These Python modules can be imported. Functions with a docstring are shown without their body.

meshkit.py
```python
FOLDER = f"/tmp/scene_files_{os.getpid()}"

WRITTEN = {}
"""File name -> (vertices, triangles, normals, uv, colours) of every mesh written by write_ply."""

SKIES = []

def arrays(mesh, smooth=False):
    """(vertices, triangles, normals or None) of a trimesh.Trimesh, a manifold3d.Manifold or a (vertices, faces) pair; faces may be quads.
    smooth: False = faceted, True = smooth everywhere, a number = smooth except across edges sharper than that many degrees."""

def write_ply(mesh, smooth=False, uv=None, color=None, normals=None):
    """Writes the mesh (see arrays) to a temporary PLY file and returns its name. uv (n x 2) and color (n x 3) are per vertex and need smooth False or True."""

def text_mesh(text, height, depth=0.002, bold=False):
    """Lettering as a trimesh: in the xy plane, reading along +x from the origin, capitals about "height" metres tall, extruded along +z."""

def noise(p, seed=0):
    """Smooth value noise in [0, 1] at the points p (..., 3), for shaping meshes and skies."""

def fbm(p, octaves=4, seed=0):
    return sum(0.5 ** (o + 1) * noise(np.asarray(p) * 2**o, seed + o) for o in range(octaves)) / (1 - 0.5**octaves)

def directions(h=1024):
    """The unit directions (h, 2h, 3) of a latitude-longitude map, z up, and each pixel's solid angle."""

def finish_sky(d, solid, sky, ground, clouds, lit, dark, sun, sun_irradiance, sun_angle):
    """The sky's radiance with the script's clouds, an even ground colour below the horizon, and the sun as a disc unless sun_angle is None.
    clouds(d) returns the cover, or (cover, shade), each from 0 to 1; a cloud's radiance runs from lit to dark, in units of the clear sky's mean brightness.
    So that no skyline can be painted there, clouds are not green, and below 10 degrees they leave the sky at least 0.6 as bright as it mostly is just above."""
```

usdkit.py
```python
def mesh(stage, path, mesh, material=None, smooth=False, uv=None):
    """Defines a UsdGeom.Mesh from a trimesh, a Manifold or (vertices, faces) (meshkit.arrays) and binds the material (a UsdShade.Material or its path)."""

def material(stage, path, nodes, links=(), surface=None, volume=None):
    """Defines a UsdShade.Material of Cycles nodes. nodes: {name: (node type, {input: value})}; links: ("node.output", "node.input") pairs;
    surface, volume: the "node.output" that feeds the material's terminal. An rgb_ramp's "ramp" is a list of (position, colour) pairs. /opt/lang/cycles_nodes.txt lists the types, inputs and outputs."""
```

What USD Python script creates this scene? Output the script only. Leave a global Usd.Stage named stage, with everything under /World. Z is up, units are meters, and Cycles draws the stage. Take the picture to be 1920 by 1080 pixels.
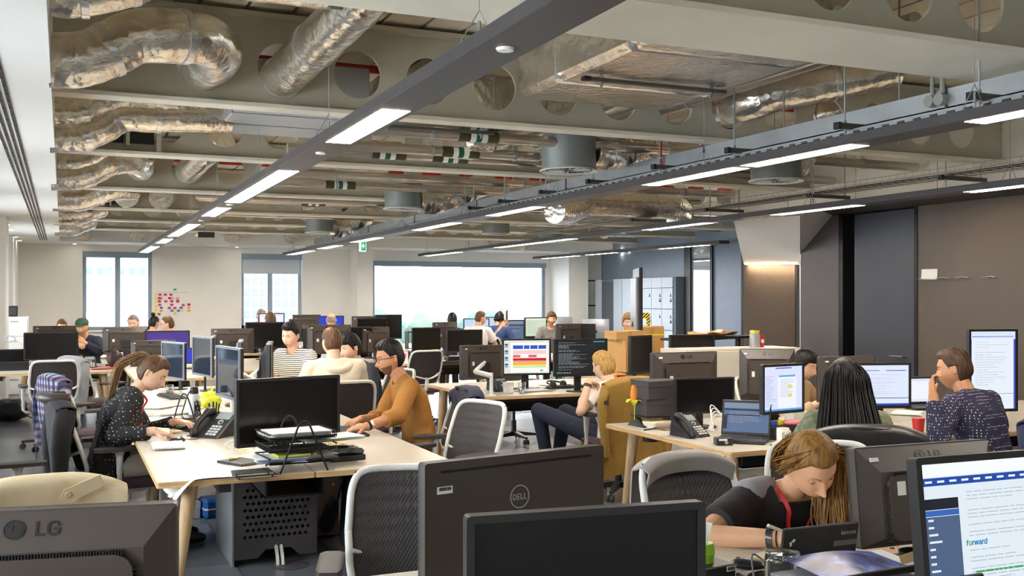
import re, math, random, numpy as np, trimesh, usdkit, meshkit
import manifold3d as m3
from shapely.geometry import Polygon, Point, box as sbox
from shapely import affinity
from pxr import Usd, UsdGeom, UsdLux, UsdShade, Sdf, Gf, Vt
stage = Usd.Stage.CreateInMemory()
UsdGeom.SetStageUpAxis(stage, 'Z'); UsdGeom.SetStageMetersPerUnit(stage, 1.0)
UsdGeom.Xform.Define(stage, '/World'); UsdGeom.Scope.Define(stage, '/World/Looks')
random.seed(7); RNG = np.random.default_rng(7)

# ------------------------------------------------------------------ camera, sky, exposure
F, HOR, CH = 1905.0, 560.0, 1.60            # focal length in pixels of the 1920 wide frame, horizon row, eye height
YAW = math.radians(23.85); S, C = math.sin(YAW), math.cos(YAW)
EXPOSURE = 1.75
SKY = 3.0                                     # bright overcast sky
PANEL = 17.0                                  # ceiling light panels
cam = UsdGeom.Camera.Define(stage, '/World/camera')
cam.CreateHorizontalApertureAttr(36.0); cam.CreateVerticalApertureAttr(20.25)
cam.CreateFocalLengthAttr(36.0 * F / 1920.0)
cam.CreateVerticalApertureOffsetAttr((HOR - 540.0) * 36.0 / 1920.0)
cam.CreateClippingRangeAttr(Gf.Vec2f(0.05, 2000))
cam.CreateExposureAttr(EXPOSURE)
cx = UsdGeom.Xformable(cam); cx.AddTranslateOp().Set(Gf.Vec3d(0, 0, CH)); cx.AddRotateXYZOp().Set(Gf.Vec3f(90, 0, -math.degrees(YAW)))

def lin(*c):
    c = np.array(c, float) / 255.0
    return tuple(np.where(c <= 0.04045, c / 12.92, ((c + 0.055) / 1.055) ** 2.4))
dome = UsdLux.DomeLight.Define(stage, '/World/sky')
dome.CreateIntensityAttr(1.0)
skym = usdkit.material(stage, '/World/Looks/sky_mat', {
    'tc': ('texture_coordinate', {}), 'map': ('mapping', {'scale': (1, 1, 3)}),
    'n': ('noise_texture', {'scale': 2.5, 'detail': 5, 'roughness': .6}),
    'r': ('rgb_ramp', {'ramp': [(.35, (.80, .91, 1.0)), (.62, (1, 1, 1))]}),
    'bg': ('background_shader', {'strength': SKY})},
    [('tc.generated', 'map.vector'), ('map.vector', 'n.vector'), ('n.fac', 'r.fac'), ('r.color', 'bg.color')], surface='bg.background')
UsdShade.MaterialBindingAPI.Apply(dome.GetPrim()).Bind(skym)

# ------------------------------------------------------------------ pixel of the photograph -> point in the room
def az(px, py, zc):
    t = (px - 960.0) / F
    return np.array([zc * (S + t * C), zc * (C - t * S), CH + (HOR - py) * zc / F])
def at(px, py, Y):
    t = (px - 960.0) / F
    k = (S + t * C) / (C - t * S)
    return az(px, py, k * Y * S + Y * C)
def ah(px, py, z): return az(px, py, (CH - z) * F / (py - HOR))

# ------------------------------------------------------------------ materials
MATS = {}
def M(name, rgb=(128, 128, 128), rough=.5, metal=0., bump=None, var=0., vs=6., spec=.5, coat=0., emit=0., sub=0., sheen=0., trans=0., alpha=1., ior=1.5, stretch=None):
    """A principled material with a little procedural variation of tone and relief."""
    if name in MATS: return MATS[name]
    c = lin(*rgb)
    n = {'p': ('principled_bsdf', {'base_color': c, 'roughness': rough, 'metallic': metal, 'specular_ior_level': spec, 'coat_weight': coat, 'sheen_weight': sheen, 'transmission_weight': trans, 'ior': ior, 'alpha': alpha})}
    L = []
    if emit: n['p'][1].update({'emission_color': c, 'emission_strength': emit * (.36 if emit < 3 else 1), 'base_color': tuple(x * .03 for x in c)})
    if var or bump:
        n['tc'] = ('texture_coordinate', {}); n['mp'] = ('mapping', {'scale': stretch or (1, 1, 1)}); L.append(('tc.object', 'mp.vector'))
    if var:
        n['n'] = ('noise_texture', {'scale': vs, 'detail': 4.})
        n['r'] = ('rgb_ramp', {'ramp': [(.3, tuple(x * (1 - var) for x in c)), (.7, tuple(min(1, x * (1 + var)) for x in c))]})
        L += [('mp.vector', 'n.vector'), ('n.fac', 'r.fac'), ('r.color', 'p.base_color')]
    if bump:
        n['bn'] = ('noise_texture', {'scale': bump[0], 'detail': 4.}); n['b'] = ('bump', {'strength': bump[1], 'distance': bump[2] if len(bump) > 2 else .002})
        L += [('mp.vector', 'bn.vector'), ('bn.fac', 'b.height'), ('b.normal', 'p.normal')]
    MATS[name] = usdkit.material(stage, '/World/Looks/' + name, n, L, surface='p.BSDF')
    return MATS[name]
def raw(name, nodes, links, surface='p.BSDF'):
    if name not in MATS: MATS[name] = usdkit.material(stage, '/World/Looks/' + name, nodes, links, surface=surface)
    return MATS[name]
def E(name, rgb, strength): return M(name, rgb, .6, emit=strength)

# ------------------------------------------------------------------ objects
USED = {}
def numbered(parent, name):
    k = USED.get((parent, name), 0); USED[(parent, name)] = k + 1
    return f'{parent}/{name}' if k == 0 else f'{parent}/{name}_{k:03d}'
def tag(path, label=None, cat=None, group=None, kind=None):
    p = stage.GetPrimAtPath(path)
    for k, v in (('label', label), ('category', cat), ('group', group), ('kind', kind)):
        if v: p.SetCustomDataByKey(k, v)
    return path
def xf(path, loc=(0, 0, 0), rot=(0, 0, 0), sc=(1, 1, 1)):
    x = UsdGeom.Xform.Define(stage, path)
    x.AddTranslateOp().Set(Gf.Vec3d(*map(float, loc)))
    if np.ndim(rot) == 0: rot = (0, 0, rot)
    x.AddRotateXYZOp().Set(Gf.Vec3f(*map(float, rot)))
    if np.ndim(sc) == 0: sc = (sc, sc, sc)
    x.AddScaleOp().Set(Gf.Vec3f(*map(float, sc)))
    return path
def thing(name, label, cat, loc=(0, 0, 0), rot=0, group=None, sc=1):
    p = xf(numbered('/World', name), loc, rot, sc)
    return tag(p, label, cat, group)
def tm(m):
    if isinstance(m, MB): return m.mesh()
    if hasattr(m, 'to_mesh'):
        q = m.to_mesh(); return trimesh.Trimesh(np.array(q.vert_properties[:, :3]), np.array(q.tri_verts), process=False)
    return m
def obj(name, mesh, mat, parent='/World', smooth=35, label=None, cat=None, group=None, kind=None):
    p = numbered(parent, name)
    usdkit.mesh(stage, p, tm(mesh), mat, smooth=smooth)
    return tag(p, label, cat, group, kind)
def struct(name, mesh, mat, parent='/World', smooth=False):
    p = obj(name, mesh, mat, parent, smooth)
    if parent == '/World': tag(p, kind='structure')
    return p
def dup(src, label, loc, rot=0, group=None, sc=1, cat=None):
    base = re.sub(r'_\d{3}$', '', src.rsplit('/', 1)[1])
    p = xf(numbered('/World', base), loc, rot, sc)
    prim = stage.GetPrimAtPath(p)
    prim.GetReferences().AddInternalReference(src); prim.SetInstanceable(True)
    was = stage.GetPrimAtPath(src).GetCustomData()
    return tag(p, label, cat or was.get('category'), group or was.get('group'))
PROTO = {}
def place(key, maker, label, loc, rot=0, group=None, sc=1, cat=None):
    """The first of a kind is built, the next ones are copies of it."""
    if key not in PROTO:
        PROTO[key] = maker(label, loc, rot, group, sc); return PROTO[key]
    return dup(PROTO[key], label, loc, rot, group, sc, cat)

# ------------------------------------------------------------------ mesh building
def R3(rx=0, ry=0, rz=0):
    return trimesh.transformations.euler_matrix(*[math.radians(a) for a in (rx, ry, rz)], 'sxyz')
def frame_to(d):
    d = np.asarray(d, float); d = d / np.linalg.norm(d)
    a = np.array([0, 0, 1.]) if abs(d[2]) < .9 else np.array([1., 0, 0])
    u = np.cross(a, d); u /= np.linalg.norm(u); v = np.cross(d, u)
    return u, v, d
def sweep(path, r, n=10, cap=True, flat=1.0):
    """A tube along a polyline; r a number or one per point; flat squashes it across."""
    P = np.asarray(path, float); k = len(P); r = np.broadcast_to(np.asarray(r, float), k)
    T = np.gradient(P, axis=0); T /= np.linalg.norm(T, axis=1)[:, None] + 1e-12
    u, v, _ = frame_to(T[0]); rings = []
    for i in range(k):
        u = u - T[i] * np.dot(u, T[i]); u /= np.linalg.norm(u) + 1e-12; v = np.cross(T[i], u)
        a = np.linspace(0, 2 * np.pi, n, endpoint=False)
        rings.append(P[i] + r[i] * (np.cos(a)[:, None] * u + flat * np.sin(a)[:, None] * v))
    V = np.vstack(rings); f = []
    for i in range(k - 1):
        for j in range(n):
            a, b = i * n + j, i * n + (j + 1) % n
            f += [[a, b, b + n], [a, b + n, a + n]]
    if cap:
        c0, c1 = len(V), len(V) + 1; V = np.vstack([V, P[0], P[-1]])
        for j in range(n):
            f += [[c0, (j + 1) % n, j], [c1, (k - 1) * n + j, (k - 1) * n + (j + 1) % n]]
    return trimesh.Trimesh(V, np.array(f), process=False)
def spline(pts, n=24):
    """Catmull-Rom through the points."""
    P = np.asarray(pts, float); P = np.vstack([2 * P[0] - P[1], P, 2 * P[-1] - P[-2]]); out = []
    m = len(P) - 3
    for i in range(m):
        k = max(2, n // m)
        for t in np.linspace(0, 1, k, endpoint=(i == m - 1)):
            a, b, c, d = P[i:i + 4]
            out.append(.5 * (2 * b + (c - a) * t + (2 * a - 5 * b + 4 * c - d) * t * t + (3 * b - a - 3 * c + d) * t ** 3))
    return np.array(out)
def cham(sx, sy, sz, c=.004):
    h = np.array([sx, sy, sz]) / 2; c = min(c, h.min() * .9); p = []
    for s in np.ndindex(2, 2, 2):
        g = np.array(s) * 2 - 1
        for k in range(3):
            q = h - c; q[k] = h[k]; p.append(g * q)
    return trimesh.convex.convex_hull(np.array(p))
def hull(pts): return trimesh.convex.convex_hull(np.asarray(pts, float))
def rrect(w, h, r, n=4): return sbox(-w / 2 + r, -h / 2 + r, w / 2 - r, h / 2 - r).buffer(r, quad_segs=n)
def ext(poly, d):
    gs = getattr(poly, 'geoms', [poly])
    return trimesh.util.concatenate([trimesh.creation.extrude_polygon(g, d, engine='earcut') for g in gs])
TOXZ = np.array([[1, 0, 0, 0], [0, 0, 1, 0], [0, 1, 0, 0], [0, 0, 0, 1.]])      # xy drawing -> xz wall (y = depth)
def flipfix(m):
    if m.volume < 0: m.invert()
    return m
def extxz(poly, d, y0=0.):
    """Polygon drawn in x, z, extruded along +y from y0."""
    m = ext(poly, d); m.apply_transform(TOXZ); m.invert(); m.apply_translation([0, y0, 0]); return m
def lathe(profile, n=24):
    """(radius, z) pairs turned about z."""
    return trimesh.creation.revolve(np.array(profile, float), sections=n)
class MB:
    def __init__(s): s.m = []
    def add(s, m, T=None, loc=None):
        m = tm(m)
        if T is not None or loc is not None:
            m = m.copy()
            if T is not None: m.apply_transform(T)
            if loc is not None: m.apply_translation(loc)
        s.m.append(trimesh.Trimesh(m.vertices, m.faces, process=False)); return s
    def box(s, c, size, rz=0, ch=None, T=None):
        m = cham(*size, ch) if ch else trimesh.creation.box(size)
        if T is not None: m.apply_transform(T)
        if rz: m.apply_transform(R3(0, 0, rz))
        return s.add(m, loc=c)
    def bb(s, a, b, ch=None):
        a, b = np.minimum(a, b), np.maximum(a, b); return s.box((a + b) / 2, b - a, ch=ch)
    def bar(s, a, b, r, r2=None, n=12):
        return s.add(sweep([a, b], [r, r if r2 is None else r2], n))
    def tube(s, path, r, n=8, **k): return s.add(sweep(path, r, n, **k))
    def mesh(s): return trimesh.util.concatenate(s.m) if len(s.m) > 1 else s.m[0]
def grid(fn, nu, nv, thick=0.):
    """A sheet fn(u, v) -> xyz over the unit square, given thickness."""
    u, v = np.meshgrid(np.linspace(0, 1, nu), np.linspace(0, 1, nv), indexing='ij')
    V = np.asarray(fn(u, v)); V = np.stack(list(V), -1).reshape(-1, 3) if V.shape[0] == 3 else V.reshape(-1, 3)
    i = np.arange(nu * nv).reshape(nu, nv); a, b, c, d = i[:-1, :-1].ravel(), i[1:, :-1].ravel(), i[1:, 1:].ravel(), i[:-1, 1:].ravel()
    f = np.vstack([np.c_[a, b, c], np.c_[a, c, d]])
    if not thick: return trimesh.Trimesh(V, f, process=False)
    n = trimesh.Trimesh(V, f, process=False).vertex_normals; k = len(V)
    rim = np.r_[i[0, :], i[1:, -1], i[-1, -2::-1], i[-2:0:-1, 0]]; q = np.roll(rim, -1)
    f = np.vstack([f, f[:, ::-1] + k, np.c_[rim, rim + k, q + k], np.c_[rim, q + k, q]])
    m = trimesh.Trimesh(np.vstack([V, V - n * thick]), f, process=False)
    return m
def text(s, h, d=.0008, bold=False):
    m = meshkit.text_mesh(s, h, d, bold); m.apply_translation([-m.bounds[:, 0].mean(), 0, 0]); return m
FRONT = np.array([[1, 0, 0, 0], [0, 0, -1, 0], [0, 1, 0, 0], [0, 0, 0, 1.]])     # lettering seen from -y
BACK = np.array([[-1, 0, 0, 0], [0, 0, 1, 0], [0, 1, 0, 0], [0, 0, 0, 1.]])      # lettering seen from +y
def wrinkle(m, amp, scale, seed=0):
    m = tm(m).copy(); n = m.vertex_normals; k = meshkit.fbm(np.asarray(m.vertices) * scale + seed * 7.3, 3, seed) - .5
    m.vertices = m.vertices + n * (k * 2 * amp)[:, None]; return m
# ------------------------------------------------------------------ the room
CEIL, SOF, BEAM = 3.5, 2.70, 2.85
TOP = CEIL + .2
white = M('white_paint', (238, 236, 230), .6, var=.02, vs=2, bump=(60, .05))
cream = M('cream_steel', (226, 216, 192), .5, var=.05, vs=3)
olive = M('beam_paint', (186, 180, 162), .55, var=.06, vs=4, bump=(18, .12, .003))
dark = M('dark_laminate', (98, 87, 78), .42, var=.06, vs=1.5, bump=(300, .04))
slate = M('slate_laminate', (132, 146, 164), .4, var=.04, vs=2)
black = M('black_frame', (24, 23, 24), .4)
charcoal = M('charcoal_metal', (74, 70, 72), .38, .3, var=.05)
steel = M('galvanised_steel', (168, 172, 174), .42, .75, var=.08, vs=5)
wframe = M('window_frame_grey', (150, 168, 184), .45)
red = M('red_pipe_paint', (186, 40, 30), .45)

def wall_holes(u0, u1, z0, z1, holes):
    p = sbox(u0, z0, u1, z1)
    for h in holes: p = p.difference(sbox(*h))
    return p
WY = 22.5
# window openings of the far wall, as X0, z0, X1, z1
WIN = [(.37, .95, 1.71, 2.57), (3.54, .95, 4.86, 2.58), (6.48, .45, 10.88, 2.47)]
struct('wall_far', extxz(wall_holes(-1.8, 12.2, 0, TOP, WIN), .30, WY), white)
# left wall with a row of window bays that light the room from the side
LW = [(y, .7, y + 2.2, 2.55) for y in (-2.2, .6, 3.4, 6.2, 9.0, 11.8, 16.6)]
lw = extxz(wall_holes(-3, WY + .3, 0, TOP, LW), .3, 0); lw.apply_transform(R3(0, 0, 90)); lw.apply_translation([-1.8, 0, 0])
struct('wall_left', lw, white)
struct('wall_back', MB().bb((-2.1, -3.3, 0), (12.2, -3.0, TOP)), white)
struct('wall_right', MB().bb((12.0, 10.9, 0), (12.3, WY + .3, TOP)), slate)
struct('ceiling', MB().bb((-2.1, -3.3, CEIL + .08), (12.3, WY + .3, CEIL + .3)), cream)

glass = raw('window_glass', {'t': ('transparent_bsdf', {'color': (.96, .98, 1.0)}), 'g': ('glossy_bsdf', {'roughness': .02}), 'fr': ('fresnel', {'IOR': 1.45}), 'm': ('mix_closure', {})},
            [('fr.fac', 'm.fac'), ('t.BSDF', 'm.closure1'), ('g.BSDF', 'm.closure2')], 'm.closure')
def window(n, x0, z0, x1, z1, mull, blind=None):
    w = tag(xf(f'/World/window_{n}'), kind='structure')
    fr = MB(); t = .07; y0, y1 = WY + .12, WY + .2
    for a, b in (((x0, z0), (x0 + t, z1)), ((x1 - t, z0), (x1, z1)), ((x0, z1 - t), (x1, z1)), ((x0, z0), (x1, z0 + t))): fr.bb((a[0], y0, a[1]), (b[0], y1, b[1]))
    obj('window_frame', fr, wframe, w, False)
    for x in mull: obj('mullion', MB().bb((x - .05, y0 - .01, z0 + t), (x + .05, y1, z1 - t)), wframe, w, False)
    xs = [x0 + t] + [v for x in mull for v in (x - .05, x + .05)] + [x1 - t]
    for a, b in zip(xs[::2], xs[1::2]): obj('pane', MB().bb((a, WY + .155, z0 + t), (b, WY + .165, z1 - t)), glass, w, False)
    obj('window_sill', MB().bb((x0, WY - .06, z0 - .03), (x1, WY + .13, z0)), white, w, False)
    obj('window_reveal', MB().bb((x0, WY + .02, z1 - .12), (x1, WY + .12, z1)), wframe, w, False)
    if blind: obj('roller_blind', MB().bb((x0 + .03, WY + .06, z1 - blind), (x1 - .05, WY + .066, z1 - .1)).bar((x0 + .03, WY + .06, z1 - blind), (x1 - .05, WY + .06, z1 - blind), .012), M('blind_fabric', (205, 215, 222), .8), w, False)
window(1, *WIN[0], [1.04]); window(2, *WIN[1], [4.17], .42); window(3, *WIN[2], [])
for i, (y0, z0, y1, z1) in enumerate(LW):
    w = tag(xf(f'/World/window_{4 + i}'), kind='structure')
    fr = MB(); X0, X1 = -2.0, -1.92; t = .06
    for a, b in (((y0, z0), (y0 + t, z1)), ((y1 - t, z0), (y1, z1)), ((y0, z1 - t), (y1, z1)), ((y0, z0), (y1, z0 + t))): fr.bb((X0, a[0], a[1]), (X1, b[0], b[1]))
    obj('window_frame', fr, wframe, w, False)
    obj('pane', MB().bb((-1.965, y0 + t, z0 + t), (-1.955, y1 - t, z1 - t)), glass, w, False)

# floor: glossy grey tiles, each its own piece where the photo lets one see them
tilem = []
for k, (a, b) in enumerate(((94, .24), (88, .20), (99, .28), (91, .22))):
    tilem.append(M(f'floor_tile_tone{k}', (a - 2, a, a + 3), b, var=.10, vs=1.3, bump=(9, .03), spec=.6))
fl = struct('floor', MB().bb((-2.1, -3.3, -.3), (12.3, WY + .3, -.012)), M('floor_grout', (70, 72, 74), .6))
TS = .60
for j in range(38):
    y = -.3 + j * TS
    near = 3.0 < y < 14.0
    if near:
        for i in range(15):
            x = -2.05 + i * TS
            obj('floor_tile', MB().box((x + TS / 2, y + TS / 2, -.006), (TS - .004, TS - .004, .012)), tilem[(i * 7 + j * 3 + (i * j) % 5) % 4], fl, False)
rest = MB()
for (a, b) in (((-2.1, -3.3), (12.3, 3.2999)), ((-2.1, 14.1), (12.3, WY)), ((6.95, 3.3), (12.3, 14.1))): rest.bb((*a, -.012), (*b, 0))
tiles_far = raw('floor_tiles_far', {'g': ('geometry', {}), 'mp': ('mapping', {'location': (.05, .3, 0)}),
    'b': ('brick_texture', {'offset': 0., 'squash': 1., 'color1': lin(92, 94, 97), 'color2': lin(88, 90, 94), 'mortar': lin(70, 72, 74), 'scale': 1., 'mortar_size': .002, 'mortar_smooth': .1, 'brick_width': .6, 'row_height': .6}),
    'p': ('principled_bsdf', {'roughness': .23, 'specular_ior_level': .6})},
    [('g.position', 'mp.vector'), ('mp.vector', 'b.vector'), ('b.color', 'p.base_color')])
obj('floor_field', rest, tiles_far, fl, False)

# metal deck of the ceiling: planks with dark joints, running along the room
deck = MB()
for k in range(41):
    x = -.1 + k * .3
    obj('deck_plank', MB().bb((x + .012, -2.9, CEIL), (x + .288, WY, CEIL + .08)), cream, '/World/ceiling', False)
# left bulkhead and soffit
SX = -.055
struct('trim_1', MB().bb((-1.8, -3, SOF), (SX, 21.2, SOF + .03)).bb((SX - .03, -3, SOF + .03), (SX, 21.2, CEIL)), white)
struct('trim_2', MB().bb((-1.8, 21.2, SOF), (12, WY, SOF + .03)).bb((SX, 21.2, SOF + .03), (12, 21.23, CEIL)), white)
for k in range(4):
    x = -.275 - k * .036
    obj('slot_diffuser', MB().bb((x - .009, 0.5, SOF - .004), (x + .009, 21.0, SOF + .002)), black, '/World/trim_1', False)
    mb = MB()
    for j in range(90): mb.box((x, .6 + j * .22, SOF - .004), (.012, .04, .005))
    obj('slot_vane', mb, charcoal, '/World/trim_1', False)
# columns at the left and along the far wall
struct('wall_left_pier', MB().bb((-1.2, 15.2, 0), (-.70, 16.0, SOF)), white)
struct('wall_left_return', MB().bb((-1.8, 19.8, 0), (-.80, WY, SOF)), white)
struct('wall_far_pier', MB().bb((5.95, 21.9, 0), (6.30, WY, SOF)), white)
struct('wall_far_pier', MB().bb((10.98, 21.5, 0), (11.5, WY, SOF)), white)

# right-hand joinery: dark wall, door, black soffit with bulkhead above
RX = 9.3
struct('wall_right_panel', MB().bb((RX, -3, 0), (RX + .2, 7.0, SOF)).bb((RX, 7.0, 0), (RX + .2, 9.10, SOF)), dark)
struct('wall_right_panel', MB().bb((RX, 10.45, 0), (RX + .2, 11.2, SOF)), M('grey_laminate', (98, 93, 92), .42, var=.05, vs=1.5))
struct('wall_right_recess', MB().bb((RX + .25, 9.0, 0), (RX + .35, 10.6, SOF)), black)
d = tag(xf('/World/door_1'), kind='structure')
obj('door_leaf', MB().bb((RX + .02, 9.17, .01), (RX + .07, 10.18, SOF - .02)), M('door_laminate', (78, 80, 88), .35, var=.05, vs=1.5), d, False)
obj('door_frame', MB().bb((RX - .01, 9.10, 0), (RX + .2, 9.15, SOF)).bb((RX - .01, 10.36, 0), (RX + .2, 10.43, SOF)), black, d, False)
obj('door_handle', MB().bar((RX - .05, 9.28, .90), (RX - .05, 9.50, .90), .014).bar((RX + .03, 9.30, .90), (RX - .05, 9.30, .90), .012), M('satin_chrome', (205, 205, 205), .25, 1.), d)
struct('trim_3', MB().bb((8.0, -3, SOF), (RX + .3, 10.98, SOF + .03)), M('soffit_black', (62, 54, 50), .5, var=.05))
bp = MB()
struct('wall_right_bulkhead', MB().bb((8.01, -3, SOF + .03), (RX + .3, 10.98, CEIL)), black)
for k in range(12):
    y0 = -2.7 + k * 1.14
    struct('bulkhead_panel', MB().bb((7.985, y0 + .004, SOF), (8.01, y0 + 1.136, CEIL)), M('bulkhead_paint', (214, 208, 192), .5, var=.03, vs=2), '/World/wall_right_bulkhead')
# raked soffit over the pin board
q = [at(1375, 413, 10.95), at(1500, 404, 9.66), at(1500, 497, 11.78), at(1395, 497, 13.1)]
back_ = [p + np.array([1.0, 0, .6]) for p in q]
struct('trim_4', hull(q + back_), white)
a, b = at(1395, 497, 13.1), at(1490, 497, 11.9)
pin = M('pinboard_felt', (96, 84, 74), .95, bump=(400, .3, .002), var=.12, vs=30)
obj('pin_board', hull([a, b, (a[0], a[1], .1), (b[0], b[1], .1)] + [np.array(v) + (.04, 0, 0) for v in (a, b, (a[0], a[1], .1), (b[0], b[1], .1))]), pin, smooth=False, label='tall dark felt pin board under the raked white soffit', cat='pin board')
struct('trim_5', MB().bb((9.8, 11.22, 0), (10.0, 11.82, 2.2)), white)
struct('trim_6', MB().bb((9.86, 13.15, 0), (11.99, 13.3, SOF)), black)
# right end wall: grey panel, glazed partition, black glazing by the far corner
ww = MB(); ww.bb((11.9, 16.05, 0), (12, 16.95, SOF)); struct('wall_right_slate', ww, M('blue_slate', (116, 130, 152), .35, var=.04))
pt = thing('glass_partition', 'black framed glass partition between the grey lockers and the slate panel', 'partition')
obj('partition_frame', MB().bb((11.86, 17.72, 0), (11.96, 17.95, SOF)).bb((11.86, 16.95, 0), (11.96, 17.02, SOF)).bb((11.88, 16.95, 2.38), (11.94, 17.8, 2.42)), black, pt, False)
obj('pane', MB().bb((11.9, 17.02, 0), (11.915, 17.72, SOF)), raw('reflective_glass', {'d': ('principled_bsdf', {'base_color': lin(150, 165, 178), 'roughness': .3}), 'g': ('glossy_bsdf', {'roughness': .03}), 'm': ('mix_closure', {'fac': .5})}, [('d.BSDF', 'm.closure1'), ('g.BSDF', 'm.closure2')], 'm.closure'), pt, False)
gz = thing('glazed_screen', 'frosted glass screen with black bars at the far corner', 'glass screen')
obj('screen_frame', MB().bb((11.52, 21.7, 0), (11.58, 21.78, SOF)).bb((11.58, 21.72, 2.02), (11.99, 21.76, 2.05)).bb((11.58, 21.72, 1.42), (11.99, 21.76, 1.45)), black, gz, False)
for z0, z1 in ((2.05, SOF), (1.45, 2.02), (0, 1.42)): obj('pane', MB().bb((11.58, 21.73, z0), (11.99, 21.75, z1)), M('frosted_glass', (214, 220, 216), .35), gz, False)

# lockers against the right end wall
lk = thing('locker_bank', 'bank of pale blue lockers with tall doors by the far right wall', 'lockers')
lb = M('locker_blue', (190, 204, 220), .4, var=.02)
obj('carcass', MB().bb((11.72, 18.05, .06), (11.99, 21.49, 2.06)), M('locker_carcass', (120, 132, 148), .5), lk, False)
LZ = [.12, .50, .93, 1.38, 1.83]
tri = M('locker_mark', (40, 46, 58), .5)
for i in range(4):
    y0 = 18.12 + i * .42
    for k in range(4):
        dz0, dz1 = LZ[k], LZ[k + 1]
        dd = obj('locker_door', MB().bb((11.69, y0 + .006, dz0 + .006), (11.72, y0 + .414, dz1 - .006), ch=.004), lb, lk, False)
        t3 = ext(Polygon([(-.03, 0), (.03, 0), (0, .075)]), .003); t3.apply_transform(np.array([[0, 0, -1, 11.689], [1, 0, 0, y0 + .07], [0, 1, 0, dz0 + .26], [0, 0, 0, 1.]]))
        obj('number_mark', t3, tri, dd, False)
        if (i * 3 + k * 5) % 4 != 1: obj('padlock', MB().box((11.675, y0 + .05, dz0 + .17), (.03, .035, .04), ch=.008).add(sweep(spline([(11.675, y0 + .036, dz0 + .185), (11.675, y0 + .036, dz0 + .215), (11.675, y0 + .05, dz0 + .228), (11.675, y0 + .064, dz0 + .215), (11.675, y0 + .064, dz0 + .185)], 12), .004, 6)), M('padlock_metal', (90, 92, 96), .3, .9), dd)
    obj('fascia', MB().bb((11.69, y0 + .004, 1.835), (11.72, y0 + .416, 2.05)), lb, lk, False)
for y0, y1 in ((19.82, 20.22), (20.24, 20.62), (21.2, 21.5)):
    obj('tall_door', MB().bb((11.69, y0, .12), (11.72, y1, 2.05)), lb, lk, False)
obj('recess', MB().bb((11.70, 20.64, .12), (11.715, 21.18, 2.0)), M('recess_grey', (88, 98, 110), .5), lk, False)

# ------------------------------------------------------------------ outside: pale tower blocks and trees in the haze
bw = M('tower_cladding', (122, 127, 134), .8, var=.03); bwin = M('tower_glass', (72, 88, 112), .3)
def tower(label, x0, x1, y, z0, z1, nx, zw, dz, nz, ww, wh, mat, wmat, dark_rows=()):
    t = thing('tower_block', label, 'building')
    obj('facade', MB().bb((x0, y, z0), (x1, y + 14, z1)), mat, t, False)
    dx = (x1 - x0) / nx
    for i in range(nx):
        for k in range(nz):
            obj('window', MB().box((x0 + (i + .5) * dx, y - .02, zw + (k + .5) * dz), (dx * ww, .12, dz * wh)), dark_rows.get(k, wmat) if dark_rows else wmat, t, False)
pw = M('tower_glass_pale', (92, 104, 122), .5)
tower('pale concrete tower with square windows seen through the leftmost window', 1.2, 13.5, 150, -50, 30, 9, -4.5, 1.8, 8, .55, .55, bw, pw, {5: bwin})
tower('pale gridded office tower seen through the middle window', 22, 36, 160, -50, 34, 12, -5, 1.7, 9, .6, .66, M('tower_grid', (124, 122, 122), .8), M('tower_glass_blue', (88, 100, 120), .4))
obj('lower_roof', MB().bb((-8, 42, -30), (6, 60, .9)), bw, smooth=False, label='low white roof parapet in front of the left tower', cat='building')
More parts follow.
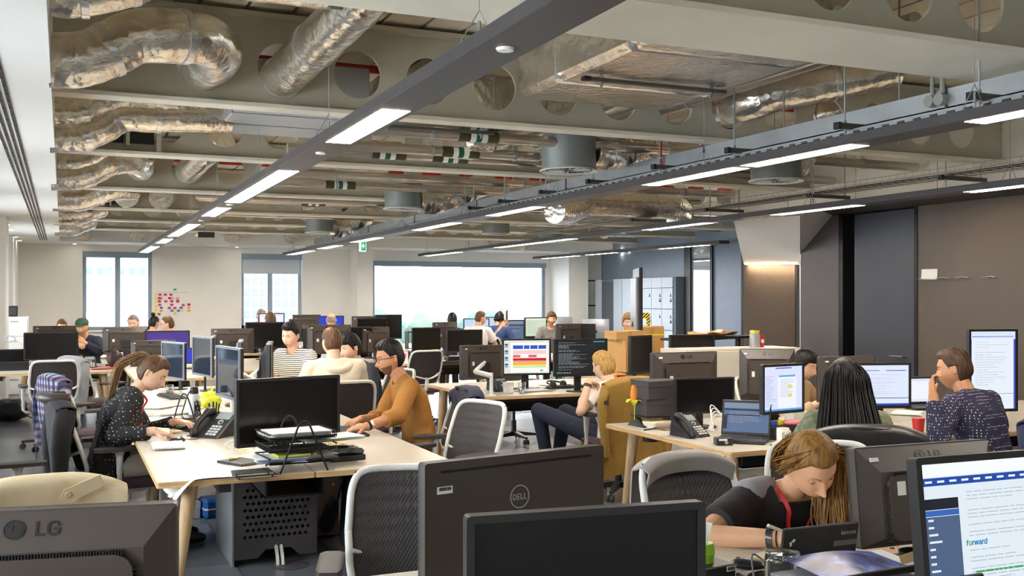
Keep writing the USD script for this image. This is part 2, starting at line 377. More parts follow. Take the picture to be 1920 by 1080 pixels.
leafm = [M(f'hazy_foliage{k}', c, .9, var=.15, vs=.3) for k, c in enumerate(((66, 88, 70), (62, 86, 80), (76, 94, 76)))]
rt = np.random.default_rng(3)
ORD = ['first', 'second', 'third', 'fourth', 'fifth', 'sixth', 'seventh', 'eighth', 'ninth', 'tenth']
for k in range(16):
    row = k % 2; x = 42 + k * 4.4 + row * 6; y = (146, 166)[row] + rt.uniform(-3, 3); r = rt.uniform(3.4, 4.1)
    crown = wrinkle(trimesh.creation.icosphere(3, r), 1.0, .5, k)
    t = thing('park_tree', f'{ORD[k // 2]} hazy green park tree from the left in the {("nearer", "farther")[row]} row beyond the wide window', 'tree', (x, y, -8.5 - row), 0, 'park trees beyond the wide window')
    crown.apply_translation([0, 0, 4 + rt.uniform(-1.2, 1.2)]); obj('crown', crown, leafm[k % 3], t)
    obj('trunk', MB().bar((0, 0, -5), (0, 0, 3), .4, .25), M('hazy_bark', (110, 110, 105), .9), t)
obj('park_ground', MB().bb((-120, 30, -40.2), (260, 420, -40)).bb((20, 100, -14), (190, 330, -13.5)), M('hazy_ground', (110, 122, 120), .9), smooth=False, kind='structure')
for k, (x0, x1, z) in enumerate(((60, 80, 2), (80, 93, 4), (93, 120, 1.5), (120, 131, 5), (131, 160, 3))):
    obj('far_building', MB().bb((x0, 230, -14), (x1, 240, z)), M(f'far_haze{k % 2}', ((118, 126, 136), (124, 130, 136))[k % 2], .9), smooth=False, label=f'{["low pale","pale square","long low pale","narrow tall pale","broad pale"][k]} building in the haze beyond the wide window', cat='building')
# ------------------------------------------------------------------ cellular beams
def beam(y, x1, flw, holes, label, bot=BEAM, cov=None):
    b = thing('cellular_beam', label, 'beam', group='steel ceiling beams')
    zt, zb = CEIL - .06, bot + .03
    p = sbox(-.09, zb, x1, zt)
    for hx, hz, r in holes: p = p.difference(Point(hx, hz).buffer(r, quad_segs=10))
    obj('web', extxz(p, .022, y - .011), olive, b, False)
    obj('bottom_flange', MB().bb((-.09, y - flw / 2, bot), (x1, y + flw / 2, bot + .03), ch=.004), M('flange_paint', (228, 221, 202), .5, var=.04, vs=3), b, False)
    obj('top_flange', MB().bb((-.09, y - .1, CEIL - .06), (x1, y + .1, CEIL - .03)), olive, b, False)
    return b
HOLES = [(.825 + .512 * k, 3.135, .165) for k in range(14)]
beam(3.98, 7.97, .60, [(x + .1, 3.2, .17) for x, _, _ in HOLES], 'nearest wide-flanged steel beam at the top right')
beam(6.81, 7.97, .16, HOLES, 'second steel beam with round holes, first to cross the whole view')
beam(9.46, 7.97, .2, HOLES, 'third steel beam, behind the big hanging drum diffuser')
beam(12.56, 11.9, .2, [(.825 + .512 * k, 3.135, .165) for k in range(21)], 'fourth steel beam, behind the second drum diffuser')
beam(15.36, 11.9, .2, [(.825 + .512 * k, 3.1, .165) for k in range(21)], 'fifth steel beam, third from the far wall')
beam(17.63, 11.9, .2, [(.825 + .512 * k, 3.1, .165) for k in range(21)], 'sixth steel beam, second from the far wall')
beam(19.95, 11.9, .2, [(.825 + .512 * k, 3.1, .165) for k in range(21)], 'farthest steel beam, nearest the far wall windows')

# ------------------------------------------------------------------ linear lights
glow = E('led_panel', (255, 243, 229), PANEL)
lbody = M('light_housing', (70, 67, 68), .4, .2)
def strip(x, y0, y1, panels, label):
    t = thing('linear_light', label, 'ceiling light', group='long suspended linear lights')
    z = 2.5; w = .104
    obj('housing', MB().bb((x - w, y0, z), (x + w, y1, z + .055), ch=.004), lbody, t, False)
    for a, b in panels:
        obj('light_panel', MB().bb((x - .071, a, z - .0015), (x + .071, b, z + .002)), glow, t, False)
    y = y0 + 1.0
    while y < y1:
        obj('hanger_wire', MB().bar((x, y, z + .05), (x, y, z + .16), .006, n=6).bar((x - .09, y, z + .05), (x, y, z + .2), .0025, n=5).bar((x + .09, y, z + .05), (x, y, z + .2), .0025, n=5).bar((x, y, z + .2), (x, y, CEIL), .002, n=5), steel, t)
        y += 2.4
    for s in (3.35, 6.2, 9.95, 12.1, 15.7):
        if y0 < s < y1: obj('sensor', MB().add(lathe([(0, 0), (.03, .002), (.035, .012), (0, .014)], 16), loc=(x, s, z - .012)), white, t)
    return t
strip(1.455, .2, 21.2, [(4.66, 5.78), (7.17, 8.34), (8.40, 9.77), (10.35, 11.5), (12.8, 14.05), (14.1, 15.4), (16.1, 17.4), (18.5, 19.8), (19.85, 21.1)], 'leftmost long dark linear light, its panels nearest the camera')
strip(4.27, .4, 21.2, [(1.2, 2.4), (2.6, 3.8), (4.62, 5.67), (5.76, 6.95), (9.0, 10.2), (11.3, 12.75), (14.5, 15.9), (16.9, 18.2), (19.0, 20.9)], 'second long linear light from the left, below the grey steel channel')
strip(7.02, 2.5, 20.6, [(5.2, 6.3), (7.6, 8.85), (10.1, 11.5), (13.6, 15.0), (15.1, 16.5), (18.4, 20.3)], 'third long linear light from the left, in front of the white bulkhead')
strip(9.9, 13.8, 21.0, [(14.3, 15.7), (17.4, 18.5), (19.0, 20.6)], 'short linear light at the right by the lockers')
struct('trim_7', MB().bb((8.3, 9.4, 2.2), (8.36, 12.2, 2.215)), white) if False else None
cove = thing('cove_light', 'slim warm light bar along the raked soffit above the pin board', 'light')
a, b = at(1403, 494, 12.98), at(1498, 492, 11.75)
obj('light_bar', MB().bar(a + (-.04, 0, 0), b + (-.04, 0, 0), .022, n=8), E('cove_glow', (255, 226, 186), 34), cove)
obj('bar_clip', MB().bar((a + b) / 2 + (-.04, 0, 0), (a + b) / 2 + (.05, 0, .04), .012), steel, cove)

def downlight(p, label, strength, rgb=(255, 214, 150), g=None):
    t = thing('downlight', label, 'downlight', p, group=g)
    obj('trim_ring', lathe([(.034, .004), (.048, .0), (.05, .004), (.034, .006)], 20), M('chrome_ring', (220, 190, 130), .2, 1.), t)
    obj('lens', lathe([(0, .002), (.034, .002), (.034, .005), (0, .005)], 20), E(f'spot_glow_{int(strength)}', rgb, strength), t)
for k, (x, y, s) in enumerate(((1737, 371, 60), (1792, 364, 110), (1848, 357, 12))):
    q = ah(x, y, SOF) if False else az(x, y, (SOF - CH) * F / (HOR - y)); q[2] = SOF - .006
    downlight(q, ('left of the three warm downlights in the black soffit', 'brightest middle downlight in the black soffit', 'right dim downlight in the black soffit')[k], s)
for k, (x, y) in enumerate(((14, 421), (21, 431), (30, 444), (37, 451), (140, 457), (444, 463))):
    q = az(x, y, (SOF - CH) * F / (HOR - y)); q[2] = SOF - .006
    downlight(q, ('first small downlight in the white left soffit', 'second small downlight in the white left soffit', 'third small downlight in the white left soffit', 'fourth small downlight of the white left soffit', 'small downlight above the leftmost window', 'small downlight between the two narrow windows')[k], 25, (255, 244, 225))
for k, (x, y) in enumerate(((1164, 472), (1180, 471), (1195, 470))):
    q = az(x, y, (SOF - CH) * F / (HOR - y)); q[2] = SOF - .006
    downlight(q, f'{("left", "middle", "right")[k]} of three tiny downlights above the far lockers', 25)

# ------------------------------------------------------------------ drum diffusers
drum_m = M('drum_grey', (132, 138, 136), .38, .35, var=.03)
def drum(label, loc, rot, group, sc):
    t = thing('drum_diffuser', label, 'air diffuser', loc, rot, group, sc)
    obj('drum', lathe([(0, .33), (.235, .33), (.235, .02), (.228, .02), (.225, .05), (0, .05)], 40), drum_m, t)
    obj('rim', lathe([(.20, .012), (.255, .0), (.258, .008), (.235, .024), (.2, .02)], 40), M('diffuser_rim', (206, 208, 206), .4), t)
    obj('dark_plate', lathe([(0, .016), (.205, .016), (.205, .022), (0, .022)], 32), black, t)
    for k in range(16):
        v = MB(); v.box((.125, 0, 0), (.13, .012, .01), T=R3(35, 0, 0)); m = v.mesh(); m.apply_transform(R3(0, 0, k * 22.5)); m.apply_translation([0, 0, .012])
        obj('swirl_vane', m, M('diffuser_vane', (170, 172, 170), .4), t, False)
    for k in range(3):
        a = k * 2.1 + .4; obj('hanger_rod', MB().bar((.2 * math.cos(a), .2 * math.sin(a), .3), (.2 * math.cos(a), .2 * math.sin(a), .79), .005, n=6), steel, t)
    return t
for k, (px, py, l) in enumerate(((1067, 322, 'largest grey drum air diffuser hanging between the second and third beams'), (757, 393, 'grey drum air diffuser hanging in front of the fourth beam'), (600, 437, 'small far grey drum diffuser above the middle window'),
        (1455, 341, 'grey drum air diffuser at the right, below the short light'), (930, 440, 'small far drum diffuser above the wide window'), (1034, 454, 'farthest drum diffuser, near the lockers'))):
    q = az(px, py, (2.70 - CH) * F / (HOR - py)); q[2] = 2.70
    place('drum', drum, l, q, k * 11, 'hanging drum air diffusers')

# ------------------------------------------------------------------ foil-wrapped ducts and pipes
foil = raw('crinkled_foil', {'tc': ('texture_coordinate', {}), 'n': ('noise_texture', {'scale': 7., 'detail': 5., 'roughness': .55, 'distortion': 1.8}),
    'v': ('voronoi_texture', {'scale': 20., 'feature': 'f1'}), 'mx': ('mix_float', {'fac': .35}), 'b': ('bump', {'strength': .5, 'distance': .022}),
    'r': ('rgb_ramp', {'ramp': [(.3, lin(226, 216, 198)), (.7, lin(248, 243, 234))]}),
    'p': ('principled_bsdf', {'metallic': .95, 'roughness': .19})},
    [('tc.object', 'n.vector'), ('tc.object', 'v.vector'), ('n.fac', 'mx.a'), ('v.distance', 'mx.b'), ('mx.result', 'b.height'), ('b.normal', 'p.normal'), ('n.fac', 'r.fac'), ('r.color', 'p.base_color')])
pipe_m = M('foil_pipe', (214, 206, 194), .24, .92, bump=(30, .2, .004), var=.05)
tape = M('foil_tape', (232, 232, 232), .2, .9)
def duct(label, pts, r, n=40, name='foil_duct', amp=.010, cat='duct', mat=None, bands=True):
    t = thing(name, label, cat)
    P = spline([at(*p) for p in pts], n); 
    m = sweep(spline([at(*p) for p in pts], n * 2), r, 30); m = wrinkle(m, amp * .8, 9, len(label)); m = wrinkle(m, amp * .6, 22, len(label) + 3)
    obj('sleeve', m, mat or foil, t, 60)
    if bands:
        for f in (.25, .55, .85):
            i = int(f * (len(P) - 2)); obj('tape_band', sweep([P[i], P[i] + (P[i + 1] - P[i]) / np.linalg.norm(P[i + 1] - P[i]) * .035], r + .007, 22), tape, t, 60)
    return t
duct('big S-shaped foil duct at top left curling through the second beam', [(88, 112, 5.75), (150, 112, 5.75), (205, 92, 5.75), (255, 70, 5.75), (320, 68, 5.75), (385, 76, 5.85), (408, 100, 6.15), (385, 124, 6.6), (372, 138, 7.3)], .142, 64)
duct('foil duct cut by the top edge of the photo at the left', [(80, -28, 5.0), (150, -22, 5.0), (230, -40, 5.0), (330, -62, 5.0), (640, -30, 5.0)], .13, 40)
duct('straight foil duct sloping up from a round hole in the second beam', [(512, 160, 7.3), (532, 142, 6.75), (590, 85, 6.0), (650, 25, 5.4), (730, -60, 4.8)], .135, 40)
duct('upper foil duct of the left pair behind the second beam', [(92, 214, 8.2), (145, 212, 8.2), (185, 196, 8.2), (225, 184, 8.2), (300, 188, 8.2), (445, 200, 8.3)], .125, 40)
duct('lower foil duct of the left pair behind the second beam', [(92, 259, 8.2), (150, 257, 8.2), (195, 240, 8.2), (228, 220, 8.2), (290, 221, 8.2), (430, 222, 8.25)], .110, 40)
duct('upper foil duct of the left pair behind the third beam', [(95, 306, 10.8), (140, 306, 10.8), (172, 298, 10.8), (205, 288, 10.8), (280, 290, 11)], .11, 30)
duct('lower foil duct of the left pair, curling through the fourth beam', [(95, 335, 10.8), (150, 333, 10.8), (185, 318, 10.8), (215, 305, 10.8), (255, 307, 11), (268, 316, 11.8), (264, 324, 13)], .115, 36)
duct('short foil duct through the fourth beam left of the linear light', [(420, 262, 11.0), (385, 288, 11.3), (362, 310, 11.8), (352, 322, 12.4), (350, 326, 13.4)], .14, 16)
duct('foil duct at the left behind the fourth beam', [(98, 370, 13.7), (145, 370, 13.7), (180, 360, 13.7), (210, 350, 13.7), (250, 350, 13.9)], .17, 24)
duct('foil duct at the left behind the fifth beam', [(100, 401, 16.2), (140, 401, 16.2), (165, 393, 16.2), (190, 386, 16.3)], .17, 20)
duct('foil duct at the left behind the sixth beam', [(102, 425, 18.6), (132, 425, 18.6), (152, 418, 18.6), (170, 412, 18.7)], .16, 20)
for k, (x, y, Y) in enumerate(((237, 367, 15.2), (302, 371, 15.2))):
    duct(f'{("left", "right")[k]} foil duct end bulging through the fifth beam', [(x, y, Y - .5), (x, y, Y), (x, y, Y + .8)], .16, 10, bands=False)
for k, x in enumerate((153, 259, 433, 547, 624, 928, 980, 1050, 1060)):
    if k > 6: continue
    y = 436 + (x - 150) * .0175 + (k > 4) * 6
    duct(f'foil duct stub {("first", "second", "third", "fourth", "fifth", "sixth", "seventh")[k]} from the left in the far grey fascia', [(x, y, 20.9), (x, y, 21.0), (x, y, 21.5)], .155, 10, name='duct_stub', bands=False)
duct('foil duct pushing right through the second beam above the second linear light', [(1352, 206, 7.4), (1372, 202, 6.9), (1400, 194, 6.5), (1460, 176, 6.3), (1560, 155, 6.1), (1680, 128, 5.9)], .135, 44)
duct('foil duct at the right behind the grey steel channel', [(1515, 222, 7.6), (1545, 214, 7.3), (1610, 200, 7.1), (1700, 190, 7.0), (1800, 178, 6.9)], .125, 36)
duct('flexible foil duct feeding the largest drum diffuser', [(1108, 284, 7.85), (1150, 288, 7.9), (1190, 272, 8.0), (1235, 252, 8.2)], .135, 30, amp=.016)
duct('long foil duct behind the largest drum diffuser', [(1150, 285, 8.9), (1200, 290, 8.9), (1300, 292, 8.9), (1420, 300, 8.9)], .13, 30)
duct('flexible foil duct feeding the second drum diffuser', [(785, 377, 12.0), (820, 378, 12.0), (865, 362, 12.0), (905, 346, 12.1)], .15, 30, amp=.016)
duct('flexible foil duct feeding the small far drum diffuser', [(620, 424, 16.9), (640, 428, 16.9), (665, 416, 17), (690, 405, 17)], .15, 20)
duct('flexible foil duct beside the right drum diffuser', [(1470, 310, 7.7), (1490, 312, 7.7), (1505, 298, 7.7), (1515, 270, 7.7)], .12, 20, amp=.014)
duct('long foil duct with a rounded elbow above the third linear light', [(1020, 372, 11.4), (1080, 378, 11.4), (1180, 384, 11.4), (1250, 388, 11.4), (1278, 396, 11.6), (1270, 408, 12)], .16, 36)
duct('low foil duct with a bulging end left of the pin board', [(1040, 398, 10.6), (1060, 400, 10.9), (1085, 392, 11.3), (1110, 375, 11.6)], .13, 20, bands=False)
duct('foil duct at the top right corner of the photo', [(1840, -70, 4.6), (1880, -20, 4.9), (1920, 20, 5.1), (1990, 60, 5.2)], .15, 24)
duct('round foil duct beside the farthest drum diffuser', [(1040, 440, 18), (1052, 436, 18), (1062, 425, 18.2)], .16, 14, bands=False)

def rect_duct(label, a, b, sub=5, amp=.012, name='rectangular_duct'):
    t = thing(name, label, 'duct')
    m = cham(*(np.array(b) - np.array(a)), .05)
    for _ in range(sub): m = m.subdivide() if len(m.faces) < 9000 else m
    m.apply_translation((np.array(a) + np.array(b)) / 2); m = wrinkle(m, amp, 5, len(label)); m = wrinkle(m, amp * .5, 17, 2)
    obj('wrap', m, foil, t, 60); d = np.array(b) - np.array(a); c = (np.array(a) + np.array(b)) / 2; k = int(np.argmax(d[:2]))
    for f in (-.25, .2):
        s = d + .012; s[k] = .05; cc = c.copy(); cc[k] += f * d[k]; obj('tape_band', MB().box(cc, s, ch=.05), tape, t, False)
    return t
rect_duct('wide rectangular foil duct in the top middle, right of the near linear light', (2.95, 4.5, 3.02), (4.15, 6.6, 3.42))
rect_duct('rectangular foil duct just behind the second beam', (2.15, 7.1, 2.98), (3.35, 8.2, 3.3))
rect_duct('upright foil-wrapped box between the pipes and the largest drum diffuser', (3.25, 8.3, 2.9), (3.55, 9.0, 3.3))
rect_duct('rectangular foil duct in front of the fourth beam', (2.25, 10.2, 2.98), (3.3, 11.4, 3.25))
rect_duct('small rectangular foil duct in front of the sixth beam', (3.1, 15.8, 2.98), (4.3, 16.8, 3.25))
sheet = M('sheet_steel', (186, 188, 190), .4, .6, var=.04)
fcu = thing('fan_coil_unit', 'flat grey steel fan coil box behind the second beam', 'air unit')
obj('casing', MB().bb((1.15, 7.2, 2.98), (2.05, 8.7, 3.28), ch=.01), sheet, fcu, False)
for y in (7.7, 8.2): obj('casing_joint', MB().bb((1.14, y, 2.975), (2.06, y + .02, 3.285)), steel, fcu, False)
gr = thing('vent_grille', 'black two-panel grille set in the third beam at the left', 'vent')
for x0 in (.28, .53): obj('grille_panel', MB().bb((x0, 9.40, 2.95), (x0 + .2, 9.44, 3.2)), black, gr, False)
obj('grille_frame', MB().bb((.5, 9.38, 2.93), (.53, 9.45, 3.22)).bb((.75, 9.38, 2.88), (.79, 9.45, 3.3)), olive, gr, False)
gr = thing('vent_grille', 'black two-panel grille set in the fifth beam at the far left', 'vent')
for x0 in (.42, .62): obj('grille_panel', MB().bb((x0, 15.28, 2.92), (x0 + .17, 15.33, 3.2)), black, gr, False)
obj('grille_frame', MB().bb((.60, 15.26, 2.90), (.62, 15.34, 3.22)).bb((.81, 15.26, 2.88), (.85, 15.34, 3.3)), olive, gr, False)

green = M('label_green', (20, 96, 66), .5); brown = M('label_brown', (64, 62, 36), .5); wht = M('label_white', (235, 235, 228), .5)
def pipe(label, a, b, r, mat=None, name='insulated_pipe', lab=None, cat='pipe'):
    t = thing(name, label, cat); a, b = np.array(a, float), np.array(b, float); n = max(3, int(np.linalg.norm(b - a) / .12))
    m = sweep([a + (b - a) * k / n for k in range(n + 1)], r, 12)
    if mat is None: m = wrinkle(m, .003, 25, len(label))
    obj('pipe_run', m, mat or pipe_m, t, 60); d = (b - a) / np.linalg.norm(b - a)
    for f in (.12, .5, .88):
        q = a + (b - a) * f; obj('pipe_clip', MB().bar(q, q + d * .03, r + .006).bar(q, (q[0], q[1], CEIL), .004, n=5), steel, t)
    for f in (lab or ()):
        q = a + (b - a) * f
        for k, (mm, L) in enumerate(((brown, .10), (wht, .05), (green, .05), (wht, .05), (brown, .10))):
            obj('flow_label', sweep([q, q + d * L], r + .003, 12), mm, t, 60); q = q + d * L
    return t
for k, (x, z, y0, y1) in enumerate(((3.83, 3.13, 4.3, 9.3), (4.02, 3.12, 4.3, 9.3), (4.38, 3.16, 4.3, 9.3), (4.56, 3.17, 4.3, 9.3))):
    pipe(f'{("first", "second", "third", "fourth")[k]} from the left of four parallel foil pipes right of the wide duct', (x, y0, z), (x, y1, z), .052, lab=(.1,) if k == 3 else None)
for k, (y, z, x0, x1, l) in enumerate(((7.75, 2.93, 2.0, 7.9, (.16,)), (8.45, 2.90, 1.9, 4.0, (.55,)), (8.95, 2.92, 1.8, 7.9, (.12, .22)), (10.9, 2.95, 2.0, 7.9, None), (11.6, 2.92, 2.2, 7.9, (.1,)), (13.9, 2.95, 1.6, 11.8, None), (14.5, 2.98, 1.7, 11.8, (.14,)), (16.6, 2.95, 2.0, 11.8, None), (18.8, 2.95, 2.0, 11.8, None))):
    pipe(f'{("nearest", "second", "third", "fourth", "fifth", "sixth", "seventh", "eighth", "ninth")[k]} silver pipe counted from the camera, running across between the beams', (x0, y, z), (x1, y, z), .045, lab=l)
for k, (y, x0, x1) in enumerate(((7.4, .8, 7.9), (10.2, 1.0, 7.9), (13.2, 1.0, 11.5))):
    pipe(f'{("near", "middle", "far")[k]} red sprinkler pipe running across above the beam holes', (x0, y, 3.32), (x1, y, 3.32), .03, red, 'sprinkler_pipe')
rp = thing('red_cable', 'red conduit dropping and curving onto the grey steel channel', 'conduit')
P = spline([at(1239, 240, 7.3), at(1238, 285, 7.3), at(1240, 308, 7.3), at(1252, 320, 7.3), at(1290, 322, 7.1)], 24); obj('conduit', sweep(P, .014, 8), red, rp); obj('conduit_clip', sweep(P[8:10], .02, 8), steel, rp)
pipe('short red sprinkler drop right of the red curved conduit', at(1314, 245, 7.3), at(1315, 288, 7.3), .018, red, 'sprinkler_drop')
pipe('short red sprinkler drop at the right above the channel', at(1675, 150, 7.3), at(1675, 205, 7.3), .022, red, 'sprinkler_drop')

# grey steel channel with perforated tray above the second linear light, and its hangers
ch = thing('steel_channel', 'long grey galvanised steel channel beside the second linear light', 'cable channel')
obj('channel', MB().bb((4.62, 1.0, 2.685), (4.66, 20.3, 2.80)).bb((4.62, 1.0, 2.685), (4.82, 20.3, 2.695)).bb((4.80, 1.0, 2.685), (4.82, 20.3, 2.78)), steel, ch, False)
for k in range(8): obj('channel_joint', MB().bb((4.612, 1.9 + k * 2.4, 2.684), (4.625, 1.915 + k * 2.4, 2.802)), charcoal, ch, False)
pt = thing('perforated_tray', 'narrow perforated cable tray just above the second linear light', 'cable tray')
tray = extxz(sbox(0, 0, .012, .045), 19, 1.2); tray.apply_translation([4.44, 0, 2.60]); obj('tray_side', MB().add(tray).bb((4.44, 1.2, 2.60), (4.58, 20.2, 2.606)), steel, pt, False)
sl = MB()
for k in range(130): sl.box((4.437, 1.35 + k * .12, 2.622), (.006, .05, .012))
obj('tray_slot', sl, charcoal, pt, False, kind='stuff')
def hanger(label, loc, rot, group, sc):
    t = thing('trapeze_hanger', label, 'hanger', loc, rot, group, sc)
    obj('cross_bar', MB().bb((-.09, -.02, 0), (.47, .02, .035)), M('strut_dark', (88, 84, 78), .5, .4), t, False)
    obj('end_cap', MB().bb((-.10, -.024, -.003), (-.075, .024, .038)), black, t, False)
    for x in (-.03, .41): obj('threaded_rod', MB().bar((x, 0, -.06), (x, 0, .86), .006, n=6).bar((x, 0, -.02), (x, 0, -.003), .012, n=6).bar((x, 0, .037), (x, 0, .055), .012, n=6), steel, t)
    return t
for k, (x, y) in enumerate(((1838, 195), (1580, 248), (1384, 293), (1234, 322), (1100, 348), (1010, 367), (945, 384), (880, 396))):
    q = az(x, y, 1.02 * F / (HOR - y)); q = (4.42, q[1], 2.64)
    place('hanger', hanger, f'{("nearest", "second", "third", "fourth", "fifth", "sixth", "seventh", "farthest")[k]} dark strut hanger along the grey steel channel', q, 0, 'strut hangers under the ceiling')
for k, y in enumerate((5.2, 6.9, 8.7, 10.6, 12.4)):
    place('hanger', hanger, f'{("nearest", "second", "third", "fourth", "farthest")[k]} dark strut hanger of the wire basket in front of the bulkhead', (7.42, y, 2.69), 0, 'strut hangers under the ceiling')
place('hanger', hanger, 'dark strut under the wide rectangular foil duct', (3.2, 5.7, 2.985), 0, 'strut hangers under the ceiling', (1.9, 1, .6))
place('hanger', hanger, 'dark strut under the foil duct behind the second beam', (2.35, 7.6, 2.93), 0, 'strut hangers under the ceiling', (1.8, 1, .6))
wt = thing('wire_basket', 'wire basket cable tray running along the white bulkhead', 'cable tray')
wm = M('zinc_wire', (176, 178, 176), .35, .9)
for x, z in ((7.45, 2.81), (7.45, 2.74), (7.55, 2.74), (7.65, 2.74), (7.72, 2.74), (7.72, 2.81)): obj('long_wire', MB().bar((x, 3.0, z), (x, 16.5, z), .003, n=5), wm, wt)
for k in range(135):
    y = 3.05 + k * .1; obj('cross_wire', sweep([(7.45, y, 2.82), (7.45, y, 2.737), (7.72, y, 2.737), (7.72, y, 2.82)], .0028, 4), wm, wt, False)
for k in range(3): obj('cable', sweep(spline([(7.5 + .05 * k, 3 + 1.9 * j, 2.752 + .004 * ((j + k) % 2)) for j in range(8)], 30), .007, 6), black, wt)
cb = thing('conduit_pair', 'two grey conduits with round boxes clipped to the steel channel', 'conduit')
for k, (px, r) in enumerate(((1747, .013), (1766, .016))):
    q = az(px, 203, 1.2 * F / (HOR - 203)); q = np.array([4.605, (4.60 * (C - (px - 960) / F * S)) / (S + (px - 960) / F * C), 2.74])
    obj('conduit', MB().bar(q, q + (0, 0, .7), r), M('conduit_grey', (150, 148, 142), .4), cb)
    obj('round_box', MB().bar(q + (.02, 0, 0), q + (-.035, 0, 0), .036, n=20), M('conduit_grey'), cb)
ex = thing('exit_sign', 'small green and white hanging exit sign above the far wall', 'exit sign', az(680, 472, 17.5), 30)
obj('sign_plate', MB().bb((-.075, -.012, 0), (.075, .012, .22)), E('sign_white', (236, 246, 240), 1.2), ex, False)
obj('green_field', MB().bb((-.045, -.015, .02), (.06, -.011, .2)), E('sign_green', (24, 170, 110), 1.0), ex, False)
obj('arrow_mark', extxz(Polygon([(-.01, .05), (.03, .09), (.03, .11), (-.01, .15), (-.01, .12), (-.03, .12), (-.03, .08), (-.01, .08)]), .003, -.017), E('sign_white', (236, 246, 240), 1.2), ex, False)
obj('hanger_wire', MB().bar((0, 0, .22), (0, 0, 1.1), .004, n=5), steel, ex)
wifi = thing('access_point', 'white square ceiling access point by the near linear light', 'access point', az(383, 443, 17), 0)
obj('body', MB().box((0, 0, .03), (.26, .5, .05), ch=.02), white, wifi, False); obj('lip', MB().box((0, -.26, .01), (.26, .02, .09)), charcoal, wifi, False); obj('rod', MB().bar((0, 0, .05), (0, 0, .7), .005, n=6), steel, wifi)
# ------------------------------------------------------------------ desks
DZ = .73
lam = M('desk_laminate', (192, 183, 166), .38, var=.015, vs=3)
ply = raw('plywood_edge', {'tc': ('texture_coordinate', {}), 'mp': ('mapping', {'scale': (1, 1, 60)}), 'n': ('noise_texture', {'scale': 3., 'detail': 5.}),
    'r': ('rgb_ramp', {'ramp': [(.3, lin(190, 146, 92)), (.5, lin(216, 178, 122)), (.7, lin(228, 196, 146))]}), 'p': ('principled_bsdf', {'roughness': .45})},
    [('tc.object', 'mp.vector'), ('mp.vector', 'n.vector'), ('n.fac', 'r.fac'), ('r.color', 'p.base_color')])
ash = raw('ash_wood', {'tc': ('texture_coordinate', {}), 'mp': ('mapping', {'scale': (26, 26, 1.6)}), 'n': ('noise_texture', {'scale': 2.2, 'detail': 6., 'distortion': .6}),
    'r': ('rgb_ramp', {'ramp': [(.3, lin(196, 160, 116)), (.6, lin(222, 190, 148)), (.8, lin(232, 206, 168))]}), 'p': ('principled_bsdf', {'roughness': .45})},
    [('tc.object', 'mp.vector'), ('mp.vector', 'n.vector'), ('n.fac', 'r.fac'), ('r.color', 'p.base_color')])
BENCHES = []
def bench(label, x0, x1, y0, y1, along, DZ=.73):
    BENCHES.append((x0, x1, y0, y1))
    t = thing('bench_desk', label, 'desk')
    L = (y1 - y0) if along == 'y' else (x1 - x0); n = max(1, round(L / 1.8))
    for k in range(n):
        for h in range(2):
            if along == 'y': a = (x0 + (x1 - x0) * h / 2, y0 + L * k / n); b = (x0 + (x1 - x0) * (h + 1) / 2, y0 + L * (k + 1) / n)
            else: a = (x0 + L * k / n, y0 + (y1 - y0) * h / 2); b = (x0 + L * (k + 1) / n, y0 + (y1 - y0) * (h + 1) / 2)
            w, d = b[0] - a[0] - .002, b[1] - a[1] - .002; c = ((a[0] + b[0]) / 2, (a[1] + b[1]) / 2)
            p = ext(rrect(w, d, .012, 3), .026); p.apply_translation([*c, DZ - .028])
            tp = obj('tabletop', p, ply, t, False)
            q = ext(rrect(w - .004, d - .004, .012, 3), .002); q.apply_translation([*c, DZ - .002]); obj('laminate', q, lam, tp, False)
    xm, ym = (x0 + x1) / 2, (y0 + y1) / 2; cb = MB()
    if along == 'y':
        cb.bb((xm - .16, y0 + .5, .52), (xm + .16, y1 - .4, .53)).bb((xm - .16, y0 + .5, .52), (xm - .15, y1 - .4, .62)).bb((xm + .15, y0 + .5, .52), (xm + .16, y1 - .4, .62))
        be = MB().bb((x0 + .3, y0 + .12, .64), (x0 + .36, y1 - .12, .70)).bb((x1 - .36, y0 + .12, .64), (x1 - .3, y1 - .12, .70))
    else:
        cb.bb((x0 + .5, ym - .16, .52), (x1 - .4, ym + .16, .53)).bb((x0 + .5, ym - .16, .52), (x1 - .4, ym - .15, .62)).bb((x0 + .5, ym + .15, .52), (x1 - .4, ym + .16, .62))
        be = MB().bb((x0 + .12, y0 + .3, .64), (x1 - .12, y0 + .36, .70)).bb((x0 + .12, y1 - .36, .64), (x1 - .12, y1 - .3, .70))
    obj('cable_tray', cb, black, t, False); obj('frame_rail', be, charcoal, t, False)
    m = n + 1
    for k in range(m):
        f = (.13 if k == 0 else L - .13 if k == m - 1 else L * k / n)
        for s in (0, 1):
            if along == 'y':
                top = np.array([(x0 + .17, x1 - .17)[s], y0 + f, DZ - .028]); foot = top + ((-.1, .1)[s], 0, 0)
            else:
                top = np.array([x0 + f, (y0 + .17, y1 - .17)[s], DZ - .028]); foot = top + (0, (-.1, .1)[s], 0)
            foot = foot + ((0, (-.03 if k == 0 else .03 if k == m - 1 else 0), 0) if along == 'y' else ((-.03 if k == 0 else .03 if k == m - 1 else 0), 0, 0)); foot[2] = 0
            lg = obj('leg', MB().bar(top, foot, .038, .022, 16), ash, t)
            obj('leg_bracket', MB().box(top + (0, .035, -.03), (.02, .02, .05)), steel, lg, False)
    return t
bench('nearest bench desk at the bottom of the photo, with the writing woman', -1.1, 3.1, 1.30, 2.85, 'x', .80)
bench('long white bench desk on the left with a plywood front edge facing the camera', .405, 1.915, 5.06, 10.46, 'y')
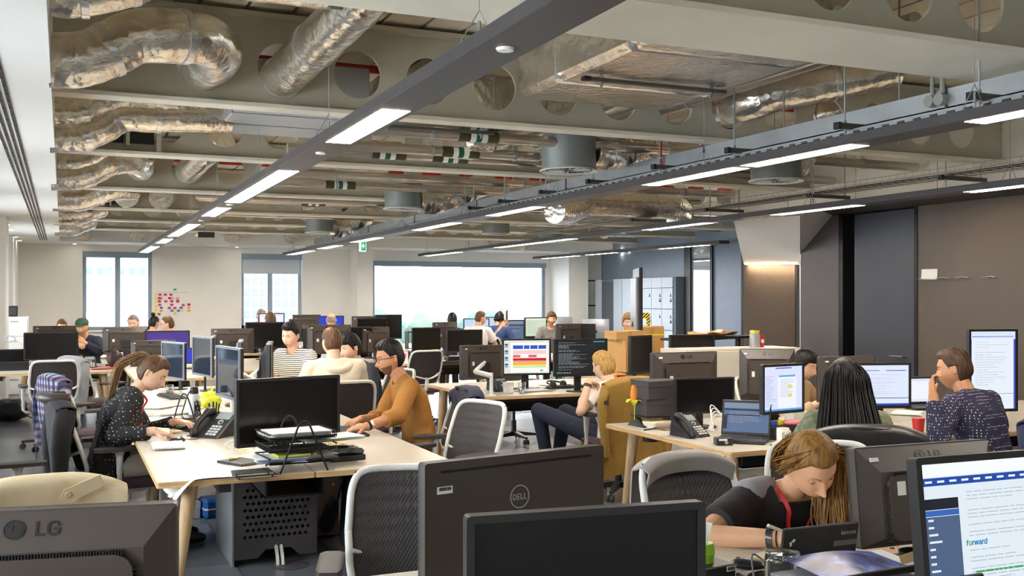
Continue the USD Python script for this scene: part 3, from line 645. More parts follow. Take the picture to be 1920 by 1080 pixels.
bench('bench desk at the right carrying two black boxes and a laptop', 3.45, 8.5, 4.75, 6.2, 'x')
bench('bench desk in the middle with the colour-table and code screens', 3.4, 6.9, 8.3, 9.85, 'x')
bench('far bench desk in the middle, behind the man in the tan sweater', 3.3, 7.35, 12.95, 14.6, 'x')
bench('far left bench desk behind the white-framed chair', -1.0, .62, 13.1, 14.7, 'y')
bench('farthest left bench desk below the leftmost window', -.65, .62, 16.2, 17.7, 'y')
bench('farthest bench desk in front of the wide window', 2.2, 9.6, 16.3, 18.9, 'x')
bench('bench desk in the middle distance at the left, behind the striped shirt man', 1.62, 3.25, 12.5, 15.1, 'y')
bench('short bench desk left of the middle-distance desk, with a stickered monitor', .70, 1.58, 11.6, 15.2, 'y')
bench('bench desk by the silver computers', 7.4, 9.6, 13.0, 14.6, 'x')
# perforated steel cabinet under the left bench
pc = thing('cable_cabinet', 'grey perforated steel panel box under the front of the left bench', 'cabinet', (0, 0, 0))
pl = sbox(.93, .04, 1.42, .50)
for i in range(12):
    for j in range(8):
        if (i + j) % 1 == 0: pl = pl.difference(Point(.995 + i * .033 + (j % 2) * .0165, .17 + j * .04).buffer(.0105, quad_segs=2))
pl = pl.difference(Polygon([(1.06, .03), (1.33, .03), (1.27, .09), (1.12, .09)]))
obj('perforated_panel', extxz(pl, .004, 6.2), charcoal, pc, False)
obj('side_panel', MB().bb((.92, 6.2, 0.0), (.932, 6.9, .50)), M('cabinet_edge', (150, 156, 160), .35, .5), pc, False); obj('side_panel', MB().bb((1.418, 6.2, .04), (1.43, 6.9, .50)), charcoal, pc, False)
obj('inner_shelf', MB().bb((.93, 6.25, .1), (1.42, 6.9, .11)).bb((.93, 6.86, .04), (1.42, 6.9, .5)), black, pc, False)
for k in range(2): obj('braided_hose', MB().tube(spline([(1.18 + k * .03, 6.22, .12), (1.18 + k * .03, 6.16, .05), (1.18 + k * .03, 6.14, .0)], 10), .011), M('braid', (205, 205, 200), .4, .6, bump=(400, .5)), pc)
obj('floor_grommet', lathe([(0, .004), (.1, .004), (.105, .001), (0, .001)], 24).apply_translation([1.25, 6.1, 0]), charcoal, pc)

# ------------------------------------------------------------------ task chairs
mesh_m = raw('chair_mesh', {'tc': ('texture_coordinate', {}), 'w': ('wave_texture', {'scale': 42., 'bands_direction': 'diagonal'}), 'r': ('rgb_ramp', {'ramp': [(.3, lin(36, 33, 34)), (.7, lin(70, 64, 62))]}),
    'p': ('principled_bsdf', {'roughness': .75})}, [('tc.object', 'w.vector'), ('w.fac', 'r.fac'), ('r.color', 'p.base_color')])
strand_m = M('mesh_strand', (88, 80, 76), .7)
cf = M('chair_frame_white', (226, 222, 214), .4); seat_m = M('seat_plum', (84, 66, 70), .9, bump=(300, .3), var=.08, vs=20); pad_m = M('arm_pad', (66, 62, 60), .55, bump=(200, .1)); base_m = M('chair_base', (44, 44, 48), .4)
def backpt(u, v):
    """The backrest of the chair in its own frame: u across (-1..1), v up (0..1)."""
    w = .205 + .03 * np.sin(np.pi * (v * .8 + .1)); return np.stack([u * w, -.21 - .05 * np.sin(v * 2.2) - .10 * v ** 2 + .045 * u ** 2, .52 + .43 * v], -1)
def chair(label, loc, rot, group, sc, dense=False):
    t = thing('task_chair', label, 'chair', loc, rot, group, sc)
    th = np.linspace(0, 2 * np.pi, 64, endpoint=False); cc, ss = np.cos(th), np.sin(th); e = .26
    u = np.sign(cc) * np.abs(cc) ** e; v = .5 + .5 * np.sign(ss) * np.abs(ss) ** e
    P = np.stack([backpt(a, b) for a, b in zip(u, v)]); fr = sweep(np.vstack([P, P[:1]]), .0145, 8, cap=False)
    obj('back_frame', fr, cf, t, 60)
    bm = grid(lambda a, b: np.moveaxis(backpt((a * 2 - 1) * .985, b * .97 + .015), -1, 0), 18, 18, .004)
    back = obj('back_mesh', bm, mesh_m, t, 60)
    k = 44 if dense else 0; st = MB()
    for s in (-1, 1):
        for i in range(-k, 2 * k):
            a = np.linspace(0, 1, 9); uu = (i / k + a * .62) * 2 - 1; uu = uu if s > 0 else -uu
            ok = np.abs(uu) <= .98
            if ok.sum() < 2: continue
            q = backpt(uu[ok], .02 + .96 * a[ok]); nrm = np.array([0, .004, 0]); w = .0022 if dense else .004
            for y in (.004, -.0075):
                A = q + (0, y, 0); V = np.vstack([A + (-w, 0, 0), A + (w, 0, 0)]); n = len(A)
                st.add(trimesh.Trimesh(V, [f for j in range(n - 1) for f in ([j, j + n, j + 1 + n], [j, j + 1 + n, j + 1])], process=False))
    if dense: obj('mesh_strand', st, strand_m, back, False, kind='stuff')
    obj('back_bracket', MB().tube(spline([backpt(-.96, .34), (-.1, -.295, .62), (0, -.30, .60), (.1, -.295, .62), backpt(.96, .34)], 20), .02, 8, flat=.5).tube(spline([(0, -.30, .61), (0, -.27, .48), (0, -.16, .40), (0, -.02, .385)], 16), .026, 8), cf, t)
    se = hull([(x * .245, y * .235 + .01, z) for x, y, z in [(sx * a, sy * b, z0) for sx in (-1, 1) for sy in (-1, 1) for a, b, z0 in ((1, .8, .44), (.8, 1, .44), (.93, .93, .415), (.93, .75, .475), (.75, .93, .475))]])
    obj('seat', se, seat_m, t, 40)
    obj('seat_pan', MB().box((0, 0, .40), (.36, .36, .035), ch=.015).box((0, -.03, .37), (.16, .26, .05), ch=.02), cf, t, False)
    for s in (-1, 1):
        obj('arm_post', MB().tube(spline([(s * .16, .0, .385), (s * .265, .0, .40), (s * .285, .0, .47), (s * .285, .0, .655)], 16), [.018] * 12 + [.022] * 4, 10) if False else MB().tube([(s * .15, 0, .39), (s * .26, 0, .395), (s * .284, .0, .42), (s * .286, .0, .54)], .015, 10).tube([(s * .286, 0, .52), (s * .286, 0, .63), (s * .286, 0, .662)], [.018, .022, .034], 10), cf, t)
        obj('arm_pad', hull([(s * .286 + x, .0 + y, z) for x, y in ((-.03, .15), (.03, .15), (-.045, .1), (.045, .1), (-.045, -.12), (.045, -.12), (-.025, -.15), (.025, -.15)) for z in (.662, .682)] + [(s * .286 + x, y, .69) for x in (-.03, .03) for y in (-.11, .1)]), pad_m, t, 40)
    obj('gas_lift', MB().bar((0, 0, .07), (0, 0, .24), .028).bar((0, 0, .22), (0, 0, .38), .016), base_m, t)
    for k in range(5):
        a = k * 2 * np.pi / 5 + .3; d = np.array([math.cos(a), math.sin(a), 0])
        obj('base_arm', hull([d * .03 + (0, 0, .12) + np.cross(d, (0, 0, 1)) * s * .03 for s in (-1, 1)] + [d * .03 + (0, 0, .07) + np.cross(d, (0, 0, 1)) * s * .03 for s in (-1, 1)] + [d * .31 + (0, 0, .085) + np.cross(d, (0, 0, 1)) * s * .014 for s in (-1, 1)] + [d * .31 + (0, 0, .065) + np.cross(d, (0, 0, 1)) * s * .014 for s in (-1, 1)]), base_m, t, False)
        c = d * .30 + np.array([0, 0, .028]); n = np.cross(d, (0, 0, 1)); cs = MB()
        for s in (-1, 1): cs.bar(c + n * s * .012, c + n * s * .026, .028, n=14)
        cs.bar(c + (0, 0, .02), c + (0, 0, .045), .008, n=8); obj('castor', cs, base_m, t)
    return t
def seat(label, x, y, yaw, sc=1, dense=False):
    return place('dchair' if dense else 'chair', lambda *a: chair(*a, dense=dense), label, (x, y, 0), yaw, 'mesh-backed task chairs', sc)
for l, x, y, w, dn in (('charcoal mesh chair with white rim in front of the left bench', 1.13, 3.42, 163, 1), ('grey mesh chair with white edge near the tan sweater man, facing left', 2.12, 5.80, 110, 1),
    ('chair under a black leather jacket at the right bench', 3.67, 4.02, -30, 1), ('chair of the writing woman with diamond mesh back', 2.34, 3.20, 184, 1), ('white-edged chair behind the big right monitor', 2.95, 3.35, 150, 1),
    ('chair under the beige trench coat at the bottom left', -.03, 3.60, 186, 0), ('chair under a brown jacket at the left edge', -.20, 6.02, -84, 0), ('chair of the woman in the dotted blouse, black coat on its back', .29, 6.98, -84, 0),
    ('chair with a plaid shirt over its back at the far left', .22, 9.35, -70, 0), ('white-framed chair at the far left bench, its back to the camera', -.10, 11.95, 4, 0), ('chair with a light grey jacket behind the dotted blouse woman', .36, 12.2, -60, 0),
    ('chair of the man in the tan sweater, navy jacket on its back', 2.31, 6.74, 86, 0), ('white-framed chair of the man in the cream hoodie', 2.03, 8.10, 3, 0), ('white-framed chair of the dark-haired man laughing', 2.56, 8.88, 106, 0),
    ('chair of the man in the striped shirt', 2.12, 9.66, 128, 0), ('plum-seated chair under the middle bench', 4.62, 10.4, 184, 0), ('chair of the blond man under a mustard jacket', 4.14, 7.22, -4, 0),
    ('chair under a navy jacket at the right edge', 4.89, 4.18, 12, 0), ('chair of the man hidden behind the right bench monitors', 5.28, 6.58, 200, 0),
    ('chair tucked at the far middle bench, left side', 4.1, 12.3, 10, 0), ('chair of the white T-shirt man by the far window', 6.15, 15.3, -46, 0), ('chair of the navy shirt man by the far window', 6.77, 16.05, -46, 0), ('grey-backed chair between the far bench and the wide monitor', 4.55, 14.9, 170, 0)):
    seat(l, x, y, w, 1, bool(dn))

# ------------------------------------------------------------------ clothes hung on chairs
def cloth(name, rgb, rough=.85, bump=(220, .25), var=.08): return M(name, rgb, rough, bump=bump, var=var, vs=9, sheen=.1)
def jacket(label, cx_, cy_, yaw, mat, cat='jacket', drop=.55, front=.2, wide=.25, amp=.016, sleeves=True, seed=1, trims=None, top=.965, name='jacket', collar=True):
    t = thing(name, label, cat, (cx_, cy_, 0), yaw)
    L = front + .06 + drop
    def fn(u, v):
        s = v * L; x = (u * 2 - 1) * wide
        up = s < front; over = (s >= front) & (s < front + .06)
        z = np.where(up, top - front + s, np.where(over, top + .012 * np.sin((s - front) / .06 * np.pi), top - (s - front - .06)))
        a = np.clip((s - front) / .06, 0, 1); y = -.325 + .045 + (-.105) * a
        y = y - .045 * np.clip((s - front - .06) / drop, 0, 1) * 0 + np.where(s > front + .06, .10 * np.clip((s - front - .06) / .5, 0, 1) ** 1.5 * .5, -.02 * (1 - s / front))
        hang = np.clip((s - front - .06) / drop, 0, 1)
        xx = x * (1 + .10 * hang); P = np.stack([xx * 9, z * 3.0, np.full_like(z, seed * 3.1)], -1)
        f = (meshkit.fbm(P, 3, seed) - .5) * 2
        y = y - np.abs(u * 2 - 1) ** 3 * (-.03) + f * amp * (.5 + 1.2 * hang) + amp * .8 * hang * np.sin(x * 38 + seed)
        z = z - .05 * np.abs(u * 2 - 1) ** 3 + (meshkit.noise(P * 2, seed) - .5) * .02 * (hang > .97)
        return np.stack([xx, y, z])
    bd = obj('body', grid(fn, 44, 64, .008), mat, t, 70)
    if sleeves:
        for s in (-1, 1):
            P = spline([(s * (wide - .02), -.30, top - .06), (s * (wide + .03), -.33, top - .20), (s * (wide + .015), -.335, top - .42), (s * (wide - .01), -.33, top - .60)], 24)
            obj('sleeve', wrinkle(sweep(P, np.linspace(.062, .045, len(P)), 14, flat=.55), .008, 16, seed + s), mat, t, 70)
    if not collar: return t, fn
    co = spline([(-.11, -.26, top - .005), (-.09, -.35, top + .0), (0, -.37, top + .004), (.09, -.35, top + .0), (.11, -.26, top - .005)], 18)
    obj('collar', sweep(co, .026, 8, flat=.5), mat, t, 60)
    return t, fn
beige = cloth('trench_beige', (226, 204, 164), .8)
t, fn = jacket('beige trench coat with buttoned shoulder strap over a chair at bottom left', -.03, 3.60, 186, beige, 'coat', .75, .34, .27, .022, False, 3, name='trench_coat', top=.965, collar=False)
st = ext(Polygon([(-.075, -.022), (.05, -.026), (.078, 0), (.05, .024), (-.075, .02)]), .006); st.apply_transform(FRONT @ R3(0, 0, 0)); st.apply_transform(R3(0, 158, 0)); st.apply_transform(R3(0, 0, 180)); st.apply_translation([-.115, -.246, .932])
sp = obj('shoulder_strap', st, beige, t, False); bt = lathe([(0, .004), (.009, .005), (.011, .003), (.011, 0), (0, 0)], 16); bt.apply_transform(R3(-90, 0, 0)); bt.apply_translation([-.072, -.239, .920]); obj('button', bt, M('horn_button', (206, 176, 132), .35), sp)
jacket('brown jacket over a chair at the left edge', -.20, 6.02, -84, cloth('jacket_brown', (112, 92, 62)), drop=.6, seed=5)
t, fn = jacket('long black coat over the chair of the woman in the dotted blouse', .29, 6.98, -84, cloth('coat_black', (30, 27, 28), .8), 'coat', .78, .2, .25, .018, True, 8, name='coat', top=.98)
hd = spline([(-.12, -.27, .98), (-.10, -.36, .985), (0, -.40, .99), (.10, -.36, .985), (.12, -.27, .98)], 20); obj('hood', wrinkle(sweep(hd, .05, 12, flat=.7), .008, 14, 3), M('coat_sheen', (62, 52, 48), .35), t, 60)
plaid = raw('plaid', {'g': ('texture_coordinate', {}), 'w1': ('wave_texture', {'scale': 5., 'bands_direction': 'x', 'distortion': .6}), 'w2': ('wave_texture', {'scale': 5., 'bands_direction': 'z', 'distortion': .6}),
    'r1': ('rgb_ramp', {'ramp': [(.35, lin(70, 84, 120)), (.65, lin(186, 190, 204))]}), 'r2': ('rgb_ramp', {'ramp': [(.35, lin(150, 70, 84)), (.65, lin(200, 205, 215))]}), 'm': ('mix_color', {'blend_type': 'multiply', 'fac': .85}), 'p': ('principled_bsdf', {'roughness': .85})},
    [('g.object', 'w1.vector'), ('g.object', 'w2.vector'), ('w1.fac', 'r1.fac'), ('w2.fac', 'r2.fac'), ('r1.color', 'm.a'), ('r2.color', 'm.b'), ('m.result', 'p.base_color')])
jacket('blue and red plaid shirt over a chair at the far left', .22, 9.35, -70, plaid, 'shirt', .72, .2, .24, .02, True, 11, name='shirt')
jacket('light grey jacket on a chair behind the dotted blouse woman', .36, 12.2, -60, cloth('jacket_grey', (150, 150, 152)), seed=12)
navyc = cloth('jacket_navy', (36, 42, 66))
jacket('navy jacket on the chair back of the tan sweater man', 2.31, 6.74, 86, navyc, seed=14, drop=.6, amp=.02)
t, fn = jacket('mustard jacket on the chair back of the blond man', 4.14, 7.22, -4, cloth('jacket_mustard', (158, 120, 48)), drop=.74, seed=16, wide=.27, top=.975)
obj('badge', MB().box((-.29, -.385, .80), (.035, .006, .03)), charcoal, t, False)
jacket('black leather jacket hung over a chair at the right bench', 3.67, 4.02, -30, M('leather_black', (34, 31, 30), .38, bump=(160, .25), var=.15), drop=.62, seed=18, wide=.27, top=.985)
jacket('navy jacket over a chair at the right edge of the photo', 4.89, 4.18, 12, cloth('jacket_ink', (30, 36, 70)), drop=.6, seed=20, wide=.28, top=.98)
jacket('grey wrap hung over the chair of the writing woman', 2.34, 3.20, 184, M('wrap_grey', (150, 142, 136), .5, bump=(60, .3), var=.1), 'jacket', .25, .06, .22, .01, False, 22, top=.96, collar=False)

# ------------------------------------------------------------------ monitors
plas = M('black_plastic', (34, 32, 32), .42, bump=(500, .05)); plas2 = M('bronze_black_plastic', (72, 63, 56), .36, bump=(700, .06)); off = M('screen_off', (16, 14, 14), .22, var=.1, vs=3, spec=.5); siderim = M('silver_rim', (150, 156, 164), .35, .4)
logo_g = M('logo_grey', (176, 170, 162), .35, .5); logo_d = M('logo_dark', (28, 25, 24), .35); sticker = M('sticker_white', (232, 230, 224), .6); ink = M('sticker_ink', (60, 60, 62), .6)
ARM = M('arm_white', (224, 222, 214), .4)
def dash(rng, x0, z0, x1, z1, rows, fill=.6, h=.35):
    out = []; dz = (z1 - z0) / rows
    for k in range(rows):
        if rng.random() > fill + .25: continue
        x = x0; end = x0 + (x1 - x0) * rng.uniform(.3, 1)
        while x < end:
            w = (x1 - x0) * rng.uniform(.03, .13); out.append((x, z1 - (k + .7) * dz, min(x + w, end), z1 - (k + .7 - h) * dz)); x += w + (x1 - x0) * .02
    return out
def content(kind):
    r = random.Random(sum(map(ord, kind))); W, B, G = (226, 234, 250), (62, 92, 190), (120, 128, 140)
    if kind == 'sheet': return (226, 226, 218), [((246, 246, 240), [(.14, .03, .97, .93)]), ((120, 170, 205), [(.02, .78 - .2 * k, .09, .86 - .2 * k) for k in range(4)]), ((30, 60, 110), [(.02, .86 - .2 * k, .09, .9 - .2 * k) for k in range(4)]),
        ((40, 84, 190), [(.2, .74, .42, .85), (.44, .74, .56, .85), (.58, .74, .74, .85), (.76, .74, .93, .85)]), ((240, 205, 205), [(.2, .58, .93, .70)]), ((214, 110, 110), [(.2, .48, .36, .56), (.54, .48, .72, .56)]), ((196, 34, 40), [(.2, .38, .93, .46)]), ((226, 120, 110), [(.2, .34, .93, .37)]), ((236, 176, 40), [(.2, .26, .93, .33)]), ((232, 214, 60), [(.2, .22, .93, .25)]), ((150, 205, 90), [(.2, .18, .93, .2)]), ((40, 170, 150), [(.8, .06, .86, .1)])]
    if kind == 'code': return (20, 24, 30), [((150, 160, 165), dash(r, .06, .12, .70, .95, 26, .6, .42)), ((60, 150, 130), [(.75, .94, .98, .98), (.02, .03, .14, .07)]), ((200, 205, 205), [(.16, .035, .2, .06), (.22, .035, .25, .06), (.27, .035, .30, .06)])]
    if kind == 'mail': return (222, 232, 240), [((30, 72, 160), [(0, .845, 1, .90)]), ((235, 240, 250), [(.02 + .07 * k, .865, .06 + .07 * k, .880) for k in range(14)]), ((24, 28, 40), [(.0, .68, .20, .755)]), ((52, 100, 180), [(0, .635, .2, .675)]), ((76, 96, 130), [(0, 0, .2, .63)]), ((225, 232, 240), [(.02, .60 - .05 * k, .02 + (.03, .03, .05, .07, .03, .03, .03, .05, .03, .05, .06)[k % 11], .615 - .05 * k) for k in range(11)]), ((176, 186, 198), dash(r, .25, .03, .95, .80, 30, .4, .2)), ((244, 247, 252), [(.0, .91, 1, 1)]), ((60, 160, 90), dash(r, .27, .205, .7, .235, 1, 1, .4))]
    if kind == 'purple': return (74, 48, 140), [((60, 40, 116), [(0, 0, 1, .04)])]
    if kind == 'blue': return (24, 60, 200), [((90, 170, 240), [(.4, .3, .8, .6)]), ((160, 210, 250), [(.55, .35, .7, .5)])]
    if kind == 'deep': return (22, 30, 190), []
    if kind == 'slide': return (214, 218, 240), [((236, 238, 250), [(.05, .1, .95, .9)])]
    if kind == 'green': return (206, 220, 196), [((176, 198, 176), dash(r, .1, .1, .9, .9, 8)), ((230, 236, 226), [(.05, .9, .95, .97)])]
    if kind == 'sky': return (190, 214, 240), []
    if kind == 'spread': return (218, 224, 250), [(B, [(.3, .95, .72, .975)]), ((236, 240, 252), [(.36, .05, .85, .8)]), ((96, 170, 214), [(.38, .76, .82, .80)]), ((150, 160, 190), dash(r, .04, .1, .34, .8, 18, .7, .2) + dash(r, .42, .3, .8, .72, 9, .7, .2)), ((220, 214, 110), [(.62, .5, .72, .58), (.62, .3, .72, .38)]), ((90, 160, 225), [(0, 0, 1, .04)])]
    if kind == 'table': return (220, 228, 248), [((40, 70, 170), [(0, .0, 1, .05), (.05, .86, .42, .875), (.55, .86, .95, .875)]), ((172, 182, 206), dash(r, .06, .25, .9, .82, 16, .6, .2)), ((120, 170, 110), [(0, .19, 1, .2)]), ((60, 80, 150), [(0, .175, 1, .185)])]
    if kind == 'tall': return (214, 226, 246), [((60, 80, 190), [(.0, .0, .02, .9), (.96, 0, 1, .9), (.04, .93, .96, .937)]), ((228, 236, 246), [(.03, 0, .96, .91)]), ((176, 184, 204), dash(r, .1, .3, .9, .88, 18, .6, .18)), ((120, 124, 140), [(.03, .195, .96, .2)])]
    if kind == 'lap': return (120, 148, 196), [((170, 190, 222), [(0, .82, 1, 1)]), ((40, 50, 80), [(0, .74, 1, .79), (.0, .1, .08, .56), (.05, .56, .8, .6)]), ((190, 200, 225), dash(r, .12, .3, .9, .72, 6))]
    return W, [(G, dash(r, .1, .1, .9, .9, 14, .6, .2))]
def screen_fill(parent, W, H, y, z0, kind, strength=.85, T=None):
    base, items = content(kind)
    def put(name, m, mat, par):
        if T is not None: m.apply_transform(T)
        return obj(name, m, mat, par, False)
    s = put('screen', MB().bb((-W / 2, y, z0), (W / 2, y + .003, z0 + H)).mesh(), E(f'glow_{base[0]}_{base[1]}_{base[2]}', base, strength), parent)
    for k, (c, rs) in enumerate(items):
        m = MB(); e = .0004 * (k + 1)
        for x0, a, x1, b in rs: m.bb((-W / 2 + x0 * W, y - e, z0 + a * H), (-W / 2 + x1 * W, y, z0 + b * H))
        put('screen_area', m.mesh(), E(f'glow_{c[0]}_{c[1]}_{c[2]}', c, strength), s)
    return s
def monitor(label, loc, rot, group, sc, kind='flat', lit=None, W=.555, H=.355, zt=.50, tilt=0, stand='base', strength=.85, name=None, glossy=False):
    t = thing(name or 'monitor', label, 'monitor', loc, rot, group, sc); z0 = zt - H; z1 = zt; zc = (z0 + z1) / 2
    T = trimesh.transformations.translation_matrix([0, 0, zc]) @ R3(-tilt, 0, 0) @ trimesh.transformations.translation_matrix([0, 0, -zc])
    def put(n, m, mat, par=None, sm=False, **k):
        m = tm(m); m = m.copy(); m.apply_transform(T); return obj(n, m, mat, par or t, sm, **k)
    th = {'flat': .02, 'dell': .022, 'lg': .026, 'hp': .026, 'mac': .012}[kind]; body = {'flat': plas, 'dell': plas2, 'lg': plas2, 'hp': M('blue_grey_plastic', (96, 104, 112), .36, bump=(600, .05)), 'mac': M('silver_alu', (206, 210, 216), .3, .6)}[kind]; bz = .016
    fr = rrect(W, H, .008, 2); inner = sbox(-W / 2 + bz, -H / 2 + bz * 1.2, W / 2 - bz, H / 2 - bz)
    m = extxz(fr.difference(inner), .012, -.018); m.apply_translation([0, 0, zc]); put('bezel', m, siderim if glossy else (body if kind == 'mac' else plas))
    m = extxz(fr, th, -.007); m.apply_translation([0, 0, zc]); cas = put('casing', m, body)
    sw, sh = W - 2 * bz, H - 2.2 * bz
    if lit: screen_fill(t, sw, sh, -.0115, z0 + 1.2 * bz, lit, strength, T)
    else: put('screen', MB().bb((-sw / 2, -.0115, z0 + 1.2 * bz), (sw / 2, -.008, z1 - bz)), M('screen_gloss', (26, 34, 46), .08, spec=.9, coat=.8) if glossy else off)
    y = th - .007
    if kind in ('lg', 'hp'):
        hb = hull([(sx * W / 2 * .985, y, z) for sx in (-1, 1) for z in (z0 + .004, z1 - .004)] + [(sx * W * .385, y + .035, z) for sx in (-1, 1) for z in (z0 + .03, z1 - .072)])
        put('back_shell', hb, body, sm=20); pz0, pz1 = z0 + .02, z1 - .082
        cp = extxz(rrect(W * .70, pz1 - pz0, .035, 5), .016, y + .032); cp.apply_translation([0, 0, (pz0 + pz1) / 2]); pn = put('back_panel', cp, body, sm=30)
        vb = MB()
        for k in range(60): vb.box((-W * .31 + k * W * .62 / 59, y + .040, pz1 + .002), (.003, .010, .010))
        for s in (-1, 1):
            for k in range(26): vb.box((s * (W * .352), y + .040, pz1 - .03 - k * .007), (.010, .010, .003))
        put('vent_rib', vb, logo_d, pn)
        ang = math.degrees(math.atan2(.035, .068))
        LT = trimesh.transformations.translation_matrix([0, y + .0208, z1 - .0445]) @ R3(ang, 0, 0) @ BACK
        if kind == 'lg':
            a = text('LG', .026, .0016, True); a.apply_translation([.026, 0, 0]); a.apply_transform(LT)
            rg = ext(Point(-.032, .013).buffer(.019, quad_segs=8).difference(Point(-.032, .013).buffer(.0165, quad_segs=8)), .0016)
            fa = ext(Point(-.032, .013).buffer(.0155, quad_segs=8).difference(sbox(-.034, .006, -.0315, .021)).difference(sbox(-.034, .006, -.024, .0085)).difference(Point(-.039, .019).buffer(.0025)), .0014)
            for q in (rg, fa): q.apply_transform(LT)
            put('logo', MB().add(a).add(rg).add(fa), logo_d)
        else:
            q = ext(Point(0, .01).buffer(.018, quad_segs=8).difference(sbox(-.007, .0, -.003, .02)).difference(sbox(.003, .0, .007, .02)), .0014); q.apply_transform(LT); put('logo', q, logo_g)
        put('sticker', MB().box((W * .27, y + .049, z0 + .17), (.03, .001, .04)), sticker); put('sticker', MB().box((W * .40, y + .02, z1 - .036), (.03, .004, .012), T=R3(21, 0, 0)), sticker)
        put('pivot_box', MB().box((0, y + .055, z0 + .12), (.13, .03, .12), ch=.012), plas)
    if kind in ('dell', 'flat'):
        put('top_slot', MB().box((0, y, z1 - .024), (W * .84, .002, .006)), logo_d, cas); put('vesa_plate', MB().bb((-.055, y, zc - .075), (.055, y + .003, zc + .02)), logo_d, cas)
        if kind == 'dell':
            q = Point(0, 0).buffer(.030, quad_segs=10).difference(Point(0, 0).buffer(.0268, quad_segs=10)); q = ext(q, .001); q.apply_transform(trimesh.transformations.translation_matrix([0, y, zc + .062]) @ BACK)
            tx = text('DELL', .0145, .001, True); tx.apply_scale([.93, 1, 1]); tx.apply_translation([0, -.0072, 0]); tx.apply_transform(trimesh.transformations.translation_matrix([0, y, zc + .062]) @ BACK)
            put('logo', MB().add(q).add(tx), logo_g, cas)
        put('sticker', MB().box((W * .40, y + .0005, z1 - .068), (.044, .001, .018)), sticker, cas)
        bc = MB(); 
        for k in range(14): bc.box((W * .40 - .016 + k * .0024, y + .0012, z1 - .065), (.0013 if k % 3 else .0018, .001, .008))
        put('barcode', bc, ink, cas)
        put('pivot_box', lathe([(0, .03), (.02, .028), (.032, .015), (.036, 0), (0, 0)], 20).apply_transform(R3(-90, 0, 0)).apply_translation([0, y, zc - .05]), M('pivot_chrome', (150, 144, 138), .25, .8), sm=40)
    if kind == 'mac':
        hb = hull([(sx * W / 2 * .98, y, z) for sx in (-1, 1) for z in (z0 + .004, z1 - .004)] + [(sx * W * .3, y + .03, z) for sx in (-1, 1) for z in (z0 + .07, z1 - .08)]); put('back_shell', hb, body, sm=30)
        ap = Point(0, 0).buffer(.017).union(Point(.012, .002).buffer(.016)).difference(Point(.032, .004).buffer(.01)).union(affinity.rotate(affinity.scale(Point(.009, .026).buffer(.008), .5, 1), -30)); ap = ext(ap, .001); ap.apply_transform(trimesh.transformations.translation_matrix([0, y + .0302, zc + .01]) @ BACK); put('logo', ap, logo_d)
    if stand == 'base':
        sm_ = body if kind == 'mac' else plas; yb = y + .045
        obj('stand_neck', MB().bb((-.035, yb, .01), (.035, yb + .02, zc - .0), ch=.004).bb((-.03, y, zc - .05), (.03, yb + .01, zc), ch=.004), sm_, t, False)
        p = ext(affinity.scale(Point(0, 0).buffer(1, quad_segs=8), .125, .095), .012); p.apply_translation([0, .03, .0]); obj('stand_base', p, sm_, t, 40)
    elif stand == 'arm':
        a = np.array([.05, y + .04, zc]); b = np.array([.20, y + .15, zc - .08]); c = np.array([.05, y + .24, zc - .12]); ar = t
        put('vesa_head', MB().box((0, y + .02, zc), (.1, .04, .1), ch=.01), ARM)
        obj('arm_link', MB().bar(a + (-.05, 0, 0), b, .022), ARM, ar); obj('arm_link', MB().bar(b, c, .026), ARM, ar); obj('arm_post', MB().bar((c[0], c[1], 0), c + (0, 0, .03), .02).bar((c[0], c[1], 0), (c[0], c[1], .012), .05), ARM, ar)
    return t
def mon(label, kind, px, py, zc, yaw, w=1., lit=None, H=None, stand='base', tilt=0, strength=.85, uniq=False, xy=None, top=None, W=.555, name=None, glossy=False, DZ=.73):
    """A monitor whose top middle stands at the pixel (px, py) of the photograph, zc metres away, on a desk."""
    if xy is None:
        p = az(px, py, zc); top = p[2]; xy = p[:2]
    zt = .50; sz = (top - DZ) / zt
    if not any(a < xy[0] < b and c < xy[1] < d for a, b, c, d in BENCHES): print('OFF', label, np.round(xy, 2), zc)
    if uniq or lit or tilt or glossy: return monitor(label, (*xy, DZ), yaw, None, 1, kind, lit, W * w, (H or .355), top - DZ, tilt, stand, strength, name, glossy)
    key = f'mon_{kind}_{stand}'
    return place(key, lambda l, lo, ro, g, s: monitor(l, lo, ro, g, s, kind, stand=stand), label, (*xy, DZ), yaw, 'office monitors', (w, 1, sz))
# nearest bench
mon('broad black monitor at the bottom left seen from behind, round emblem with two letters', 'lg', 0, 0, 0, 170, xy=(-.045, 2.12), top=1.205, uniq=True, W=.51, DZ=.80, H=.33)
mon('black monitor seen from behind with a round silver emblem, in front of the left bench', 'dell', 0, 0, 0, 191, xy=(1.06, 2.37), top=1.205, uniq=True, H=.34, DZ=.80)
mon('dark switched-off monitor nearest the camera in the bottom middle', 'flat', 0, 0, 0, -7, xy=(.985, 1.845), top=1.172, uniq=True, W=.52, H=.32, DZ=.80)
mon('big black ribbed monitor seen from behind, right of the writing woman', 'lg', 0, 0, 0, 178, xy=(2.36, 2.29), top=1.165, uniq=True, W=.52, H=.29, tilt=-6, DZ=.80)
mm = mon('lit monitor with an e-mail page at the bottom right corner', 'flat', 0, 0, 0, -2, xy=(2.055, 1.735), top=1.235, uniq=True, lit='mail', H=.36, tilt=6, DZ=.80)
WH = .0125; tx = meshkit.text_mesh('rward', WH, .0006, True); ob = meshkit.text_mesh('f', WH, .0006, True); oo = meshkit.text_mesh('o', WH, .0006, True)
WX = -.142; ofs = []
for m in (ob, oo, tx): ofs.append(WX - m.bounds[0, 0]); WX += np.ptp(m.bounds[:, 0]) + .0012
TT = trimesh.transformations.translation_matrix([0, -.0142, .435 - .36 + .153]) @ FRONT
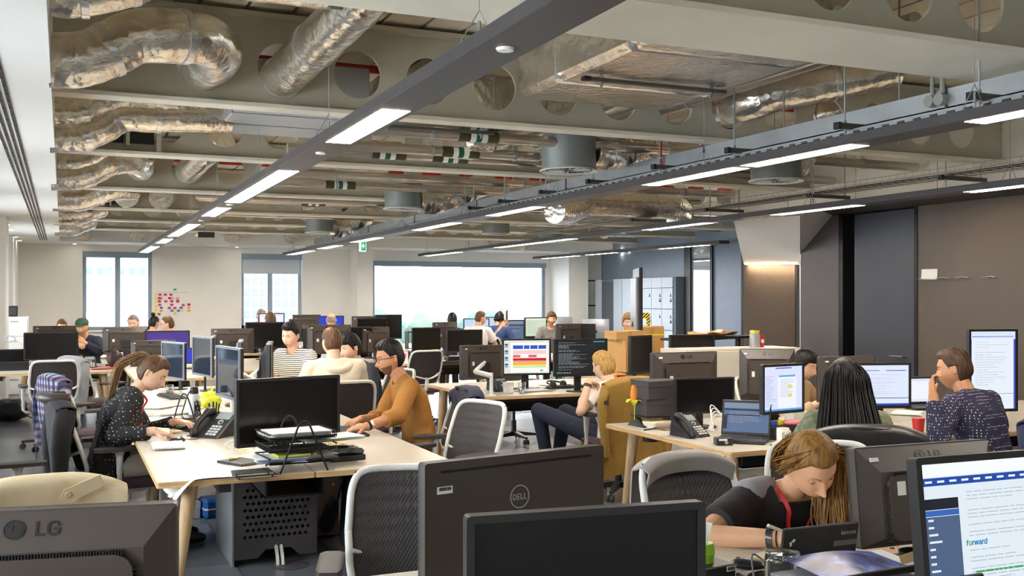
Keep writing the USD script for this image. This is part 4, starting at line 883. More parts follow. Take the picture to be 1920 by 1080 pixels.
for m, x, c in ((ob, ofs[0], (40, 150, 200)), (oo, ofs[1], (120, 190, 60)), (tx, ofs[2], (40, 130, 190))):
    m.apply_transform(TT); m.apply_translation([x, 0, 0]); obj('screen_word', m, E(f'word_{c[0]}_{c[1]}', c, .7), mm, False)
# left bench
mon('dark switched-off monitor on the front of the left bench behind the letter trays', 'flat', 541, 707, 5.45, 14, 1.08, uniq=True)
mon('monitor turned left with a grey-blue reflecting screen, nearest of three at the left bench', 'flat', 430, 650, 6.95, -82, stand='arm', glossy=True)
mon('monitor turned left, middle of three at the left bench', 'flat', 381, 631, 9.15, -80, stand='arm', glossy=True)
mon('monitor turned left, farthest of three at the left bench', 'flat', 326, 641, 9.75, -74, glossy=True)
mon('grey-blue monitor back on a white arm beside the striped shirt man', 'hp', 506, 642, 7.3, 78, stand='arm')
mon('blue-grey monitor back behind the nearest left-turned screen', 'hp', 452, 638, 8.3, 80)
mon('monitor back with a rounded pale top behind the middle left-turned screen', 'hp', 400, 630, 9.6, 80)
mon('bronze monitor back just behind the head of the dotted blouse woman', 'lg', 287, 638, 11.3, 172, .85)
mon('narrow deep blue lit screen beside the purple screen', 'flat', 363, 652, 12.6, -30, .45, lit='deep', H=.2)
# far left bench
mon('wide dark monitor behind the white-framed chair at the far left', 'flat', 96, 623, 12.2, 4, 1.08)
mon('black monitor back behind the wide dark one at the far left', 'lg', 106, 611, 15.2, 178, 1.15)
mon('black monitor back with a white square sticker, in front of the grey-haired man', 'lg', 235, 614, 14.0, 182, 1.05)
mon('purple lit screen at the far left bench', 'flat', 314, 620, 13.2, 2, lit='purple')
mon('low black monitor at the left edge of the photo', 'flat', 12, 655, 12.4, 6, .9, uniq=True, H=.26)
# middle of the room
mon('bronze monitor back left of the striped shirt man, far behind', 'lg', 436, 616, 13.6, 176, 1.0)
mon('large dark monitor left of the striped shirt man', 'flat', 497, 604, 14.5, 2, 1.0)
mon('pale lit screen behind a dark head under the middle window', 'flat', 509, 587, 18.6, 0, .85, lit='slide')
mon('black monitor back with round emblem, upper of two behind the striped shirt man', 'dell', 575, 590, 18.2, 182, .9)
mon('black monitor back with round emblem, lower of two behind the striped shirt man', 'dell', 570, 598, 16.9, 180, .9)
mon('blue lit screen in front of the bald man', 'flat', 620, 592, 17.2, -4, .8, lit='blue')
mon('dark monitor back above the cream hoodie man', 'lg', 617, 609, 13.2, 174, 1.02)
mon('wide dark monitor right of the cream hoodie man', 'flat', 663, 613, 13.5, 4, .95)
mon('black monitor back above the laughing dark-haired man', 'lg', 703, 613, 13.7, 196, .8)
mon('dark brown monitor by the left edge of the wide window', 'flat', 697, 596, 14.8, 6, .85)
mon('dark blue monitor against the bottom left of the wide window', 'flat', 728, 590, 17.6, 14, .95)
mon('thin dark monitor behind two others by the wide window', 'lg', 685, 593, 18.1, 180, .9)
mon('brown-black monitor with wood desk below, right of the tan sweater man', 'flat', 799, 614, 13.9, 2, .75, stand='arm')
mon('slate-grey monitor with a small green light, in front of the white T-shirt man', 'flat', 871, 618, 14.1, -6, .92)
mon('beige-grey monitor back below the wide window', 'lg', 834, 604, 15.2, 192, .75)
mon('pale lit screen left of the white T-shirt man', 'flat', 893, 597, 17.8, -6, .85, lit='sky')
mon('blue-grey lit screen right of the navy shirt man', 'flat', 961, 600, 17.9, -16, .75, lit='lap', strength=.4)
mon('thin blue-lit screen between the two far men', 'flat', 920, 594, 18.2, -12, .6, lit='sky')
mon('squarish monitor with a pale green screen by the wide window', 'flat', 1004, 595, 18.3, 8, .85, lit='green')
mon('left silver all-in-one computer seen from behind', 'mac', 1054, 594, 18.4, 186, .80)
mon('right silver all-in-one computer tilted, seen from behind', 'mac', 1117, 598, 15.0, 160, .72)
mon('black monitor back with a white label in front of the silver computers', 'lg', 1066, 607, 14.7, 184, .75)
mon('black monitor edge right of the labelled monitor back', 'flat', 1092, 607, 14.9, 150, .7)
mon('bronze monitor back on a white arm, left of the colour-table screen', 'lg', 903, 647, 9.35, 186, .80, stand='arm')
mon('lit screen with a coloured table on the middle bench', 'flat', 987, 635, 9.75, -12, .86, lit='sheet', H=.35)
mon('lit dark screen with lines of code in front of the blond man', 'flat', 1088, 635, 9.5, -4, .98, lit='code', H=.35, strength=.7)
mon('tall dark monitor turned right on a black stand by the cardboard boxes', 'flat', 1200, 629, 9.8, 26, .68)
mon('dark monitor right of the boxes, below the lockers', 'flat', 1297, 627, 10.2, 4, 1.0)
# right bench
mon('black monitor back with a silver dot and a white sticker, above the two black boxes', 'lg', 1282, 660, 7.25, 182, 1.0)
mon('black switched-off monitor behind the desk phone', 'flat', 1320, 708, 6.85, -4, .82)
mon('small bronze monitor back beside the white cupboard', 'lg', 1438, 654, 7.55, 150, .72)
mon('lit spreadsheet screen left of the long-haired woman', 'flat', 1466, 682, 6.35, 8, .66, lit='spread', H=.31)
mon('bronze monitor back behind the long-haired woman', 'lg', 1586, 668, 7.3, 176, .86)
mon('lit table screen right of the long-haired woman', 'flat', 1655, 680, 6.7, -18, .68, lit='table', H=.30)
mon('tall upright lit screen at the right edge', 'flat', 1860, 617, 6.9, -14, .66, lit='tall', H=.56)

# ------------------------------------------------------------------ desk equipment
def phone(label, loc, rot, group, sc):
    t = thing('desk_phone', label, 'telephone', loc, rot, group, sc)
    T = R3(38, 0, 0); pm = M('phone_black', (38, 37, 38), .4)
    def put(n, m, mat, par=None, sm=False):
        m = tm(m); m = m.copy(); m.apply_transform(T); m.apply_translation([0, 0, .055]); return obj(n, m, mat, par or t, sm)
    b = put('body', MB().box((0, 0, .0), (.20, .21, .028), ch=.008), pm)
    obj('foot', hull([(sx * .08, y, z) for sx in (-1, 1) for y, z in ((.02, .005), (.10, .005), (.07, .10), (.09, .09))] + [(sx * .08, -.07, .0) for sx in (-1, 1)]), pm, t, False)
    put('handset', MB().tube(spline([(-.065, -.095, .022), (-.065, -.06, .045), (-.065, 0, .052), (-.065, .06, .045), (-.065, .095, .022)], 16), [.022, .024, .02, .016, .015, .015, .015, .015, .015, .015, .016, .02, .024, .024, .022, .02][:16], 10), pm, sm=60)
    put('display', MB().box((.035, .068, .0155), (.10, .05, .003)), M('phone_display', (150, 160, 156), .3))
    kp = MB()
    for i in range(3):
        for j in range(4): kp.box((.015 + i * .026, -.015 - j * .02, .016), (.02, .013, .005))
    put('keypad', kp, M('phone_keys', (196, 196, 192), .5)); put('dial_ring', lathe([(.010, 0), (.016, .003), (.017, 0)], 16).apply_translation([.04, .02, .0145]), M('phone_ring', (190, 192, 194), .3), sm=40)
    obj('coiled_cord', sweep([(-.07 + .008 * math.cos(k * .9), -.06 - k * .0012 + .008 * math.sin(k * .9), .012) for k in range(60)], .0025, 5), black, t)
    return t
def ph(label, px, py, yaw, sc=1, z=DZ): place('phone', phone, label, ah(px, py, z), yaw, 'black desk phones', sc)
ph('black desk phone upright beside the keyboard of the dotted blouse woman', 402, 818, -52, 1.15)
ph('black desk phone in front of the switched-off monitor at the right bench', 1294, 818, 14)
ph('black desk phone at the left end of the middle bench', 936, 733, 10)
ph('dark desk phone behind the white-framed chair', 163, 690, 6, 1.1)
ph('black desk phone right of the tan sweater man', 775, 678, 10)
def keyboard(label, loc, rot, group, sc):
    t = thing('keyboard', label, 'keyboard', loc, rot, group, sc)
    obj('tray', MB().box((0, 0, .009), (.44, .15, .016), ch=.004), plas, t, False); km = MB(); kf = MB()
    for j in range(5):
        for i in range(18):
            if j == 0 and 4 <= i <= 8: continue
            (kf if i > 14 else km).box((-.203 + i * .0235 + .004 * (i > 14), -.052 + j * .0245, .020), (.0195, .0195, .008), ch=.003)
    km.box((-.06, -.052, .020), (.115, .0195, .008), ch=.003)
    obj('keys', km, M('key_black', (48, 47, 48), .5), t, False, kind='stuff'); obj('number_keys', kf, M('key_black'), t, False, kind='stuff')
    return t
def kb(label, px, py, yaw, z=DZ): place('keyboard', keyboard, label, ah(px, py, z), yaw, 'black keyboards')
kb('black keyboard beside the notepad of the dotted blouse woman', 362, 806, -72); kb('black keyboard standing behind the papers of the left bench', 322, 745, -80); kb('keyboard in front of the code screen', 1068, 727, -4); kb('keyboard at the far left bench with the maroon sleeve', 205, 686, 8)
kb('keyboard under the ribbed monitor at the bottom right', 1690, 1062, 168, .80); kb('keyboard of the man in the navy dotted shirt', 1762, 757, -8); kb('keyboard at the right of the tan sweater man, far bench', 840, 681, 2); kb('keyboard of the tan sweater man', 655, 812, 90)
def mouse(label, loc, rot, group, sc):
    t = thing('mouse', label, 'mouse', loc, rot, group, sc)
    m = trimesh.creation.icosphere(3, 1.); m.apply_scale([.03, .055, .022]); v = m.vertices.copy(); v[:, 2] = np.maximum(v[:, 2], -.004); m.vertices = v + (0, 0, .005); obj('shell', m, M('mouse_black', (30, 30, 32), .25), t, 60)
    obj('wheel', MB().bar((-.004, .028, .022), (.004, .028, .022), .008, n=12), M('mouse_wheel', (120, 120, 122), .4), t); obj('lead', sweep(spline([(0, .05, .008), (.02, .12, .004), (-.02, .2, .003), (.03, .28, .003)], 20), .002, 5), black, t); return t
for l, px, py, yw in (('black mouse beside the glass at the bottom right', 1402, 1064, 40), ('black mouse beside the phone of the dotted blouse woman', 332, 828, -60), ('black mouse by the middle bench keyboard', 1028, 730, 0)): place('mouse', mouse, l, ah(px, py, .80 if py > 1000 else DZ), yw, 'black mice')

def laptop(label, loc, rot, W=.33, D=.23, open_=105, lit=None, word=None, LH=.222):
    t = thing('laptop', label, 'laptop', loc, rot)
    lm = M('laptop_black', (44, 42, 42), .45, bump=(600, .06))
    obj('base', MB().box((0, 0, .012), (W, D, .02), ch=.004), lm, t, False); km = MB()
    for j in range(5):
        for i in range(14): km.box((-W * .43 + i * W * .066, -.01 + j * .021, .0225), (W * .055, .017, .004))
    obj('keys', km, M('key_black'), t, False, kind='stuff'); obj('touchpad', MB().box((0, -D * .32, .0224), (.09, .05, .002)), plas, t, False)
    T = trimesh.transformations.translation_matrix([0, D / 2, .022]) @ R3(90 - open_, 0, 0)
    def put(n, m, mat, par=None):
        m = tm(m); m = m.copy(); m.apply_transform(T); return obj(n, m, mat, par or t, False)
    ld = put('lid', MB().box((0, 0, LH / 2 + .001), (W, .010, LH), ch=.003), lm)
    if lit: screen_fill(t, W - .024, .185, -.0062, .02, lit, .9, T)
    else: put('screen', MB().box((0, -.0052, LH / 2), (W - .024, .001, LH - .03)), off)
    if word:
        w = text(word, .0115, .0006, True); w.apply_transform(trimesh.transformations.translation_matrix([-W * .36, .0052, LH - .03]) @ BACK); put('lid_word', w, logo_g, ld)
        put('asset_sticker', MB().box((-W * .33, .0054, LH - .054), (.078, .0008, .015)), M('grey_label', (110, 104, 100), .5), ld)
        sp = ext(Polygon([(0, 0), (.006, .004), (.004, .012), (.012, .012), (.016, .02), (.008, .022), (.006, .016), (-.004, .012)]), .0006); sp.apply_transform(trimesh.transformations.translation_matrix([W * .40, .0052, LH - .05]) @ BACK); put('torn_sticker', sp, sticker, ld)
    return t
q = az(1531, 1032, 2.76); laptop('black laptop with its lid towards the camera in front of the writing woman', (q[0], q[1] + .10, .80), 178, .25, .19, 100, word='lenovo', LH=.17)
laptop('open black laptop on the right bench with a blue-grey screen', ah(1392, 828, DZ), -46, .30, .22, 108, 'lap')
laptop('open laptop with a pale screen in front of the navy dotted shirt man', ah(1738, 766, DZ), -14, .34, .24, 100, 'slide')
laptop('dark open laptop at the far left bench beside the green-capped man', ah(186, 664, DZ), -70, .33, .23, 110)
# ------------------------------------------------------------------ people
def skin(name, rgb): return M('skin_' + name, rgb, .5, sub=.1, var=.04, vs=14, bump=(160, .06))
ICO = {k: trimesh.creation.icosphere(k, 1.) for k in (1, 2, 3, 4, 5)}
def sph(c, r, k=2): return ICO[k].vertices * r + np.asarray(c, float)
def mh(*pts): return m3.Manifold.hull_points(np.ascontiguousarray(np.vstack(pts)))
def bone(a, b, ra, rb, k=2): return mh(sph(a, ra, k), sph(b, rb, k))
def union(ms): return m3.Manifold.batch_boolean(list(ms), m3.OpType.Add)
def to_m(mesh):
    return m3.Manifold(m3.Mesh(vert_properties=np.asarray(mesh.vertices, np.float32), tri_verts=np.asarray(mesh.faces, np.uint32)))
def smooth_m(m, edge, it=10):
    t = tm(m.refine_to_length(edge)); t.merge_vertices(); trimesh.smoothing.filter_taubin(t, iterations=it); return t
def sst(x, a, b): t = np.clip((x - a) / (b - a), 0, 1); return t * t * (3 - 2 * t)
def head_shape(d, female=False):
    """Radius vectors of a head for unit directions d; origin mid skull, +y the face, +z the crown."""
    x, y, z = d[:, 0], d[:, 1], d[:, 2]
    P = d * np.array([.0755, .097, .117])
    low = sst(-P[:, 2], .01, .115); front = sst(d[:, 1], -.1, .5)
    P[:, 0] *= 1 - (.40 if female else .30) * low ** 1.4
    P[:, 1] = np.where(P[:, 1] < 0, P[:, 1] * (1 - .45 * sst(-P[:, 2], .02, .10)), P[:, 1] * (1 - .12 * sst(-P[:, 2], .05, .115)))
    P[:, 1] *= np.where(P[:, 1] > 0, 1 - .10 * np.exp(-((P[:, 2] - .01) / .05) ** 2), 1)
    g = lambda cx_, cz, sx, sz: np.exp(-((P[:, 0] - cx_) / sx) ** 2 - ((P[:, 2] - cz) / sz) ** 2) * front
    y = P[:, 1].copy()
    nose = g(0, -.018, .0105, .024) * .016 + g(0, -.033, .013, .011) * .014 + g(-.011, -.036, .008, .008) * .005 + g(.011, -.036, .008, .008) * .005
    y += nose + g(0, .030, .05, .014) * (.003 if female else .006) - (g(-.031, .008, .017, .013) + g(.031, .008, .017, .013)) * .0085
    y += g(0, -.064, .022, .008) * .006 - g(0, -.0665, .02, .0028) * .005 + g(0, -.075, .018, .007) * .005 + g(0, -.100, .022, .014) * .009
    y += (g(-.042, -.022, .02, .02) + g(.042, -.022, .02, .02)) * .004
    P[:, 1] = y
    return P
def rot_head(yaw, pitch, roll): return (R3(0, 0, yaw) @ R3(-pitch, 0, 0) @ R3(0, roll, 0))[:3, :3]
def hand(w, f, n, side, curl=25, pen=False, k=1):
    """Palm, five fingers. w wrist, f the way the fingers point, n out of the back of the hand, side +1 if the thumb lies along f x n."""
    f = f / np.linalg.norm(f); n = n - f * np.dot(n, f); n /= np.linalg.norm(n); s = np.cross(f, n) * side
    ms = [mh(sph(w, .024, k), sph(w + f * .03 + s * .022, .014, k), sph(w + f * .03 - s * .022, .014, k), sph(w + f * .088 + s * .028, .0115, k), sph(w + f * .085 - s * .032, .0105, k))]
    for j, (o, L, r) in enumerate(((.028, .072, .0092), (.009, .080, .0095), (-.011, .073, .0092), (-.030, .058, .0082))):
        p = w + f * .085 + s * o; a = math.radians((curl * (.8 + .12 * j)) if not pen else 55 + 8 * j)
        d = f + s * o * 1.5; d /= np.linalg.norm(d)
        for q, l in enumerate((.46, .31, .23)):
            t = a * (q + .6); dd = d * math.cos(t) - n * math.sin(t); e = p + dd * L * l
            ms.append(bone(p, e, r * (1 - .1 * q), r * (1 - .1 * (q + 1)), k)); p = e
    p = w + f * .028 + s * .024 - n * .006
    for q, (d, l, r) in enumerate(((f * .55 + s * .8 - n * .25, .038, .0125), (f * .8 + s * .45 - n * .4, .032, .0105), (f * .95 + s * .05 - n * .45, .026, .0092))):
        e = p + d / np.linalg.norm(d) * l; ms.append(bone(p, e, r, r * .88, k)); p = e
    return union(ms)
def ik(a, t, l1, l2, pole):
    v = t - a; d = min(np.linalg.norm(v), (l1 + l2) * .999); u = v / np.linalg.norm(v); t = a + u * d
    c = (l1 * l1 - l2 * l2 + d * d) / (2 * d); h = math.sqrt(max(0, l1 * l1 - c * c)); p = pole - u * np.dot(pole, u); p /= np.linalg.norm(p)
    return a + u * c + p * h, t

def hair_shell(kind, fem, seed, k, thick):
    d = ICO[k].vertices; P = head_shape(d, fem) if False else d * np.array([.0755, .097, .117]); x, y, z = P.T
    P2 = head_shape(d, fem); z = P2[:, 2]; y = P2[:, 1]; x = P2[:, 0]
    if kind in ('bald',): line = np.where(y < -.01, -.05, .02) + 0 * z; mask = sst(z - line, 0, .02) * sst(-y, .0, .03) * sst(.075 - z, 0, .02)
    else:
        front_line = .066 if kind not in ('bangs',) else .042
        side = np.where(y > .052, front_line, np.where(y > .012, front_line - (.052 - y) / .04 * (.066 - .0), np.where(y > -.028, .018 - (0.012 - y) * .1, -.075)))
        if kind == 'short': side = np.where((y > .008) & (y < .045), np.maximum(side, -.004 + (y - .008) * 1.3), side)
        mask = sst(z - side, -.006, .014)
    v = P2 / np.linalg.norm(P2, axis=1)[:, None]
    nz = meshkit.fbm(d * np.array([7, 7, 3]) + seed, 3, seed); st_ = meshkit.noise(np.stack([np.arctan2(d[:, 0], d[:, 1]) * 14, d[:, 2] * 3, d[:, 1] * 3], -1), seed + 1)
    top = sst(z, .02, .10); T = thick[0] + (thick[1] - thick[0]) * top
    frontlift = sst(y, .02, .08) * top * (thick[2] if len(thick) > 2 else 0)
    na = .55 if kind in ('short', 'bangs') else .22
    out = P2 + v * ((T * (.72 + (.55 - na) * .5 + na * nz) + .0035 * (st_ - .5) + frontlift)[:, None]) + np.array([0, 1, .7]) * (frontlift * .3)[:, None]
    ins = P2 * .86
    V = ins * (1 - mask[:, None]) + out * mask[:, None]
    return trimesh.Trimesh(V, ICO[k].faces, process=False)
def strands(paths, r, seed, n=26, spread=.02, wave=.006):
    """Locks of hair that follow a guide."""
    rg = np.random.default_rng(seed); ms = []
    P = spline(paths, 22); L = len(P)
    for k in range(n):
        o = rg.normal(0, 1, 3) * spread; ph = rg.choice([0., 1.6, 3.4]) + rg.uniform(-.3, .3); f = np.linspace(0, 1, L)[:, None]
        w = np.stack([np.sin(f[:, 0] * 9. + ph), np.cos(f[:, 0] * 9. + ph), 0 * f[:, 0]], -1) * wave * f
        rr = r * rg.uniform(.7, 1.2) * (np.clip(np.sin(np.linspace(.25, 3.05, L)), .12, 1))
        ms.append(sweep(P + o * (.25 + .9 * np.sin(f * 2.2)) + w, rr, 5, flat=.7))
    ms.append(sweep(P, spread * 1.3 * np.clip(np.sin(np.linspace(.25, 3.0, L)), .1, 1), 10))
    return trimesh.util.concatenate(ms)
def hair_mat(name, a, b):
    return raw('hair_' + name, {'tc': ('texture_coordinate', {}), 'mp': ('mapping', {'scale': (90, 90, 14)}), 'n': ('noise_texture', {'scale': 1., 'detail': 4., 'distortion': .4}),
        'r': ('rgb_ramp', {'ramp': [(.22, lin(*a)), (.78, lin(*b))]}), 'b': ('bump', {'strength': .5, 'distance': .003}), 'p': ('principled_bsdf', {'roughness': .48, 'specular_ior_level': .3})},
        [('tc.object', 'mp.vector'), ('mp.vector', 'n.vector'), ('n.fac', 'r.fac'), ('r.color', 'p.base_color'), ('n.fac', 'b.height'), ('b.normal', 'p.normal')])
EYE = M('eye_white', (226, 220, 212), .25); LIDS = {}
def person(label, px, py, zc, yaw, top, skin_m, hair, hair_m, shirt, sleeve='long', lean=8, head=(0, 0, 0), hands=None, fem=False, det=3, trous=None, hip=.58, curl=28, pen=False, knees=None, poles=None, thick=(.010, .016), neck=None, slim=1., glasses=False, shift=None, hunch=6, tl=.50, feet=True, neckline=(.066, 0, 0), brow=None, wide=1.):
    """A seated person whose head centre stands at pixel (px, py), zc away, crown at height top. Local frame: facing +y."""
    sw = (.158 if fem else .182) * slim * wide; la = math.radians(lean); lb = math.radians(lean + hunch); ln = math.radians(lean + hunch + 14)
    HP = np.array([0, 0, hip]); W1 = HP + .16 * np.array([0, math.sin(la), math.cos(la)]); CHS = W1 + (tl - .30) * np.array([0, math.sin(la * .7 + lb * .3), math.cos(la * .7 + lb * .3)])
    NK = CHS + .15 * np.array([0, math.sin(lb), math.cos(lb)]); SH = CHS + .105 * np.array([0, math.sin(lb), math.cos(lb)])
    HB = NK + .085 * np.array([0, math.sin(ln), math.cos(ln)])
    RH = rot_head(*head); HC = HB + RH @ np.array([0, .022, .082])
    crown = HC[2] + .117
    # place so that the head centre meets its pixel; the torso stretches a little to bring the crown to height
    top = az(px, py, zc)[2] + .117; dz = top - crown; Y = math.radians(yaw); RY = np.array([[math.cos(Y), -math.sin(Y), 0], [math.sin(Y), math.cos(Y), 0], [0, 0, 1.]])
    tgt = az(px, py, zc); org = tgt - RY @ HC; org[2] = 0
    def L(p): return RY.T @ (np.asarray(p, float) - org)
    # dz moves seat height and everything above it
    for v in (HP, W1, CHS, NK, SH, HB, HC): v[2] += dz
    t = thing('person', label, 'person', org, yaw)
    e = .016 if det <= 2 else .012
    s2 = 2 if det > 2 else 1
    up = np.array([0, math.sin(lb), math.cos(lb)]); rx = np.array([1., 0, 0])
    tr = lambda o: [mh(sph(HP - rx * .085 * slim, .105 + o), sph(HP + rx * .085 * slim, .105 + o), sph(W1 - rx * .06 * slim, .092 * slim + o), sph(W1 + rx * .06 * slim, .092 * slim + o)),
        mh(sph(W1 - rx * .06 * slim, .092 * slim + o), sph(W1 + rx * .06 * slim, .092 * slim + o), sph(CHS - rx * .085 * slim, .098 + o), sph(CHS + rx * .085 * slim, .098 + o)),
        mh(sph(CHS - rx * .085 * slim, .098 + o), sph(CHS + rx * .085 * slim, .098 + o), sph(SH - rx * (sw - .03), .052 + o), sph(SH + rx * (sw - .03), .052 + o), sph(NK - up * .02, .055 + o))]
    if fem: tb = lambda o: tr(o) + [mh(sph(CHS + np.array([s * .055, .068, -.035]), .052 + o), sph(CHS + np.array([s * .05, .0, .03]), .06 + o)) for s in (-1, 1)]
    else: tb = tr
    arms = []; hnds = []
    if hands is None: hands = [(-.16, .40, .80), (.16, .40, .80)]; loc = True
    else: loc = False
    for i, s in enumerate((-1, 1)):
        a = SH + rx * s * sw; tg = hands[i]
        if tg is None: tg = np.array([s * .18, .30, .78])
        elif loc: tg = np.array(tg)
        else: tg = L(tg)
        pole = np.array(poles[i]) if poles and poles[i] is not None else np.array([s * .7, -.35, -.8])
        el, wr = ik(a, tg, .285, .255, pole); arms.append((a, el, wr)); fd = (wr - el) / np.linalg.norm(wr - el)
        if wr[2] > 1.0: fdir = fd + np.array([-s * .3, .3, .3]); nn = np.array([s * .6, .5, -.3])
        else: fdir = np.array([fd[0] * .6 - s * .15, fd[1], -.10]); nn = np.array([s * .35 if pen and s > 0 else 0, 0, 1.])
        hnds.append(hand(wr, fdir, nn, -1 if s < 0 else 1, curl, pen and s > 0, 1 if det < 5 else 2))
    kn = []
    for i, s in enumerate((-1, 1)):
        h = HP + rx * s * .09; k = (np.array([s * .10, h[1] + .42, hip - .02]) if not knees else L(knees[i][0])); an = (k + np.array([s * .01, -.04, -(k[2] - .085)]) if not knees else L(knees[i][1])); kn.append((h, k, an))
    limbs = [bone(a, b, .050 * slim, .039 * slim, s2) for a, b, c in arms] + [bone(b, c, .040 * slim, .027, s2) for a, b, c in arms]
    legs = lambda o: [bone(a, b, .084 + o, .058 + o, s2) for a, b, c in kn] + [bone(b, c, .056 + o, .040 + o, s2) for a, b, c in kn]
    body = union(tb(0) + limbs + legs(0) + [bone(NK - up * .04, HB + RH @ np.array([0, .0, .01]), .056 if not fem else .048, .054 if not fem else .045, s2)])
    bm = smooth_m(body, e, 8)
    kd = 5 if det >= 5 else 4 if det >= 3 else 3
    Hm = trimesh.Trimesh(head_shape(ICO[kd].vertices, fem) @ RH.T + HC, ICO[kd].faces, process=False)
    ears = [mh(*[sph(HC + RH @ np.array([s * (.070 + .006 * q), -.012 - .007 * q, zz]), .0075 if q else .010, 1) for q in (0, 1) for zz in (-.016, 0., .018)]) for s in (-1, 1)]
    parts = [to_m(bm), to_m(Hm)] + ears + hnds
    obj('body', union(parts), skin_m, t, 60)
    # clothes
    o = .012; sl = []
    for (a, b, c) in arms:
        if sleeve == 'long': sl.append(bone(a, b, .054 * slim + o, .045 * slim + o, s2)); q = bone(b, c, .044 * slim + o, .032 + o, s2); dd = (c - b) / np.linalg.norm(c - b); sl.append(q.trim_by_plane((-dd), -float(np.dot(dd, c - dd * .035))))
        elif sleeve == 'push': sl.append(bone(a, b, .054 * slim + o, .046 * slim + o, s2)); q = bone(b, c, .046 * slim + o, .036 + o, s2); dd = (c - b) / np.linalg.norm(c - b); sl.append(q.trim_by_plane(-dd, -float(np.dot(dd, b + dd * .10))))
        else: q = bone(a, b, .056 * slim + o, .048 * slim + o * 1.6, s2); dd = (b - a) / np.linalg.norm(b - a); sl.append(q.trim_by_plane(-dd, -float(np.dot(dd, a + dd * (.19 if not fem else .20)))))
    sh = union(tb(o) + sl)
    nr, tiltx, drop = neckline; ax = R3(tiltx - math.degrees(ln) * .9, 0, 0)[:3, :3]; cyl = m3.Manifold.cylinder(.4, nr, nr * 1.25, 24).transform(np.hstack([ax, (NK + np.array([0, .01, -.012 - drop]))[:, None]]))
    sm_ = smooth_m(sh, e, 6); sm_ = to_m(wrinkle(sm_, .006, 13, len(label))); sm_ = sm_ - cyl
    sm_ = sm_.trim_by_plane((0, 0, 1), float(HP[2] - .07))
    obj('shirt', sm_, shirt, t, 60)
    trm = trous or M('trousers_dark', (38, 40, 52), .85, bump=(260, .3), var=.08)
    tz = union(legs(.011) + [mh(sph(HP - rx * .085 * slim, .108), sph(HP + rx * .085 * slim, .108))])
    for (a, b, c) in kn: dd = (c - b) / np.linalg.norm(c - b); tz = tz.trim_by_plane(-dd, -float(np.dot(dd, c + dd * .03))) if not knees else tz
    obj('trousers', wrinkle(smooth_m(tz, .018, 6), .004, 14, 3), trm, t, 60)
    if feet:
        for i, (a, b, c) in enumerate(kn):
            f = np.array([0, 1., 0]); g = np.array([c[0], c[1], 0.])
            obj('shoe', mh(sph(g + (0, -.03, .035), .034), sph(g + (0, .0, .07), .045), sph(g + (0, .10, .04), .038), sph(g + (0, .19, .028), .027)).trim_by_plane((0, 0, 1), .001), M('shoe_tan', (150, 98, 48), .4, var=.1) if 'tan sweater' in label else M('shoe_black', (34, 32, 32), .4), t, 60)
    # face
    def hp(*p): return RH @ np.array(p) + HC
    eyes_down = head[1] > 20
    HS = head_shape(ICO[5].vertices, fem); HS = HS[HS[:, 1] > .02]
    def surf(x, z): d2 = (HS[:, 0] - x) ** 2 + (HS[:, 2] - z) ** 2; i = np.argsort(d2)[:4]; return float(HS[i, 1].mean())
    def on_face(x, z, o=0.): return hp(x, surf(x, z) + o, z)
    for s in (-1, 1):
        ey = surf(s * .0315, .006) - .0085; ec = hp(s * .0315, ey, .007)
        if det >= 3: lid = m3.Manifold.hull_points(np.ascontiguousarray(sph((0, 0, 0), .0122, 3))).trim_by_plane((0., .35, 1.), (-.0125 if eyes_down else .0035)); obj('eyelid', trimesh.Trimesh(tm(lid).vertices @ RH.T + ec, tm(lid).faces, process=False), skin_m, t, 60)
        eb = obj('eye', trimesh.Trimesh(ICO[2].vertices * .0113 + ec, ICO[2].faces, process=False), EYE, t, 60)
        obj('iris', trimesh.Trimesh(ICO[2].vertices * .0066 + hp(s * .0315, ey + .0056, .006), ICO[2].faces, process=False), M('iris_brown', (52, 34, 24), .2), eb, 60)
        if det >= 3:
            dzl = -.0055 if eyes_down else .0030
            obj('lash', sweep(spline([hp(s * (.0315 + dx), ey + math.sqrt(max(1e-6, .0129 ** 2 - dx * dx - q * q)), .007 + q) for dx, q in ((-.0095, dzl * .6), (-.005, dzl), (0, dzl), (.005, dzl), (.0098, dzl * .6))], 12), .0011, 5), M('lash_dark', (36, 26, 22), .5), t)
            bz = .026 if fem else .024; obj('eyebrow', sweep(spline([on_face(s * .015, bz - .002), on_face(s * .030, bz + .004), on_face(s * .046, bz)], 10), np.interp(np.linspace(0, 1, len(spline([(0, 0, 0), (1, 0, 0), (2, 0, 0)], 10))), [0, .3, 1], [.0018, .0028, .0008]), 6, flat=.7), brow or hair_m, t)
    if det >= 3:
        lipm = M('lip_rose', (190, 116, 104) if fem else (176, 118, 98), .4) if fem else M('lip_tan', (156, 102, 84), .5)
        for z_, r_ in ((-.0625, .0028), (-.0705, .0034)): obj('lip', sweep(spline([on_face(-.022, -.0665, -.001), on_face(-.008, z_, -.0014), on_face(.008, z_, -.0014), on_face(.022, -.0665, -.001)], 12), [r_ * q for q in (.3, .6, .9, 1, 1.05, 1, 1, 1.05, 1, .9, .6, .3)], 8), lipm, t)
